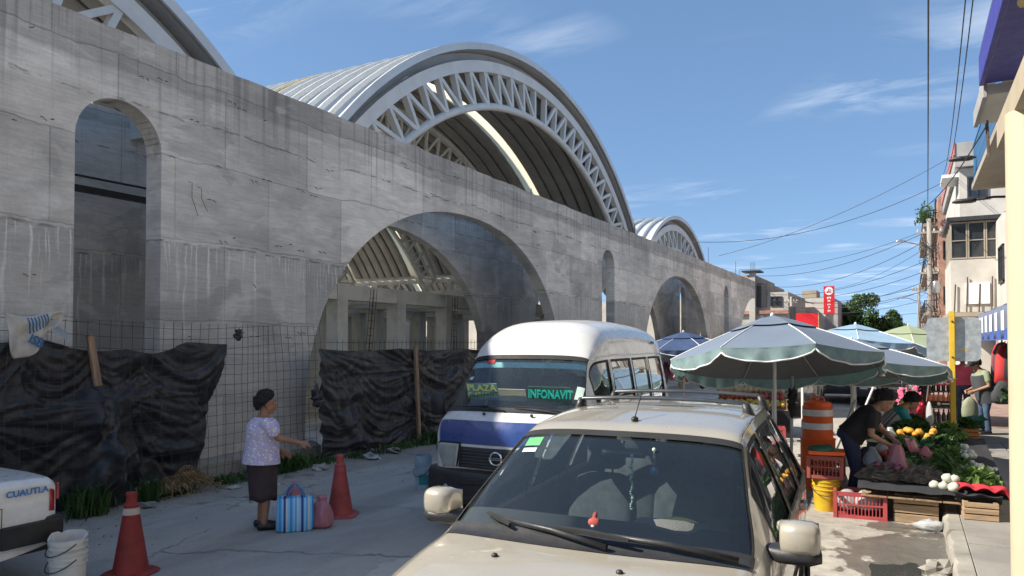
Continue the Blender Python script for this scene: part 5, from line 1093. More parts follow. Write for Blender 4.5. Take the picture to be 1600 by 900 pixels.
J = dict(STAND); J.update(pelvis=(0, -.1, .70), chest=(0, .10, .98), neck=(0, .22, 1.10), head=(0, .33, 1.17), hf=(0, .75, -.66), shr=(.17, .14, 1.03), shl=(-.17, .14, 1.03), elr=(.22, .26, .82), ell=(-.2, .3, .84), wrr=(.14, .46, .76), wrl=(-.08, .5, .76), knr=(.12, .2, .45), knl=(-.12, .2, .45), anr=(.12, .0, .09), anl=(-.12, .0, .09))
def stripes(nm, c1, c2, sc, ax=0, thr=.5):
    t = NT(nm); w = t.n('ShaderNodeTexWave'); w.bands_direction = 'XYZ'[ax]; w.inputs['Scale'].default_value = sc; w.inputs['Distortion'].default_value = .4; t.put(w.inputs['Vector'], t.obj())
    return t.end(t.bsdf(t.mix(t.rng(w.outputs['Fac'], thr-.06, thr+.06), c1, c2), .8))
MT['greystripe'] = stripes('grey_white_stripe', (.12, .12, .14), (.42, .42, .43), 9); MT['bwstripe'] = stripes('black_white_stripe', (.02, .02, .03), (.6, .6, .6), 8, 2)
person('stooping stall keeper in teal shirt and striped apron behind the woman in black', (-.28, 13.0, 0), -1.3, J, 'skin2', 'hair', [('shirt', 'tealshirt', .5, .0, 1.0), ('apron', 'greystripe'), ('pants', 'skirt', .06), ('shoes', 'shoe')], hairlen=1)
J2 = dict(J); J2.update(head=(0, .36, 1.13))
person('person in navy top stooping over the far crates with a yellow cloth at the waist', (-.05, 16.1, 0), -1.1, J2, 'skin', 'hair', [('shirt', 'navyc', 1.5, .1, 1.05), ('apron', 'yelc'), ('pants', 'blackc', .06), ('shoes', 'shoe')])
person('person in pink top and jeans seen behind the yellow post', (1.18, 21.6, .15), .4, dict(STAND, w=(1.0, 1.0, 1)), 'skin2', 'hair', [('shirt', 'pinkc', .5, -.02, 1.02), ('pants', 'jeansb', .06), ('shoes', 'shoe')])
J = dict(STAND); J.update(pelvis=(0, -.04, .92), chest=(0, .05, 1.22), neck=(0, .10, 1.38), head=(0, .19, 1.485), hf=(.0, .85, -.5), shr=(.18, .04, 1.30), shl=(-.18, .04, 1.30), elr=(.23, .0, 1.03), ell=(-.23, .02, 1.03), wrr=(.16, .24, .92), wrl=(-.12, .26, .92), curl=(.75, 0, 0), w=(1.1, 1.2, 1))
person('man in dark cap and grey vest with a shopping bag walking on the right pavement', (1.40, 18.65, .15), 1.98, J, 'skin', 'hair', [('shirt', 'olive', .55, -.06, 1.0), ('apron', 'vest'), ('pants', 'jeansb', .07), ('shoes', 'shoe')], cap='blackc')
# bags carried and standing
def sackbag(name, label, loc, rot, prof, m, n=18, seed=0, fl=1.0, wr=.12, cat='bag', rough=True):
    b = MB(); rings = []
    for r, z in prof:
        rings.append([Vector((r*math.cos(a)*(1+wr*noise.noise(Vector((math.cos(a)*2.2, math.sin(a)*2.2, z*9+seed)))), fl*r*math.sin(a)*(1+wr*noise.noise(Vector((math.cos(a)*2.2+4, math.sin(a)*2.2, z*9+seed)))), z+.12*r*noise.noise(Vector((math.cos(a)*2, math.sin(a)*2, seed+z*3))))) for a in [2*PI*j/n for j in range(n)]])
    b.loft(rings); return tag(b.build(name, MT[m], smooth=True, loc=loc, rot=rot, sub=1), label, cat)
sackbag('plastic_bag', 'pink plastic bag of red produce hanging from the bending woman\'s hand', (-.14, 10.28, .34), .3, [(.03, 0), (.15, .03), (.19, .10), (.17, .2), (.11, .32), (.085, .42), (.06, .48), (.03, .505)], 'pinkbag', 20, 2, .8, .35)
b = MB()
for k in range(26): b.ball((rnd.gauss(0, .07), rnd.gauss(0, .06), .06+.05*rnd.random()), .03, 7, 5)
o = tag(b.build('red_tomatoes', MT['apple'], smooth=True, loc=(-.14, 10.28, .34)), 'red vegetables showing through the foot of the pink plastic bag', 'vegetables'); kind(o, 'stuff')
b = MB(); b.grid(lambda u, v: (.22*u-.02+.04*math.sin(v*7), .12*math.sin(u*3)+.05*math.sin(v*5+u*4), .12-.16*v*u-.1*u+.06*math.sin(u*9+v*3)), 12, 8)
tag(b.build('plastic_bag', MT['pinkbag'], smooth=True, loc=(.0, 10.35, .74)), 'loose open mouth of a second pink plastic bag billowing by the woman\'s hand', 'bag')
sackbag('shopping_bag', 'olive carrier bag held in front of the man in the cap', (1.13, 18.45, .45), .3, [(.06, 0), (.15, .02), (.17, .15), (.16, .32), (.12, .42), (.03, .5)], 'bag_o', 16, 5, .5)
sackbag('shoulder_bag', 'bulging dark canvas bag at the hip of the man in the cap', (1.72, 18.55, .80), .3, [(.08, 0), (.22, .03), (.25, .15), (.22, .32), (.15, .44), (.04, .5)], 'bag_d', 16, 6, .6)
b = MB()
for k in range(90):
    a = Vector((rnd.gauss(0, .08), rnd.gauss(0, .08), rnd.uniform(0, .3))); d = Vector((rnd.gauss(0, 1), rnd.gauss(0, 1), rnd.gauss(0, 1))).normalized()*.07; e = d.cross(Vector((rnd.random(), rnd.random(), rnd.random()))).normalized()*.03
    b.add([a-d, a+e, a+d, a-e], [(0, 1, 2, 3)])
tag(b.build('leafy_bundle', MT['herb'], loc=(1.82, 18.4, .9), recalc=False), 'green leaves sticking out beside the dark shoulder bag', 'greens')
# striped bag of the woman in the road
t = thing('shopping_bag', 'blue striped woven shopping bag standing on the road by the woman\'s feet', 'bag', (-6.06, 6.17, 0), -.66+1.45)
def bagmat():
    t = NT('blue_striped_mesh'); X = t.xyz()['X']
    a = t.math('FRACT', t.math('MULTIPLY', X, 17)); c = t.mix(t.rng(a, .45, .55), (.04, .32, .72), (.24, .56, .85)); f = t.math('FRACT', t.math('ADD', t.math('MULTIPLY', X, 8.5), .3))
    c = t.mix(t.rng(t.math('ABSOLUTE', t.math('SUBTRACT', f, .5)), .06, .10, 1, 0), c, (.55, .62, .70)); g = t.math('FRACT', t.math('ADD', t.math('MULTIPLY', X, 5.3), .1)); c = t.mix(t.rng(t.math('ABSOLUTE', t.math('SUBTRACT', g, .5)), .05, .08, 1, 0), c, (.02, .06, .20))
    return t.end(t.bsdf(c, .5, 0, t.bump(t.noise(t.obj(), 70, 2), .3, .005)))
MT['bagstripe'] = bagmat()
b = MB(); b.loft([[Vector((w*math.copysign(abs(math.cos(a))**.5, math.cos(a))+.01*noise.noise(Vector((a*2, z*9, 1))), dp*math.copysign(abs(math.sin(a))**.6, math.sin(a))+.02*noise.noise(Vector((a*2, z*7, 4))), z+.02*noise.noise(Vector((a, z*3, 8)))*(z > .3))) for a in [2*PI*j/36 for j in range(36)]] for z, w, dp in ((.0, .17, .09), (.03, .205, .11), (.15, .205, .12), (.28, .195, .10), (.37, .19, .07), (.375, .18, .06), (.30, .17, .05))])
b.build('bag_body', MT['bagstripe'], t, smooth=True)
for s in (-1, 1):
    b = MB(); b.tube([(.09*math.cos(a)-.01*s, .05*s+.02*s*math.sin(a), .36+.14*math.sin(a)) for a in [PI*k/14 for k in range(15)]], .008, 6); b.build('handle', MT['bluet'], t, smooth=True)
sackbag('plastic_bag', 'crumpled pink plastic bag between the blue bag and the right cone', (-5.90, 6.42, 0), 0, [(.05, 0), (.13, .015), (.15, .08), (.14, .17), (.11, .24), (.07, .28), (.045, .30), (.07, .34), (.06, .37)], 'pinkbag', 22, 3, .8, .75)
sackbag('plastic_bag', 'pink plastic bag hanging at the far side of the woman\'s legs', (-6.32, 6.42, .14), 0, [(.04, 0), (.10, .03), (.11, .12), (.07, .24), (.02, .36)], 'pinkbag', 16, 7, 1, .3)

# ------------------------------------------------------------------ cones, buckets, drum
def cone(label, loc, rot, tilt, dirty):
    cm_ = 'cone' if dirty else 'cone2'
    t = thing('traffic_cone', label, 'cone', loc, (tilt, 0, rot), 'traffic cones on the road')
    b = MB(); b.lathe([(.155, .02), (.150, .05), (.062, .60), (.066, .61), (.066, .625), (.048, .635), (.044, .70), (.050, .71), (.048, .735), (.02, .74)], n=28); b.build('cone_body', MT[cm_], t, smooth=True, auto=40)
    b = MB(); b.loft([[Vector((r*math.copysign(abs(math.cos(a))**.55, math.cos(a)), r*math.copysign(abs(math.sin(a))**.55, math.sin(a)), z)) for a in [2*PI*j/32 for j in range(32)]] for r, z in ((.205, 0), (.21, .012), (.19, .03), (.155, .035))]); b.build('base', MT[cm_], t, smooth=True, auto=40)
    b = MB(); b.lathe([(.0745, .54), (.0655, .60)], n=28, cap=False); b.build('collar', MT['conew' if dirty else cm_], t, smooth=True); return t
cone('dark red traffic cone with a dirty white collar at the lower left', (-6.25, 4.32, 0), .2, 0, True)
cone('faded red traffic cone right of the blue shopping bag', (-6.10, 6.96, 0), .5, .03, False)
b = MB(); b.ball((0, 0, .03), (.05, .035, .03), 8, 6, .5); tag(b.build('stone', MT['rubber'], loc=(-6.28, 6.78, 0)), 'small dark stone against the base of the right cone', 'stone')
def bucket(name, label, loc, r, h, m, band=None, broken=False, n=30, nest=0):
    t = thing(name, label, 'bucket', loc, 0)
    b = MB(); prof = [(r*.82, 0), (r*.84, .01), (r*.93, h*.62), (r*.99, h*.64), (r*.99, h*.67), (r*.94, h*.68), (r*.95, h*.76), (r*1.0, h*.77), (r*1.0, h*.80), (r*.955, h*.81), (r*.965, h*.88), (r*1.01, h*.89), (r*1.01, h*.92), (r*.97, h*.925), (r*.98, h*.99), (r*1.02, h), (r*.95, h), (r*.80, .03), (.0, .03)]
    rings = []
    for q, (rr, z) in enumerate(prof):
        ring = []
        for j in range(n):
            a = 2*PI*j/n; dz = 0
            if broken and z > h*.9: dz = -h*.16*max(0, math.sin(a*1.0+2.6))**.4-(.05*h*(j % 7 == 0))
            ring.append(Vector((rr*math.cos(a), rr*math.sin(a), z+dz)))
        rings.append(ring)
    b.loft(rings, True, False); b.build('bucket_body', MT[m], t, smooth=True, auto=35)
    for k in range(nest):
        b = MB(); b.lathe([(r*.97, h+.03*k-.02), (r*1.0, h+.03*k), (r*1.0, h+.03*k+.02), (r*.94, h+.03*k+.02)], n=n, cap=False); b.build('nested_rim', MT[m], t, smooth=True, auto=35)
    if band:
        b = MB(); b.grid(lambda u, v: ((r*(.843+.087*(.2+.55*v)/.62*1.0)+.0045)*math.cos(-1.5+1.7*u), (r*(.843+.087*(.2+.55*v)/.62)+.0045)*math.sin(-1.5+1.7*u), h*(.16+.40*v)), 14, 4); b.build('printed_label', MT[band], t, smooth=True)
    b = MB(); b.tube([(r*1.0*math.cos(a), r*1.0*math.sin(a)-.02, h*.80-abs(math.sin(a))*h*.30) for a in [-PI+PI*k/16 for k in range(17)]], .005, 5); b.build('wire_handle', MT['darkm'], t)
    return t
bk = bucket('paint_bucket', 'broken-rimmed white paint bucket topmost of the stack at the lower left', (-6.37, 3.82, .14), .150, .32, 'bucket', 'teal', True)
b = MB(); b.grid(lambda u, v: (.1385*math.cos(-1.6+1.6*u)*1.02, .1385*math.sin(-1.6+1.6*u)*1.02, .06+.03*v+.05*math.sin(u*2.5)), 14, 2); b.build('black_swoosh', MT['rubber'], bk, smooth=True)
bucket('paint_bucket', 'white paint bucket at the foot of the stack at the lower left', (-6.37, 3.82, 0), .152, .33, 'bucket')
bucket('water_bucket', 'dirty bluish white bucket on the road left of the minibus, with another nested in it', (-6.21, 8.85, 0), .125, .36, 'bucketb', 'teal', False, nest=4)
bucket('yellow_bucket', 'yellow bucket under the maroon crate beside the orange drum', (-.93, 10.1, 0), .17, .40, 'yellowp')
t = thing('traffic_drum', 'tall orange traffic drum with white bands standing behind the crates', 'traffic drum', (-1.17, 11.5, 0))
b = MB(); b.lathe([(.27, 0), (.27, .06), (.235, .07), (.235, .70), (.245, .72), (.205, .74), (.205, 1.15), (.21, 1.17), (.19, 1.19), (.185, 1.24), (.05, 1.27)], n=32); b.build('drum_body', MT['drum'], t, smooth=True, auto=35)
for z in (.86, 1.05): b = MB(); b.lathe([(.2085, z), (.2085, z+.09)], n=32, cap=False); b.build('reflective_band', MT['refl'], t, smooth=True)
b = MB(); b.tube([(-.09, 0, 1.24), (-.08, 0, 1.31), (.08, 0, 1.31), (.09, 0, 1.24)], .018, 6); b.build('handle', MT['drum'], t)

# ------------------------------------------------------------------ umbrellas
def umbrella(label, loc, R, zr, za, m, mv, tilt=(0, 0), rot=0, valance=.17, n=8, polex=(0, 0), pz=0):
    t = thing('market_umbrella', label, 'umbrella', loc, (0, 0, rot), 'market umbrellas')
    TM = Matrix.Translation((0, 0, zr)) @ Matrix.Rotation(tilt[0], 4, 'X') @ Matrix.Rotation(tilt[1], 4, 'Y') @ Matrix.Translation((0, 0, -zr))
    H = za-zr
    def cz(r, u): s = r/R; return zr+H*(1-s**1.25)-.035*math.sin(PI*u)*s*(1-.3*s)
    def rim(r, u, z=None):
        a = 2*PI/n*(u-.5); k = math.cos(PI/n)/math.cos(a)*(1-.0) ; rr = r*(k*.75+.25); return Vector((rr*math.cos(a), rr*math.sin(a), cz(r, u) if z is None else z))
    p = MB(); p.grid(lambda u, v: rim(R*(.34+.66*v), u), 8, 8); pm = p.mesh('canopy_panel', MT[m], True)
    q = MB(); q.grid(lambda u, v: rim(R*(.34+.66*v), u)-Vector((0, 0, .012)), 8, 8); qm = q.mesh('lining', MT['umb_under'], True)
    c = MB(); c.grid(lambda u, v: rim(R*(.02+.40*v), u)+Vector((0, 0, .045-.02*v+.0*math.sin(PI*u))), 8, 4); cmh = c.mesh('cap_panel', MT[m], True)
    v_ = MB(); fn = lambda u, v: rim(R, u)+Vector((0, 0, -valance*v*(.35+.65*math.sin(PI*u)**.5)))+rim(R, u, 0).normalized()*(.02*math.sin(u*22)*v-.015*v); v_.grid(fn, 22, 5); vm = v_.mesh('valance', MT[mv], True)
    e = MB(); e.tube([fn(k/22, 1) for k in range(23)], .010, 5, True); e.tube([rim(R*(.34+.66*k/6), 0) + Vector((0, 0, .004)) for k in range(7)], .007, 4); em = e.mesh('hem', MT['umb_edge'], True)
    r_ = MB(); r_.tube([rim(R*f, 0)-Vector((0, 0, .03)) for f in (.05, .3, .6, .97)], .009, 5); r_.tube([Vector((.03, 0, zr+H*.25)), rim(R*.55, .0)-Vector((0, 0, .03))], .008, 5); rm_ = r_.mesh('rib', MT['pole'])
    def inst(nm, me, k, par): o = bpy.data.objects.new(nm, me); COL.objects.link(o); o.parent = par; o.matrix_basis = TM @ Matrix.Rotation(2*PI*k/n, 4, 'Z') if par == t else Matrix(); return o
    for k in range(n):
        o = inst('canopy_panel', pm, k, t); inst('lining', qm, 0, o); inst('cap_panel', cmh, k, t); w = inst('valance', vm, k, t); inst('hem', em, 0, w); inst('rib', rm_, k, t)
    b = MB(); b.tube([(polex[0], polex[1], pz), (0, 0, zr), TM @ Vector((0, 0, za-.02))], .024, 10); b.ball(TM @ Vector((0, 0, za+.05)), (.03, .03, .04), 8, 6); b.lathe([(.026, zr+H*.22), (.05, zr+H*.22), (.05, zr+H*.3), (.026, zr+H*.3)], n=10); b.build('pole', MT['pole'], t, smooth=True)
    b = MB(); b.lathe([(.0, .0), (.28, .0), (.27, .07), (.05, .10), (.03, .3)], (polex[0], polex[1], pz), 16); b.build('base_weight', MT['kerb'], t, smooth=True, auto=40)
    return t
umbrella('large blue market umbrella with teal scalloped edge in front of all the others', (-1.55, 10.15, 0), 1.36, 1.83, 2.42, 'umb_blue', 'umb_teal', (-.165, .10), .885, .165)
umbrella('blue umbrella with teal edge, lower and to the right behind the large one', (-.80, 12.9, 0), 1.45, 1.66, 2.10, 'umb_blue', 'umb_teal', (-.10, .06), .7, .15)
umbrella('pale blue umbrella rising behind the two blue ones', (-.95, 16.2, 0), 1.35, 2.02, 2.42, 'umb_lt', 'umb_lt', (-.08, .08), .5, .14)
umbrella('olive green umbrella farthest right along the stalls', (-.02, 20.8, 0), 1.50, 1.92, 2.48, 'umb_ol', 'umb_ol', (0, .02), .5, .13)
umbrella('navy blue umbrella near the concrete wall behind the minibus', (-4.65, 17.2, 0), 1.25, 1.95, 2.30, 'umb_dk', 'umb_dk', (0, -.03), .2, .12)
umbrella('teal-edged umbrella half hidden below the large blue one', (-2.15, 13.9, 0), 1.15, 1.55, 1.98, 'umb_lt', 'umb_teal', (0, .0), .1, .14)
for (a, c, r, lab) in (((-1.50, 11.2, 0), (-1.47, 11.2, 1.62), .022, 'white metal pole with black ties left of the orange drum'), ((-1.40, 11.75, 0), (-1.40, 11.75, 1.75), .022, 'second white metal pole just left of the orange drum'), ((-.98, 12.2, .5), (-.72, 12.4, 1.22), .024, 'short white pipe leaning beside the orange drum'), ((-.95, 15.0, .3), (-.55, 15.0, 1.35), .02, 'long thin pale pipe leaning behind the woman in black'), ((-.02, 14.2, .3), (-.02, 14.2, 1.6), .016, 'thin upright pole among the far vegetable crates'), ((.16, 15.2, .1), (.32, 15.2, 1.45), .014, 'thin tilted rusty rod by the yellow cloth')):
    b = MB(); b.tube([a, c], r, 8); tag(b.build('stall_pole', MT['pole' if 'rusty' not in lab else 'rust'], smooth=True), lab, 'pole')
for z in (1.18, 1.36): b = MB(); b.ball((-1.47, 11.17, z), (.06, .05, .09), 8, 6, 1.2, seed=int(z*10)); tag(b.build('plastic_knot', MT['rubber']), 'black plastic tied round the white pole, %s of the two' % ('lower' if z < 1.3 else 'upper'), 'plastic scrap')

# ------------------------------------------------------------------ crates and the vegetable stall
def pcrate(name, label, loc, w, d, h, m, rot=0, nb=10, rows=3, group=None):
    t = thing(name, label, 'crate', loc, rot, group)
    b = MB()
    for (x, y, dx, dy) in ((0, -d/2, w, .022), (0, d/2, w, .022), (-w/2, 0, .022, d), (w/2, 0, .022, d)):
        for z, hh in ((h-.025, .05), (.02, .04), (h*.52, .016)): b.box((x, y, z), (dx+.004*(z > .1), dy+.004*(z > .1), hh))
    b.box((0, 0, .008), (w, d, .012))
    for x in (-w/2, w/2):
        for y in (-d/2, d/2): b.box((x, y, h/2), (.04, .04, h))
    fr_ = b.build('crate_frame', MT[m], t)
    bar = MB(); bar.box((0, 0, h/2), (.010, .012, h-.08)); me = bar.mesh('slat', MT[m])
    for s in (-1, 1):
        for k in range(nb):
            o = bpy.data.objects.new('slat', me); COL.objects.link(o); o.parent = t; o.location = (-w/2+w*(k+.5)/nb, s*d/2, 0)
        for k in range(int(nb*.7)):
            o = bpy.data.objects.new('slat', me); COL.objects.link(o); o.parent = t; o.location = (s*w/2, -d/2+d*(k+.5)/int(nb*.7), 0); o.rotation_euler = (0, 0, PI/2)
    return t
def wcrate(name, label, loc, w, d, h, m, rot=0, nb=3, up=True):
    t = thing(name, label, 'crate', loc, rot)
    for k in range(nb):
        z = h*(k+.5)/nb; hh = h/nb-.014
        for s in (-1, 1):
            b = MB(); b.box((0, s*d/2, z+rnd.uniform(-.003, .003)), (w, .014, hh)); b.build('board', MT[m], t, bevel=.002)
            b = MB(); b.box((s*(w/2-.008), 0, z), (.014, d-.016, hh)); b.build('board', MT[m], t, bevel=.002)
    for x in (-1, 1):
        for y in (-1, 1): b = MB(); b.box((x*(w/2-.03), y*(d/2-.03), h/2), (.035, .035, h-.004)); b.build('corner_post', MT[m], t)
    return t
pcrate('plastic_crate', 'red plastic crate of bags on the road in front of the bending woman', (-.55, 9.92, 0), .54, .36, .31, 'redcrate', .10, 14)
for k, (x, y, z, s, m) in enumerate(((-.68, 9.95, .16, .13, 'clearbag'), (-.48, 9.9, .18, .12, 'clearbag'), (-.38, 9.98, .17, .12, 'clearbag'))):
    sackbag('plastic_bag', ('milky plastic bag at the left in the red crate', 'milky plastic bag in the middle of the red crate', 'milky plastic bag at the right in the red crate')[k], (x, y, z-.1), k, [(.05, 0), (s, .03), (s*1.1, .1), (s*.8, .2), (s*.3, .25)], m, 14, k*3, 1, .4)
sackbag('plastic_bag', 'white plastic bag between the yellow bucket and the woman\'s legs', (-.86, 10.62, .1), 0, [(.06, 0), (.16, .04), (.18, .14), (.12, .28), (.04, .36)], 'clearbag', 14, 11, 1, .4)
pcrate('plastic_crate', 'maroon plastic crate standing on the yellow bucket beside the drum', (-.93, 10.1, .41), .38, .34, .28, 'redcrate2', 0, 9)
b = MB(); b.box((0, 0, 0), (.42, .36, .05)); tag(b.build('crate_lid', MT['drum'], loc=(-.93, 10.1, .725), rot=.1, bevel=.012), 'orange plastic tray lying on top of the maroon crate', 'tray')
b = MB(); b.ball((0, 0, 0), (.17, .12, .05), 12, 6, .6); tag(b.build('folded_sack', MT['grcrate'], smooth=True, loc=(-.98, 10.05, .765)), 'folded green cloth lying on the orange tray', 'cloth')
wcrate('wooden_crate', 'larger weathered wooden crate propping the vegetable table on the road', (.05, 9.98, 0), .46, .34, .325, 'crate', .02)
wcrate('wooden_crate', 'small wooden crate on the kerb under the red cloth', (.67, 9.70, .156), .33, .28, .20, 'crate', .05)
tb = thing('stall_table', 'low plank table carrying the heaps of vegetables', 'table', (.15, 11.2, .36), 0)
for k in range(5):
    b = MB(); b.box((-.28+.28*k-.25, 0, .06), (.27, 3.0, .022), R=Matrix.Rotation(.085, 3, 'X')); b.build('plank', MT['wood'], tb, bevel=.003)
for y in (-1.1, 0, 1.1):
    for x in (-.7, .5): b = MB(); b.box((x, y, -.14), (.05, .05, .36+.085*y)); b.build('leg', MT['wood'], tb)
def heap(name, label, loc, ext, n, size, m, cat, seed, hgt=.1, leaf=False, dirn=None, stuff=False, var=.3):
    rr = random.Random(seed); b = MB()
    for k in range(n):
        a, r = rr.uniform(0, 2*PI), math.sqrt(rr.random()); x, y = r*math.cos(a)*ext[0], r*math.sin(a)*ext[1]; z = hgt*(1-r*r)*rr.uniform(.55, 1.0)
        s = size*rr.uniform(1-var, 1+var)
        if leaf:
            d = Vector((rr.gauss(0, 1), rr.gauss(0, 1), abs(rr.gauss(0, .8)))).normalized() if dirn is None else (Vector(dirn)+Vector((rr.gauss(0, .3), rr.gauss(0, .3), rr.gauss(0, .25)))).normalized()
            q = d.cross(Vector((rr.gauss(0, 1), rr.gauss(0, 1), rr.gauss(0, 1)))).normalized(); u = d.cross(q); p = Vector((x, y, z))
            w = s*(.42 if dirn is None else .10); L = s*(1 if dirn is None else 2.6)
            b.add([p, p+d*L*.5+q*w+u*s*.12, p+d*L, p+d*L*.5-q*w+u*s*.12, p+d*L*.5], [(0, 1, 4), (1, 2, 4), (2, 3, 4), (3, 0, 4)])
        else: b.ball((x, y, z+s*.4), (s, s*rr.uniform(.8, 1.1), s*rr.uniform(.75, 1)), 9, 6, .15, seed=k)
    o = b.build(name, MT[m], smooth=not leaf, loc=loc, recalc=not leaf); tag(o, label, cat); o['kind'] = 'stuff' if stuff else 'thing'
    if not stuff: del o['kind']
    return o
S = lambda x, y: (x, y, .455+.085*(y-9.8))
heap('dried_herbs', 'bundle of dry grey herbs at the left front edge of the vegetable table', S(-.38, 9.98), (.24, .16), 900, .055, 'dried', 'herbs', 1, .15, True, (.9, -.2, .05), True)
heap('dried_herbs', 'darker bundle of dry herbs beside the white onions on the table front', S(.05, 9.95), (.22, .15), 900, .055, 'dried', 'herbs', 2, .15, True, (.9, .1, .15), True)
def balls(pts, r, name, lab, m, cat, grp, fl=.85):
    b = MB(); b.ball((0, 0, 0), (r, r, r*fl), 14, 9, .08); b.tube([(0, 0, r*fl*.9), (0, .004, r*fl*1.12)], [r*.2, r*.08], 6); me = b.mesh(name, MT[m], True)
    for p in pts: o = bpy.data.objects.new(name, me); COL.objects.link(o); o.location = p; o.rotation_euler = (rnd.uniform(-.5, .5), rnd.uniform(-.5, .5), rnd.uniform(0, 6)); q = rnd.uniform(.85, 1.15); o.scale = (q, q, q); tag(o, lab, cat, grp)
balls([(.24, 9.78, .47), (.33, 9.74, .47), (.43, 9.72, .47), (.38, 9.82, .50), (.47, 9.80, .475), (.37, 9.77, .56), (.44, 9.77, .555)], .058, 'onion', 'white onion in the pile at the front of the vegetable table', 'onion', 'onion', 'white onions at the table front')
b = MB(); b.ball((0, 0, 0), (.17, .11, .09), 14, 8, .5, seed=4); tag(b.build('plastic_wrap', MT['clearbag'], smooth=True, loc=(.39, 9.80, .50)), 'clear plastic bag over the pile of white onions', 'bag') if False else None
heap('spring_onions', 'green spring onion stalks lying across the right of the table', S(.42, 10.5), (.22, .34), 700, .085, 'herb', 'spring onions', 3, .16, True, (-.75, -.35, .25), True)
heap('spring_onions', 'dark green coriander bunch at the foot of the yellow post', S(.38, 11.5), (.26, .35), 520, .08, 'herb', 'greens', 4, .22, True, None, True)
balls([(.62+rnd.gauss(0, .07), 11.2+rnd.gauss(0, .22), .66+rnd.gauss(0, .03)) for k in range(22)], .042, 'onion', 'white spring onion bulb heaped right of the yellow post', 'onion', 'onion', 'spring onion bulbs by the yellow post')
balls([(.74+rnd.gauss(0, .08), 10.55+rnd.gauss(0, .16), .56+rnd.gauss(0, .03)) for k in range(24)], .036, 'onion', 'pale onion bulb at the right end of the table above the red cloth', 'onion', 'onion', 'pale bulbs above the red cloth')
heap('carrot_bag', 'bag of pinkish carrots in the middle of the table', S(.2, 10.85), (.15, .13), 40, .05, 'carrot', 'carrots', 6, .15, False, None, True)
heap('green_beans', 'heap of thin green beans in front of the carrots', S(.18, 10.3), (.2, .2), 700, .06, 'herb', 'beans', 7, .13, True, (.5, .7, .2), True)
balls([(-.05+rnd.gauss(0, .1), 10.45+rnd.gauss(0, .12), .60+rnd.gauss(0, .02)) for k in range(12)], .052, 'chayote', 'pale green chayote on the middle of the table', 'chayote', 'chayote', 'chayotes on the table')
balls([(.12+rnd.gauss(0, .13), 11.55+rnd.gauss(0, .14), .72+rnd.gauss(0, .03)) for k in range(14)], .07, 'squash', 'dark green round squash behind the carrots', 'squash', 'squash', 'round squashes on the table')
balls([(-.08+.1*(k % 4)+rnd.gauss(0, .03), 11.8+.1*(k//4)+rnd.gauss(0, .03), .79+.03*(k % 3)) for k in range(12)], .048, 'orange_pepper', 'bright orange pepper in the heap behind the squashes', 'orangev', 'pepper', 'orange peppers on the table')
balls([(-.2+rnd.gauss(0, .07), 10.0+rnd.gauss(0, .07), .62+rnd.gauss(0, .01)) for k in range(9)], .036, 'red_onion', 'purple onion in the small heap above the dried herbs', 'purple', 'onion', 'purple onions on the table')
for k, (x, y, lab) in enumerate(((-.42, 10.5, 'knotted white plastic bag nearest the pink bag on the table'), (-.32, 11.0, 'white plastic bag behind the chayotes'), (-.25, 11.9, 'white plastic bag left of the orange peppers'))):
    sackbag('plastic_bag', lab, S(x, y), k, [(.05, 0), (.11, .02), (.13, .09), (.08, .17), (.03, .22), (.05, .26)], 'clearbag', 14, 20+k, 1, .4)
for k, (x, y, lab) in enumerate(((-.5, 11.2, 'black plastic bag behind the pink bag'), (-.45, 10.9, 'navy plastic bag low behind the pink bag'))):
    sackbag('plastic_bag', lab, (x, y, .35), k, [(.08, 0), (.2, .03), (.2, .16), (.12, .28), (.04, .34)], 'navyc', 14, 30+k, 1, .4)
heap('lettuce_heap', 'big heap of dark leafy greens behind the orange peppers', (.02, 12.7, .62), (.36, .42), 700, .12, 'herb', 'greens', 9, .26, True, None, True)
heap('lettuce_heap', 'lower heap of leafy greens at the left of the big one', (-.3, 12.4, .60), (.22, .22), 300, .10, 'herb', 'greens', 10, .2, True, None, True)
heap('watercress', 'bright green bunch right of the orange peppers', S(.42, 12.2), (.15, .2), 320, .08, 'herb', 'greens', 11, .18, True, None, True)
b = MB(); b.grid(lambda u, v: (-.55+1.5*u, 9.66+3.1*v, .452+.085*3.1*v-.14-.0+.02*noise.noise(Vector((u*9, v*14, 3)))+.125-(.055 if v < .01 else 0)), 30, 40)
tag(b.build('table_sheet', MT['blackc'], smooth=True), 'dark sheet spread over the planks under the vegetables', 'sheet')
heap('cabbage_leaves', 'pale green cabbage leaves at the right of the table front', S(.62, 10.05), (.24, .2), 260, .12, 'herb2', 'greens', 21, .14, True, None, True)
heap('nopal_heap', 'heap of flat green cactus pads in the middle of the table', S(-.02, 10.75), (.22, .2), 90, .11, 'squash', 'cactus pads', 22, .12, True, None, True)
heap('greens_heap', 'bright bunch of leaves at the right of the carrots', S(.45, 11.0), (.2, .25), 420, .08, 'herb2', 'greens', 23, .2, True, None, True)
heap('greens_heap', 'loose green stalks left of the carrots', S(-.2, 11.35), (.22, .22), 420, .09, 'herb', 'greens', 24, .2, True, None, True)
heap('greens_heap', 'bunch of light green leaves right of the lettuce heaps', S(.5, 12.6), (.2, .25), 380, .09, 'herb2', 'greens', 25, .2, True, None, True)
balls([(-.25+rnd.gauss(0, .09), 10.85+rnd.gauss(0, .1), .63+rnd.gauss(0, .02)) for k in range(14)], .05, 'tomato', 'red tomato in the heap left of the cactus pads', 'apple', 'tomato', 'red tomatoes on the table')
balls([(.30+rnd.gauss(0, .06), 10.12+rnd.gauss(0, .07), .53+rnd.gauss(0, .02)) for k in range(12)], .034, 'lime', 'small green lime in the heap behind the white onions', 'chayote', 'lime', 'limes behind the white onions')
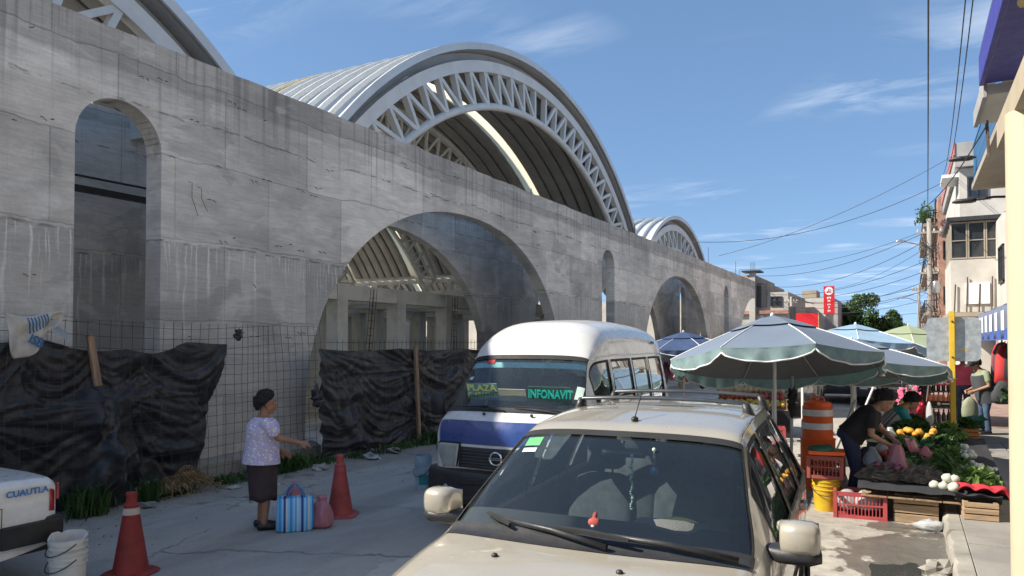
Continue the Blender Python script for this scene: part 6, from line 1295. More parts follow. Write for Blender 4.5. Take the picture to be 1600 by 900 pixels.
b = MB(); b.grid(lambda u, v: (.46+.50*u+.03*math.sin(v*9), 9.63+.20*v+.03*math.sin(u*7), .455+.045*abs(math.sin(u*9+v*3))+.03*math.sin(v*6)-(.10*max(0, u-.85)/.15)), 30, 12)
tag(b.build('red_cloth', MT['redc'], smooth=True, solid=.012), 'rumpled red cloth at the right end of the vegetable table', 'cloth')
b = MB(); b.grid(lambda u, v: (.44+.44*u, 9.58+.10*math.sin(v*2)+.02*math.sin(u*11), .445-.10*v-.03*abs(math.sin(u*6))), 20, 8)
tag(b.build('black_cloth', MT['blackc'], smooth=True, solid=.012), 'black cloth hanging below the red one over the small wooden crate', 'cloth')
b = MB(); b.ball((0, 0, .05), (.14, .10, .06), 14, 8, .8, seed=9); tag(b.build('plastic_bag', MT['clearbag'], smooth=True, loc=(.20, 9.55, .0)), 'crumpled clear plastic bag lying on the wet road by the kerb', 'bag')
pcrate('plastic_crate', 'green plastic crate of leafy vegetables behind the lettuce heaps', (.0, 13.7, .60), .48, .36, .22, 'grcrate', .1)
heap('lettuce_heap', 'leafy vegetables filling the green plastic crate', (.0, 13.7, .78), (.2, .15), 220, .10, 'herb', 'greens', 12, .12, True, None, True)
pcrate('plastic_crate', 'dark grey plastic crate at the back left of the yellow post', (.45, 17.3, .15), .62, .4, .32, 'dkcrate', .1, 12)
heap('radish_heap', 'white radishes and greens in the dark grey crate', (.45, 17.3, .44), (.26, .15), 30, .05, 'onion', 'radishes', 13, .1, False, None, True)
heap('leek_bunch', 'long drooping leaves standing above the dark grey crate', (.22, 17.2, .5), (.14, .12), 160, .16, 'herb', 'leeks', 14, .3, True, (-.1, -.2, 1), True)
wcrate('orange_crate', 'orange painted wooden crate right of the yellow post', (1.0, 17.45, .15), .42, .32, .24, 'orcrate', .05)
heap('greens_heap', 'green leaves spilling over the orange wooden crate', (1.0, 17.45, .38), (.24, .16), 260, .10, 'herb', 'greens', 15, .16, True, None, True)
b = MB(); b.ball((0, 0, 0), (.24, .14, .07), 12, 6, .7); tag(b.build('dark_sack', MT['grcrate'], smooth=True, loc=(1.15, 17.6, .55)), 'dark green sack on the greens of the orange crate', 'sack')
heap('flower_heap', 'pink and white goods hanging at the far stall behind the teal stall keeper', (.0, 14.9, .95), (.22, .2), 60, .10, 'pinkc', 'goods', 16, .45, True, None, True)
for k, (x, y, z, m, lab) in enumerate(((.03, 14.6, 1.02, 'pinkc', 'bright pink plastic bag hanging behind the stall keeper'), (.18, 14.8, .98, 'redc', 'red plastic bag hanging beside the pink one'), (.30, 14.7, .92, 'clearbag', 'small white bag hanging right of the red one'))):
    sackbag('plastic_bag', lab, (x, y, z-.25), k, [(.03, 0), (.09, .03), (.11, .14), (.07, .3), (.02, .42)], m, 12, 40+k, .6, .4)
# cola rack
ck = thing('bottle_rack', 'red and black soft drink rack of bottles left of the yellow post', 'drink rack', (.50, 15.9, .15), .15)
for x in (-.24, .24):
    for y in (-.14, .14): b = MB(); b.tube([(x, y, 0), (x, y, 1.38)], .012, 6); b.build('upright', MT['darkm'], ck)
for z in (.12, .42, .74, 1.04): b = MB(); b.box((0, 0, z), (.50, .30, .02)); b.build('shelf', MT['darkm'], ck)
for z in (.30, 1.22):
    b = MB(); b.box((0, -.155, z), (.52, .012, .13)); pn = b.build('red_panel', MT['cola'], ck)
    text('Coca-Cola', .12, pn, 'lettering', MT['wht'], (.03, -.163, z), (PI/2, 0, 0), .001, .25, .75, .003)
b = MB(); b.box((0, -.155, .82), (.52, .012, .10)); pn = b.build('black_panel', MT['rubber'], ck)
b = MB(); b.lathe([(.03, 0), (.03, .004)], (-.05, -.163, .82), 12, R=Matrix.Rotation(PI/2, 3, 'X')); b.box((.06, -.163, .82), (.12, .004, .025)); b.build('grey_mark', MT['alum'], pn)
def bottle_mesh(m):
    b = MB(); b.lathe([(.026, 0), (.032, .01), (.033, .09), (.028, .12), (.034, .16), (.030, .19), (.013, .24), (.013, .27)], n=12); b.m = 1; b.lathe([(.014, .265), (.015, .285), (.005, .288)], n=10); return b.mesh('bottle', [MT[m], MT['redp']], True)
bd, bo, bgn = bottle_mesh('bottle'), bottle_mesh('orange'), bottle_mesh('greenb')
mw = ck.matrix_basis
for z, me, lab, g in ((1.295, bd, 'dark cola bottle on the top row of the rack', 'cola bottles on the top row'), (.755, bo, 'orange drink bottle on the middle row of the rack', 'orange bottles on the middle row'), (.435, bd, 'dark cola bottle on the lower row of the rack', 'cola bottles on the lower row'), (.135, bd, 'dark cola bottle on the bottom row of the rack', 'cola bottles on the bottom row')):
    for k in range(6):
        mm_, l2, g2 = (bgn, 'green bottle at the right end of the middle row', None) if (me is bo and k == 5) else (me, lab, g)
        o = bpy.data.objects.new('bottle', mm_); COL.objects.link(o); o.location = mw @ Vector((-.2+.08*k, -.10, z-.24 if z > 1.2 else z)); tag(o, l2, 'bottle', g2)
# fruit stall by the wall
fs = thing('fruit_stand', 'tiered fruit stand in the shade behind the minibus', 'stand', (-3.1, 17.3, 0), .25)
for k in range(3): b = MB(); b.box((0, -.1+.32*k, .62+.14*k), (1.5, .34, .03), R=Matrix.Rotation(.25, 3, 'X')); b.build('shelf', MT['wood'], fs)
for x in (-.7, .7):
    for y in (-.2, .6): b = MB(); b.box((x, y, .42), (.05, .05, .84)); b.build('leg', MT['wood'], fs)
b = MB(); b.grid(lambda u, v: (-.75+1.5*u, -.28, .60-.58*v), 8, 3); b.build('skirt_cloth', MT['blackc'], fs)
mwf = fs.matrix_basis
for k in range(3):
    pts = [tuple(mwf @ Vector((-.68+1.36*(i % 13)/12.5+rnd.uniform(-.03, .03), -.16+.32*k+.10*(i//13)+rnd.uniform(-.02, .02), .70+.14*k+.03*(i//13)+rnd.uniform(0, .02)))) for i in range(39)]
    nm, m, lab = (('lemon', 'lemon', 'yellow fruit on the front tier of the shaded fruit stand'), ('apple', 'apple', 'red fruit on the middle tier of the shaded fruit stand'), ('melon', 'melon', 'tan melon on the top tier of the shaded fruit stand'))[k]
    balls(pts if k < 2 else pts[:22], (.05, .05, .085)[k], nm, lab, m, nm, nm+'s on the shaded fruit stand', .95)
pcrate('plastic_crate', 'red plastic crate on the ground below the shaded fruit stand', (-2.6, 16.6, 0), .5, .35, .3, 'redcrate', .2)
for k in range(14):
    b = MB(); b.ball((0, 0, 0), (.10, .08, .26), 9, 7, .8, seed=k); tag(b.build('hanging_goods', MT[('purple', 'pinkc', 'tan', 'redp', 'bag_d', 'blackc')[k % 6]], smooth=True, loc=(-5.3+.17*k, 17.9+.1*(k % 3), 1.35+.12*math.sin(k*2.3))), ('purple', 'pink', 'tan', 'dark red', 'slate', 'black')[k % 6]+' clothing bundle hanging under the navy umbrella, '+('near the minibus', 'in the middle', 'at its right end')[k//6], 'clothing')
# yellow post and sign seen from behind
t = thing('road_sign', 'back of a galvanised road sign on a yellow post at the right pavement', 'road sign', (.60, 13.48, .15))
b = MB(); b.box((0, 0, 1.22), (.062, .05, 2.44)); b.box((-.036, .03, 1.22), (.010, .055, 2.44)); b.box((.036, .03, 1.22), (.010, .055, 2.44)); b.build('post', MT['ypost'], t)
b = MB(); b.loft([[Vector((.02+.37*math.copysign(abs(math.cos(a))**.22, math.cos(a)), y, 2.00+.345*math.copysign(abs(math.sin(a))**.22, math.sin(a)))) for a in [2*PI*k/48 for k in range(48)]] for y in (.066, .072)]); pl = b.build('sign_plate', MT['galv'], t)
b = MB(); b.box((.16, .064, 1.82), (.09, .002, .018)); b.build('rust_mark', MT['ypost'], pl)
for z in (1.72, 2.28): b = MB(); b.lathe([(.016, 0), (.016, .012), (.008, .02)], (0, -.026, z), 8, R=Matrix.Rotation(PI/2, 3, 'X')); b.build('bolt', MT['rust'], t)
# people inside the minibus
SIT = dict(pelvis=(0, 0, .86), chest=(0, -.02, 1.18), neck=(0, 0, 1.34), head=(0, .03, 1.47), hf=(0, 1, 0), shr=(.17, 0, 1.26), shl=(-.17, 0, 1.26), elr=(.22, .16, 1.06), ell=(-.22, .16, 1.06), wrr=(.16, .38, 1.10), wrl=(-.16, .38, 1.10), knr=(.12, .42, .84), knl=(-.12, .42, .84), anr=(.12, .46, .42), anl=(-.12, .46, .42))
MV = vn.matrix_basis
person('driver of the minibus behind its windscreen with hands on the wheel', tuple(MV @ Vector((.40, 1.36, 0))), PI+.075, SIT, 'skin', 'hair', [('shirt', 'greyp', .6, .0, 1.0), ('pants', 'jeansb', .06), ('shoes', 'shoe')], vox=.014)
person('passenger in striped top sitting by the second side window of the minibus', tuple(MV @ Vector((.48, 2.22, .0))), PI+.5, SIT, 'skin2', 'hair', [('shirt', 'bwstripe', .6, .0, 1.0), ('pants', 'jeans', .06), ('shoes', 'shoe')], vox=.014)

# ------------------------------------------------------------------ right hand buildings
def block(t, x0, x1, y0, y1, z0, z1, m, name='wall', bev=.01):
    b = MB(); b.box(((x0+x1)/2, (y0+y1)/2, (z0+z1)/2), (x1-x0, y1-y0, z1-z0)); return b.build(name, MT[m], t, bevel=bev)
def win_y(t, x, z, w, h, y, frame='darkm', pane='gl_dark', bars=1, cross=1):      # window in a wall facing -y
    b = MB(); 
    for dx in (-w/2, w/2): b.box((x+dx, y, z), (.07, .10, h+.07))
    for dz in (-h/2, h/2): b.box((x, y-.003, z+dz), (w+.07, .10, .07))
    for k in range(bars): b.box((x-w/2+w*(k+1)/(bars+1), y, z), (.05, .08, h))
    for k in range(cross): b.box((x, y+.002, z-h/2+h*(k+1)/(cross+1)), (w, .07, .04))
    f = b.build('window', MT[frame], t); b = MB(); b.box((x, y+.02, z), (w, .02, h)); b.build('pane', MT[pane], f); return f
def win_x(t, y, z, w, h, x, frame='darkm', pane='gl_dark', bars=1):               # window in a wall facing -x
    b = MB()
    for dy in (-w/2, w/2): b.box((x, y+dy, z), (.10, .07, h+.07))
    for dz in (-h/2, h/2): b.box((x-.003, y, z+dz), (.10, w+.07, .07))
    for k in range(bars): b.box((x, y-w/2+w*(k+1)/(bars+1), z), (.08, .05, h))
    f = b.build('window', MT[frame], t); b = MB(); b.box((x+.02, y, z), (.02, w, h)); b.build('pane', MT[pane], f); return f
def rail(t, a, c, h, n, m='darkm'):
    b = MB(); a, c = Vector(a), Vector(c)
    b.beam(a+Vector((0, 0, h)), c+Vector((0, 0, h)), .05, .05); b.beam(a+Vector((0, 0, .08)), c+Vector((0, 0, .08)), .04, .04); o = b.build('railing', MT[m], t)
    k_ = MB(); k_.box((0, 0, h/2+.02), (.025, .025, h-.08)); me = k_.mesh('baluster', MT[m])
    for k in range(n): q = bpy.data.objects.new('baluster', me); COL.objects.link(q); q.parent = o; q.location = a.lerp(c, (k+.5)/n)
    return o
# portico at the right edge with its round column
po = thing('portico', 'beige shop portico with a peeling edge and blue soffit at the top right corner', 'portico', (0, 0, 0))
b = MB(); ys = [-8+k*.35 for k in range(44)]; rings = []
for y in ys:
    q = .035*noise.noise(Vector((y*2.3, 1, 1))) + .02*noise.noise(Vector((y*7, 1, 1)))
    rings.append([(.64, y, 3.86), (.64, y, 3.66+q*.6), (.69, y, 3.64+q), (1.0, y, 3.64), (1.0, y, 3.86)])
b.loft(rings); b.build('fascia_beam', MT['beige'], po)
block(po, 1.0, 3.0, -8, 7.05, 3.68, 3.84, 'beige', 'roof_slab')
block(po, .74, 3.0, -8, 9.90, 5.04, 5.12, 'signblue', 'sign_soffit'); block(po, .735, .79, -8, 9.905, 5.02, 5.36, 'signblue', 'sign_rim'); block(po, .80, 3.0, -8, 9.92, 5.14, 5.3, 'greyp', 'canopy_slab')
text('C', .62, po, 'lettering', MT['gold'], (1.05, 7.55, 5.03), (PI, 0, PI/2), .004, 0, 1, .01)
text('*', .5, po, 'lettering', MT['gold'], (1.02, 8.45, 5.03), (PI, 0, PI/2), .004, 0, 1, .01)
block(po, .80, 3.0, 9.94, 11.25, 4.92, 5.04, 'plaster', 'balcony_slab'); block(po, .77, .82, 9.93, 11.27, 4.89, 5.10, 'greyp', 'slab_edge')
for yy in (11.0, 11.15): b = MB(); b.tube([(.9, yy, 4.9), (.92, yy+.02, 4.45)], .012, 5); b.build('rebar', MT['rust'], po)
cl = MB(); cl.lathe([(.17, .15), (.17, .20), (.150, .22), (.150, 3.66)], (.745, 6.05, 0), 40); tag(cl.build('round_column', MT['cream'], smooth=True, auto=40), 'cream painted round column at the right edge of the picture', 'column')
for y in (1.6, 10.4): cl = MB(); cl.lathe([(.17, .15), (.17, .20), (.150, .22), (.150, 3.5 if y < 5 else 4.9)], (1.2 if y > 5 else .70, y if y < 5 else 10.6, 0), 28)if y < 5 else None; (tag(cl.build('round_column', MT['cream'], smooth=True, auto=40), 'cream round column standing out of view to the right of the camera', 'column') if y < 5 else None)
s0 = thing('shop_building', 'white plastered shop building behind the portico at the right edge', 'building', (0, 0, 0)); block(s0, 3.0, 11, -16, 11.2, 0, 9.4, 'plaster')
for y in (-9, -4, 1, 6): win_x(s0, y, 5.9, 1.6, 1.2, 2.98); 
for y in (-8, -2.5, 3, 8.4): b = MB(); b.box((2.985, y, 1.5), (.08, 2.6, 2.7)); b.build('roller_door', MT['alum'], s0)
s1 = thing('shop_building', 'pale shop building with railed balconies beside the cream column', 'building', (0, 0, 0)); block(s1, 2.75, 11, 11.3, 24, 0, 9.6, 'plaster')
for z, xx in ((6.4, 1.55), (9.0, 1.75)):
    block(s1, xx, 2.74, 16.5, 23.6, z-.16, z, 'tan', 'balcony'); rail(s1, (xx+.05, 16.6, z), (xx+.05, 23.5, z), 1.0, 34, 'sackblue' if z < 7 else 'alum'); rail(s1, (xx+.08, 23.5, z), (2.7, 23.5, z), 1.0, 8, 'alum')
for y in (14, 18, 22): win_x(s1, y, 5.0, 1.5, 1.4, 2.73); b = MB(); b.box((2.74, y, 1.45), (.08, 2.6, 2.6)); b.build('shop_opening', MT['rubber'], s1)  # black panels stand in for the shade inside the shops
aw_ = thing('shop_awning', 'blue-grey shop awning with white panels over the right pavement', 'awning', (0, 0, 0))
b = MB(); b.grid(lambda u, v: (2.74-1.30*v, 14.4+6.0*u, 3.35-.62*v-.05*math.sin(v*PI)+.015*math.sin(u*20)), 24, 6); b.build('canopy_sheet', MT['awng'], aw_, smooth=True, solid=.02)
b = MB(); b.grid(lambda u, v: (1.44+.01*math.sin(u*30)*v, 14.4+6.0*u, 2.73-.56*v), 40, 3); b.build('valance', MT['awng'], aw_, smooth=True, solid=.01)
b = MB(); b.grid(lambda u, v: (1.432, 14.4+6.0*u, 2.17+.20*v-.03), 10, 1); b.build('blue_border', MT['awnb'], aw_)
b = MB(); b.grid(lambda u, v: (2.74-1.30*v, 20.41, 3.35-.62*v-(0 if u < .5 else .58*1.0)*1.0), 1, 6); b.build('awning_end', MT['awng'], aw_)
for y, w in ((15.2, .5), (16.3, .45), (17.3, .5), (18.3, .5), (19.2, .32), (19.75, .28)):
    b = MB()
    for k in (-1, 1): b.box((1.425, y+k*w*.28, 2.48), (.006, w*.34, .34))
    b.box((1.424, y, 2.60), (.006, w*.4, .07)); b.build('white_letter', MT['wht'], aw_)
for k, (y, z, m) in enumerate(((19.4, 1.15, 'redp'), (19.75, 1.0, 'redc'), (20.1, 1.2, 'redp'), (20.5, 1.25, 'bag_d'), (20.9, 1.2, 'redc'), (18.9, 1.3, 'blackc'))):
    b = MB(); b.loft([ering((0, 0, zz), (0, 0, 1), (0, 1, 0), rx, ry, 14, 2.5) for zz, rx, ry in ((0, .22, .10), (.3, .20, .09), (.62, .19, .07), (.82, .10, .04), (.86, .03, .02))]); b.tube([(0, 0, .84), (0, 0, .98)], .01, 5)
    tag(b.build('garment', MT[m], smooth=True, loc=(1.86+.05*(k % 2), y, z), rot=k), 'garment hanging under the blue-grey awning: ' + ('red at its near end', 'dark red next to the near end', 'red in the middle', 'grey between red ones', 'dark red at the far end', 'black, nearest the column')[k], 'clothing')
s2 = thing('corner_building', 'white corner building with a glazed bay on the upper floor', 'building', (0, 0, 0))
block(s2, 2.06, 11, 38.6, 52, 0, 9.9, 'plaster'); block(s2, 1.9, 11, 38.3, 52.2, 9.92, 11.0, 'greyp', 'parapet'); block(s2, 1.84, 1.898, 38.25, 52.3, 10.45, 11.04, 'fadedred', 'red_edge'); block(s2, 1.4, 2.2, 38.7, 41, 9.55, 9.7, 'wht', 'gutter_spout')
block(s2, 1.62, 3.6, 37.2, 42.4, 3.4, 5.66, 'plaster', 'bay_base'); block(s2, 1.5, 3.8, 37.0, 42.6, 7.32, 7.5, 'darkm', 'bay_roof'); block(s2, 1.75, 3.4, 37.4, 42.2, 5.68, 7.30, 'tan', 'bay_core')
for x in (1.95, 2.60, 3.25): win_y(s2, x, 6.5, .60, 1.54, 37.3, 'tan', 'gl_dark', 0, 1)
for y in (38.0, 39.5, 41): win_x(s2, y, 6.5, 1.3, 1.54, 1.68, 'tan', 'gl_dark', 1)
win_y(s2, 2.75, 9.0, .7, .9, 38.58); b = MB(); b.box((2.6, 37.15, 4.2), (.9, .06, .9)); b.build('shutter', MT['wht'], s2)
block(s2, 1.5, 3.8, 36.9, 42, 3.2, 3.38, 'tan', 'canopy')
for k in range(4): b = MB(); b.tube([(1.75+.45*k, 37.1, 3.4), (1.8+.45*k, 37.12, 4.6+.3*(k % 2))], .03, 5); b.build('bar', MT['rust'], s2)
s3 = thing('brick_building', 'orange-brown building with stacked balconies beyond the white corner house', 'building', (0, 0, 0)); block(s3, 1.9, 11, 60, 84, 0, 12.4, 'brick')
for z in (4.2, 7.4, 10.6):
    block(s3, 1.0, 1.89, 60.3, 83, z-.22, z, 'tan', 'balcony'); rail(s3, (1.05, 60.4, z), (1.05, 82.8, z), .9, 40); rail(s3, (1.05, 60.4, z), (1.88, 60.4, z), .9, 5)
    for y in (64, 70, 76): win_x(s3, y, z+1.3, 1.6, 1.6, 1.88)
    win_y(s3, 2.6, z+1.2, .8, 1.2, 59.98)
s4 = thing('plaster_building', 'plain grey building in the gap before the white corner house', 'building', (0, 0, 0)); block(s4, 3.3, 11, 24.2, 38.2, 0, 7.2, 'plaster')
for y in (27, 31, 35): win_x(s4, y, 5.2, 1.6, 1.4, 3.28)
b = MB(); rr = random.Random(9)
for k in range(500):
    p = Vector((1.15+rr.gauss(0, .25), 61+rr.gauss(0, .8), 10.75+abs(rr.gauss(0, .45)))); d = Vector((rr.gauss(0, 1), rr.gauss(0, 1), rr.gauss(0, 1))).normalized()*.14; e = d.cross(Vector((rr.random()+.1, rr.random(), rr.random()))).normalized()*.07; b.add([p-d, p+e, p+d, p-e], [(0, 1, 2, 3)])
tag(b.build('potted_plants', MT['leaf'], recalc=False), 'green plants crowding the top balcony of the orange-brown building', 'plants')['kind'] = 'stuff'
for (x, y, z, l, lab) in ((1.55, 22.5, 6.9, 1.2, 'upper dark lamp arm reaching over the pavement from the grey building'), (1.5, 23.2, 5.9, 1.1, 'lower dark lamp arm reaching over the pavement from the grey building')):
    t = thing('wall_lamp', lab, 'lamp', (2.72, y, z)); b = MB(); b.tube([(0, 0, 0), (-.7, 0, .05), (-l-.1, 0, 0)], .035, 6); b.build('arm', MT['darkm'], t); b = MB(); b.loft([ering((-l+q, 0, .0+zz), (1, 0, 0), (0, 0, 1), rx, rz, 10) for q, rx, rz, zz in ((-.55, .03, .02, -.02), (-.45, .12, .06, 0), (-.1, .13, .07, 0), (0, .06, .05, 0))]); b.build('lamp_head', MT['darkm'], t, smooth=True)

# ------------------------------------------------------------------ end of the street
e1 = thing('block_building', 'unfinished grey block building past the end of the concrete wall', 'building', (0, 0, 0))
block(e1, -17, -9.2, 68, 80, 0, 6.5, 'pale'); block(e1, -17, -11.2, 67.9, 80, 6.5, 7.5, 'tan', 'upper_wall'); block(e1, -17, -12.0, 68.1, 79, 7.5, 8.1, 'tan', 'upper_wall')
block(e1, -12.4, -11.9, 67.5, 68, 0, 8.3, 'pale', 'pillar'); block(e1, -11.8, -11.0, 67.8, 67.92, 5.2, 7.3, 'darkm', 'recess_shade'); block(e1, -13, -11.4, 67.2, 69, 8.32, 8.45, 'darkm', 'slab'); block(e1, -14.5, -9.15, 67.7, 67.95, 4.6, 4.9, 'brick', 'red_band')  # flat dark panel on the wall paints in the shade of a recess
for k in range(4): b = MB(); b.tube([(-12.3+.12*k, 67.7, 8.4), (-12.3+.12*k, 67.7, 9.2)], .02, 4); b.build('rebar', MT['rust'], e1)
for (x, z) in ((-10.2, 5.7), (-13.2, 3.2), (-10.4, 3.2)): win_y(e1, x, z, .9, .8, 67.96)
e2 = thing('white_building', 'white building with red signs at the end of the street', 'building', (0, 0, 0))
block(e2, -10.5, -6.6, 80.5, 92, 0, 6.6, 'plaster'); block(e2, -9.6, -8.2, 80.6, 84, 6.6, 7.4, 'tan', 'roof_room'); block(e2, -6.6, -6.2, 80.3, 92, 0, 6.2, 'greyp', 'side_wall')  # grey strip paints in the shaded side of the white building
for k in range(9): b = MB(); b.box((-7.35+.13*k, 80.44, 3.2), (.05, .08, 4.6)); b.build('shutter_slat', MT['alum'], e2)
for x in (-9.8, -8.7): win_y(e2, x, 4.6, .8, .9, 80.46)
t = thing('hanging_sign', 'tall narrow red sign with a white round emblem on the white building', 'sign', (-6.45, 74, 4.75)); b = MB(); b.box((0, 0, 1.25), (.92, .22, 2.6)); pn = b.build('sign_box', MT['redsign'], t)
b = MB(); b.lathe([(.36, 0), (.36, .01)], (0, -.112, 2.1), 24, R=Matrix.Rotation(PI/2, 3, 'X')); em = b.build('emblem_disc', MT['wht'], pn)
b = MB(); b.beam((-.16, -.126, 1.98), (0, -.126, 2.32), .07, .008); b.beam((.16, -.126, 1.98), (0, -.126, 2.32), .07, .008); b.box((0, -.127, 1.95), (.44, .008, .07)); b.box((0, -.127, 2.05), (.2, .008, .05)); b.build('emblem_mark', MT['redsign'], em)
for k, (w, h) in enumerate(((.34, .20), (.22, .20), (.28, .16), (.14, .22), (.24, .18))):
    b = MB(); z = 1.45-.30*k; b.box((-w*.32, -.113, z), (w*.28, .01, h)); b.box((w*.32, -.113, z+.02), (w*.28, .01, h*.8)); b.box((0, -.1135, z+h*.32), (w*.6, .01, h*.25)); b.build('white_glyph', MT['wht'], pn)
t = thing('billboard', 'plain red billboard with a thin yellow line in front of the white building', 'sign', (-7.55, 66, 3.3)); b = MB(); b.box((0, 0, .62), (1.95, .15, 1.25)); pn = b.build('panel', MT['redsign'], t); b = MB(); b.beam((-.55, -.08, .25), (.9, -.08, .02), .03, .01); b.beam((-.55, -.08, .25), (-.65, -.08, .4), .03, .01); b.box((.985, -.02, .62), (.05, .2, 1.3)); b.build('yellow_line', MT['gold'], pn); b = MB(); b.box((-.5, .1, -1.6), (.12, .12, 3.4)); b.box((.5, .1, -1.6), (.12, .12, 3.4)); b.build('legs', MT['darkm'], t)
t = thing('street_tarp', 'white peaked tarp over stalls past the end of the concrete wall', 'tarp', (-7.9, 47, 0))
b = MB(); b.grid(lambda u, v: (-1.9+3.8*u, -2+4*v, 2.6+1.15*(1-abs(2*u-1)**.8)*(1-abs(2*v-1)**.8)), 20, 20); b.build('canopy_sheet', MT['wht'], t, smooth=True, solid=.01)
for x in (-1.8, 1.8):
    for y in (-1.9, 1.9): b = MB(); b.tube([(x, y, 0), (x, y, 2.62)], .03, 6); b.build('leg', MT['pole'], t)
for k, (x0, x1, y, h, m) in enumerate(((-26, -11, 104, 5.2, 'tan'), (-11, -7, 112, 4.4, 'plaster'), (-7, -3.2, 128, 3.8, 'brick'), (-3.2, 1.0, 150, 4.0, 'pale'), (1.2, 9, 96, 6.0, 'greyp'))):
    t = thing('far_house', ('tan', 'white', 'brick-coloured', 'pale grey', 'dark grey')[k]+' low house closing the far end of the street', 'house', (0, 0, 0)); block(t, x0, x1, y, y+8, 0, h, m); block(t, x0-.1, x1+.1, y-.1, y+8.1, h+.002, h+.25, 'greyp', 'parapet')
    for q in range(2): win_y(t, x0+(x1-x0)*(q+1)/3, h*.6, .9, 1.0, y-.02); 
    b = MB(); b.box(((x0+x1)/2, y-.02, 1.05), (1.0, .06, 2.1)); b.build('door', MT['darkm'], t)
def tree(label, loc, cr, cz, trunkh, n, seed, ls=.30, sq=1.0):
    t = thing('broadleaf_tree', label, 'tree', loc); rr = random.Random(seed)
    b = MB(); b.tube([(0, 0, 0), (.06, .03, trunkh*.5), (0, .1, trunkh), (.1, 0, cz)], [.28, .22, .18, .10], 10)
    tips = []
    for k in range(9):
        a = k*2.4; p0 = Vector((0, .05, trunkh*(.7+.05*k))); p1 = p0+Vector((math.cos(a)*cr*.5, math.sin(a)*cr*.5, cr*.35)); b.tube([p0, p0.lerp(p1, .5)+Vector((0, 0, .15)), p1], [.10, .07, .03], 6); tips.append(p1)
    b.build('trunk', MT['bark'], t, smooth=True)
    cl = []
    for k in range(46):
        d = Vector((rr.gauss(0, 1), rr.gauss(0, 1), rr.gauss(0, .8))).normalized(); r = rr.uniform(.35, 1)**.6; k_ = 1-.35*max(0, d.z)*abs(d.x); cl.append((Vector((d.x*cr*r, d.y*cr*r, cz+d.z*cr*.72*sq*r)), cr*rr.uniform(.16, .30)))
    cl += [(Vector((rr.gauss(0, .4)*cr*.4, 0, cz+cr*.72*sq)), cr*.22) for k in range(3)]
    b = MB()
    for k in range(n):
        c_, r_ = rr.choice(cl); d = Vector((rr.gauss(0, 1), rr.gauss(0, 1), rr.gauss(0, 1))).normalized(); p = c_+d*r_*rr.uniform(.6, 1.05); u = (d+Vector((rr.gauss(0, .7), rr.gauss(0, .7), rr.gauss(0, .7)))).normalized(); v = u.cross(Vector((rr.random()+.1, rr.random(), rr.random()))).normalized(); w = u.cross(v); s = ls*rr.uniform(.6, 1.3)
        b.add([p-v*s*.5, p+w*s*.28, p+v*s*.5, p-w*s*.28], [(0, 1, 2, 3)])
    kind(b.build('crown', MT['leaf'], t, recalc=False), 'stuff'); return t
tree('dense dark green tree at the end of the street, right of the red signs', (-4.3, 88, 0), 3.5, 4.1, 2.2, 15000, 3, .34)
tree('smaller dark tree behind the right of the dense tree', (-1.6, 98, 0), 2.2, 2.9, 1.4, 6000, 8, .32)
tree('low bushy tree left of the dense tree', (-7.2, 98, 0), 1.9, 2.9, 1.4, 5000, 9, .3)

# ------------------------------------------------------------------ poles and cables
def upole(label, loc, h, r, arms):
    t = thing('utility_pole', label, 'utility pole', loc); b = MB(); b.tube([(0, 0, 0), (0, 0, h)], [r, r*.7], 12); b.build('shaft', MT['timber'], t, smooth=True)
    for z, w in arms:
        b = MB(); b.box((0, 0, z), (w, .10, .12)); c_ = b.build('crossarm', MT['timber'], t)
        for k in (-.45, -.2, .2, .45): b = MB(); b.lathe([(.05, 0), (.06, .05), (.03, .08), (.05, .12), (.0, .16)], (k*w, 0, z+.06), 8); b.build('insulator', MT['plaster'], c_)
    return t
P1 = Vector((1.12, 50, 0)); p1 = upole('nearer utility pole tangled with black cables by the brick building', tuple(P1), 9.4, .17, ((8.6, 1.3), (6.2, 1.0)))
b = MB(); b.tube([(0, 0, 7.5), (-.6, -.2, 7.9), (-1.35, -.4, 8.1)], .04, 6); arm = b.build('lamp_arm', MT['alum'], p1, smooth=True); b = MB(); b.loft([ering((-1.25-q, -.4, 8.12), (1, .2, .1), (0, 0, 1), rx, rz, 10) for q, rx, rz in ((0, .05, .04), (.15, .12, .07), (.45, .12, .06), (.55, .04, .03))]); b.build('lamp_head', MT['alum'], arm, smooth=True)
b = MB(); rr = random.Random(4)
for k in range(34):
    z = rr.uniform(3.2, 8.2); a = rr.uniform(0, 6.28); R = rr.uniform(.15, .55); b.tube([(R*math.cos(a+q*.5)*(1+.3*noise.noise(Vector((q, k, 1)))), R*.7*math.sin(a+q*.5), z+rr.uniform(-.2, .2)-.35*math.sin(q*.5)) for q in range(14)], .013, 4)
for k in range(12): x = rr.uniform(.1, 1.2); b.tube([(0, 0, rr.uniform(6, 8.6)), (x*.5, 2, rr.uniform(4, 6)), (x, rr.uniform(4, 9), rr.uniform(3, 7))], .013, 4)
b.build('cable_tangle', MT['cable'], p1)
b = MB(); b.lathe([(.22, 0), (.24, .04), (.24, .62), (.2, .70), (.05, .74)], (.32, 0, 5.0), 14); b.build('transformer', MT['alum'], p1, smooth=True, auto=40)
P2 = Vector((1.05, 68, 0)); p2 = upole('farther utility pole left of the tangled one', (.72, 66, 0), 6.6, .15, ((6.2, .9),))
b = MB(); b.tube([(0, 0, 5.3), (-.8, 0, 5.6), (-1.5, 0, 5.55)], .035, 6); b.build('lamp_arm', MT['alum'], p2)
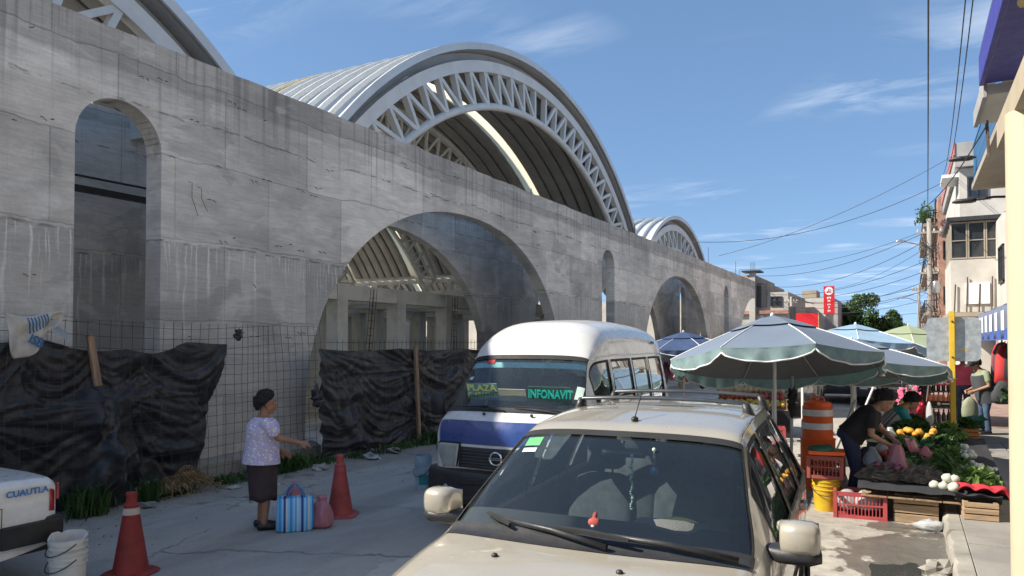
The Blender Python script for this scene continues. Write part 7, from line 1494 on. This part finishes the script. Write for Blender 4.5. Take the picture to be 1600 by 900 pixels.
p3 = upole('short pole with a dark box in front of the red billboard', (-7.9, 60, 0), 5.6, .14, ((5.2, .9),)); b = MB(); b.box((.1, -.2, 4.3), (.45, .35, 1.1)); b.build('meter_box', MT['darkm'], p3, bevel=.03); b = MB(); b.beam((0, 0, 5.6), (1.6, 0, 5.0), .1, .06); b.build('lamp_arm', MT['darkm'], p3)
def cable(a, c, sag, r=.018, label='', n=24, grp=None):
    a, c = Vector(a), Vector(c); b = MB(); b.tube([a.lerp(c, k/n)-Vector((0, 0, 4*sag*(k/n)*(1-k/n))) for k in range(n+1)], r, 5); tag(b.build('overhead_cable', MT['cable'], smooth=True), label, 'cable', grp)
cable((1.05, 50, 9.3), (.05, -1, 8.4), 1.15, .016, 'thick near-vertical looking cable running from the tangled pole over the camera')
cable((1.62, 43, 10.6), (.50, -2, 8.8), 1.6, .012, 'left one of two close cables running overhead at the upper right'); cable((1.75, 43, 10.6), (.60, -2, 8.8), 1.6, .012, 'right one of two close cables running overhead at the upper right')
far = [((1.1, 50, 8.7), (-12.2, 67, 8.0), .9), ((1.1, 50, 8.2), (-11.9, 67, 7.2), 1.2), ((1.1, 50, 7.0), (-11, 68, 6.4), .8), ((1.1, 50, 6.4), (-7.9, 60, 5.5), .5), ((1.1, 50, 5.8), (-7.9, 60, 5.3), .7), ((1.1, 50, 5.2), (-9.2, 68, 5.2), .5), ((.7, 66, 6.4), (-7.9, 60, 5.2), .4), ((.7, 66, 6.0), (-6.5, 80, 5.6), .4), ((.7, 66, 5.3), (-9.2, 68, 4.8), .5), ((1.1, 50, 8.8), (-9.8, 50, 6.9), .6), ((1.9, 40, 10.8), (-9.8, 44, 7.2), .5), ((1.9, 40, 9.8), (-9.8, 38, 7.3), .9), ((1.1, 50, 6.2), (.7, 66, 6.3), .3), ((1.1, 50, 5.6), (.7, 66, 5.9), .4), ((1.1, 50, 7.8), (-6.4, 74, 7.0), .5), ((.7, 66, 4.4), (-8, 60, 4.6), .3)]
nm = ['topmost', 'second', 'third', 'fourth', 'fifth', 'sixth', 'seventh', 'eighth', 'ninth', 'tenth', 'eleventh', 'twelfth', 'thirteenth', 'fourteenth', 'fifteenth', 'sixteenth']
for k, (a, c, s) in enumerate(far): cable(a, c, s, .013 if k > 8 else .018, nm[k]+' listed thin black cable crossing the far end of the street'.replace(' listed', ''), grp='cables crossing the end of the street')
cable((.95, 11.1, 4.95), (.2, 26, 6.2), .3, .01, 'short thin cable leaving the balcony slab at the upper right')
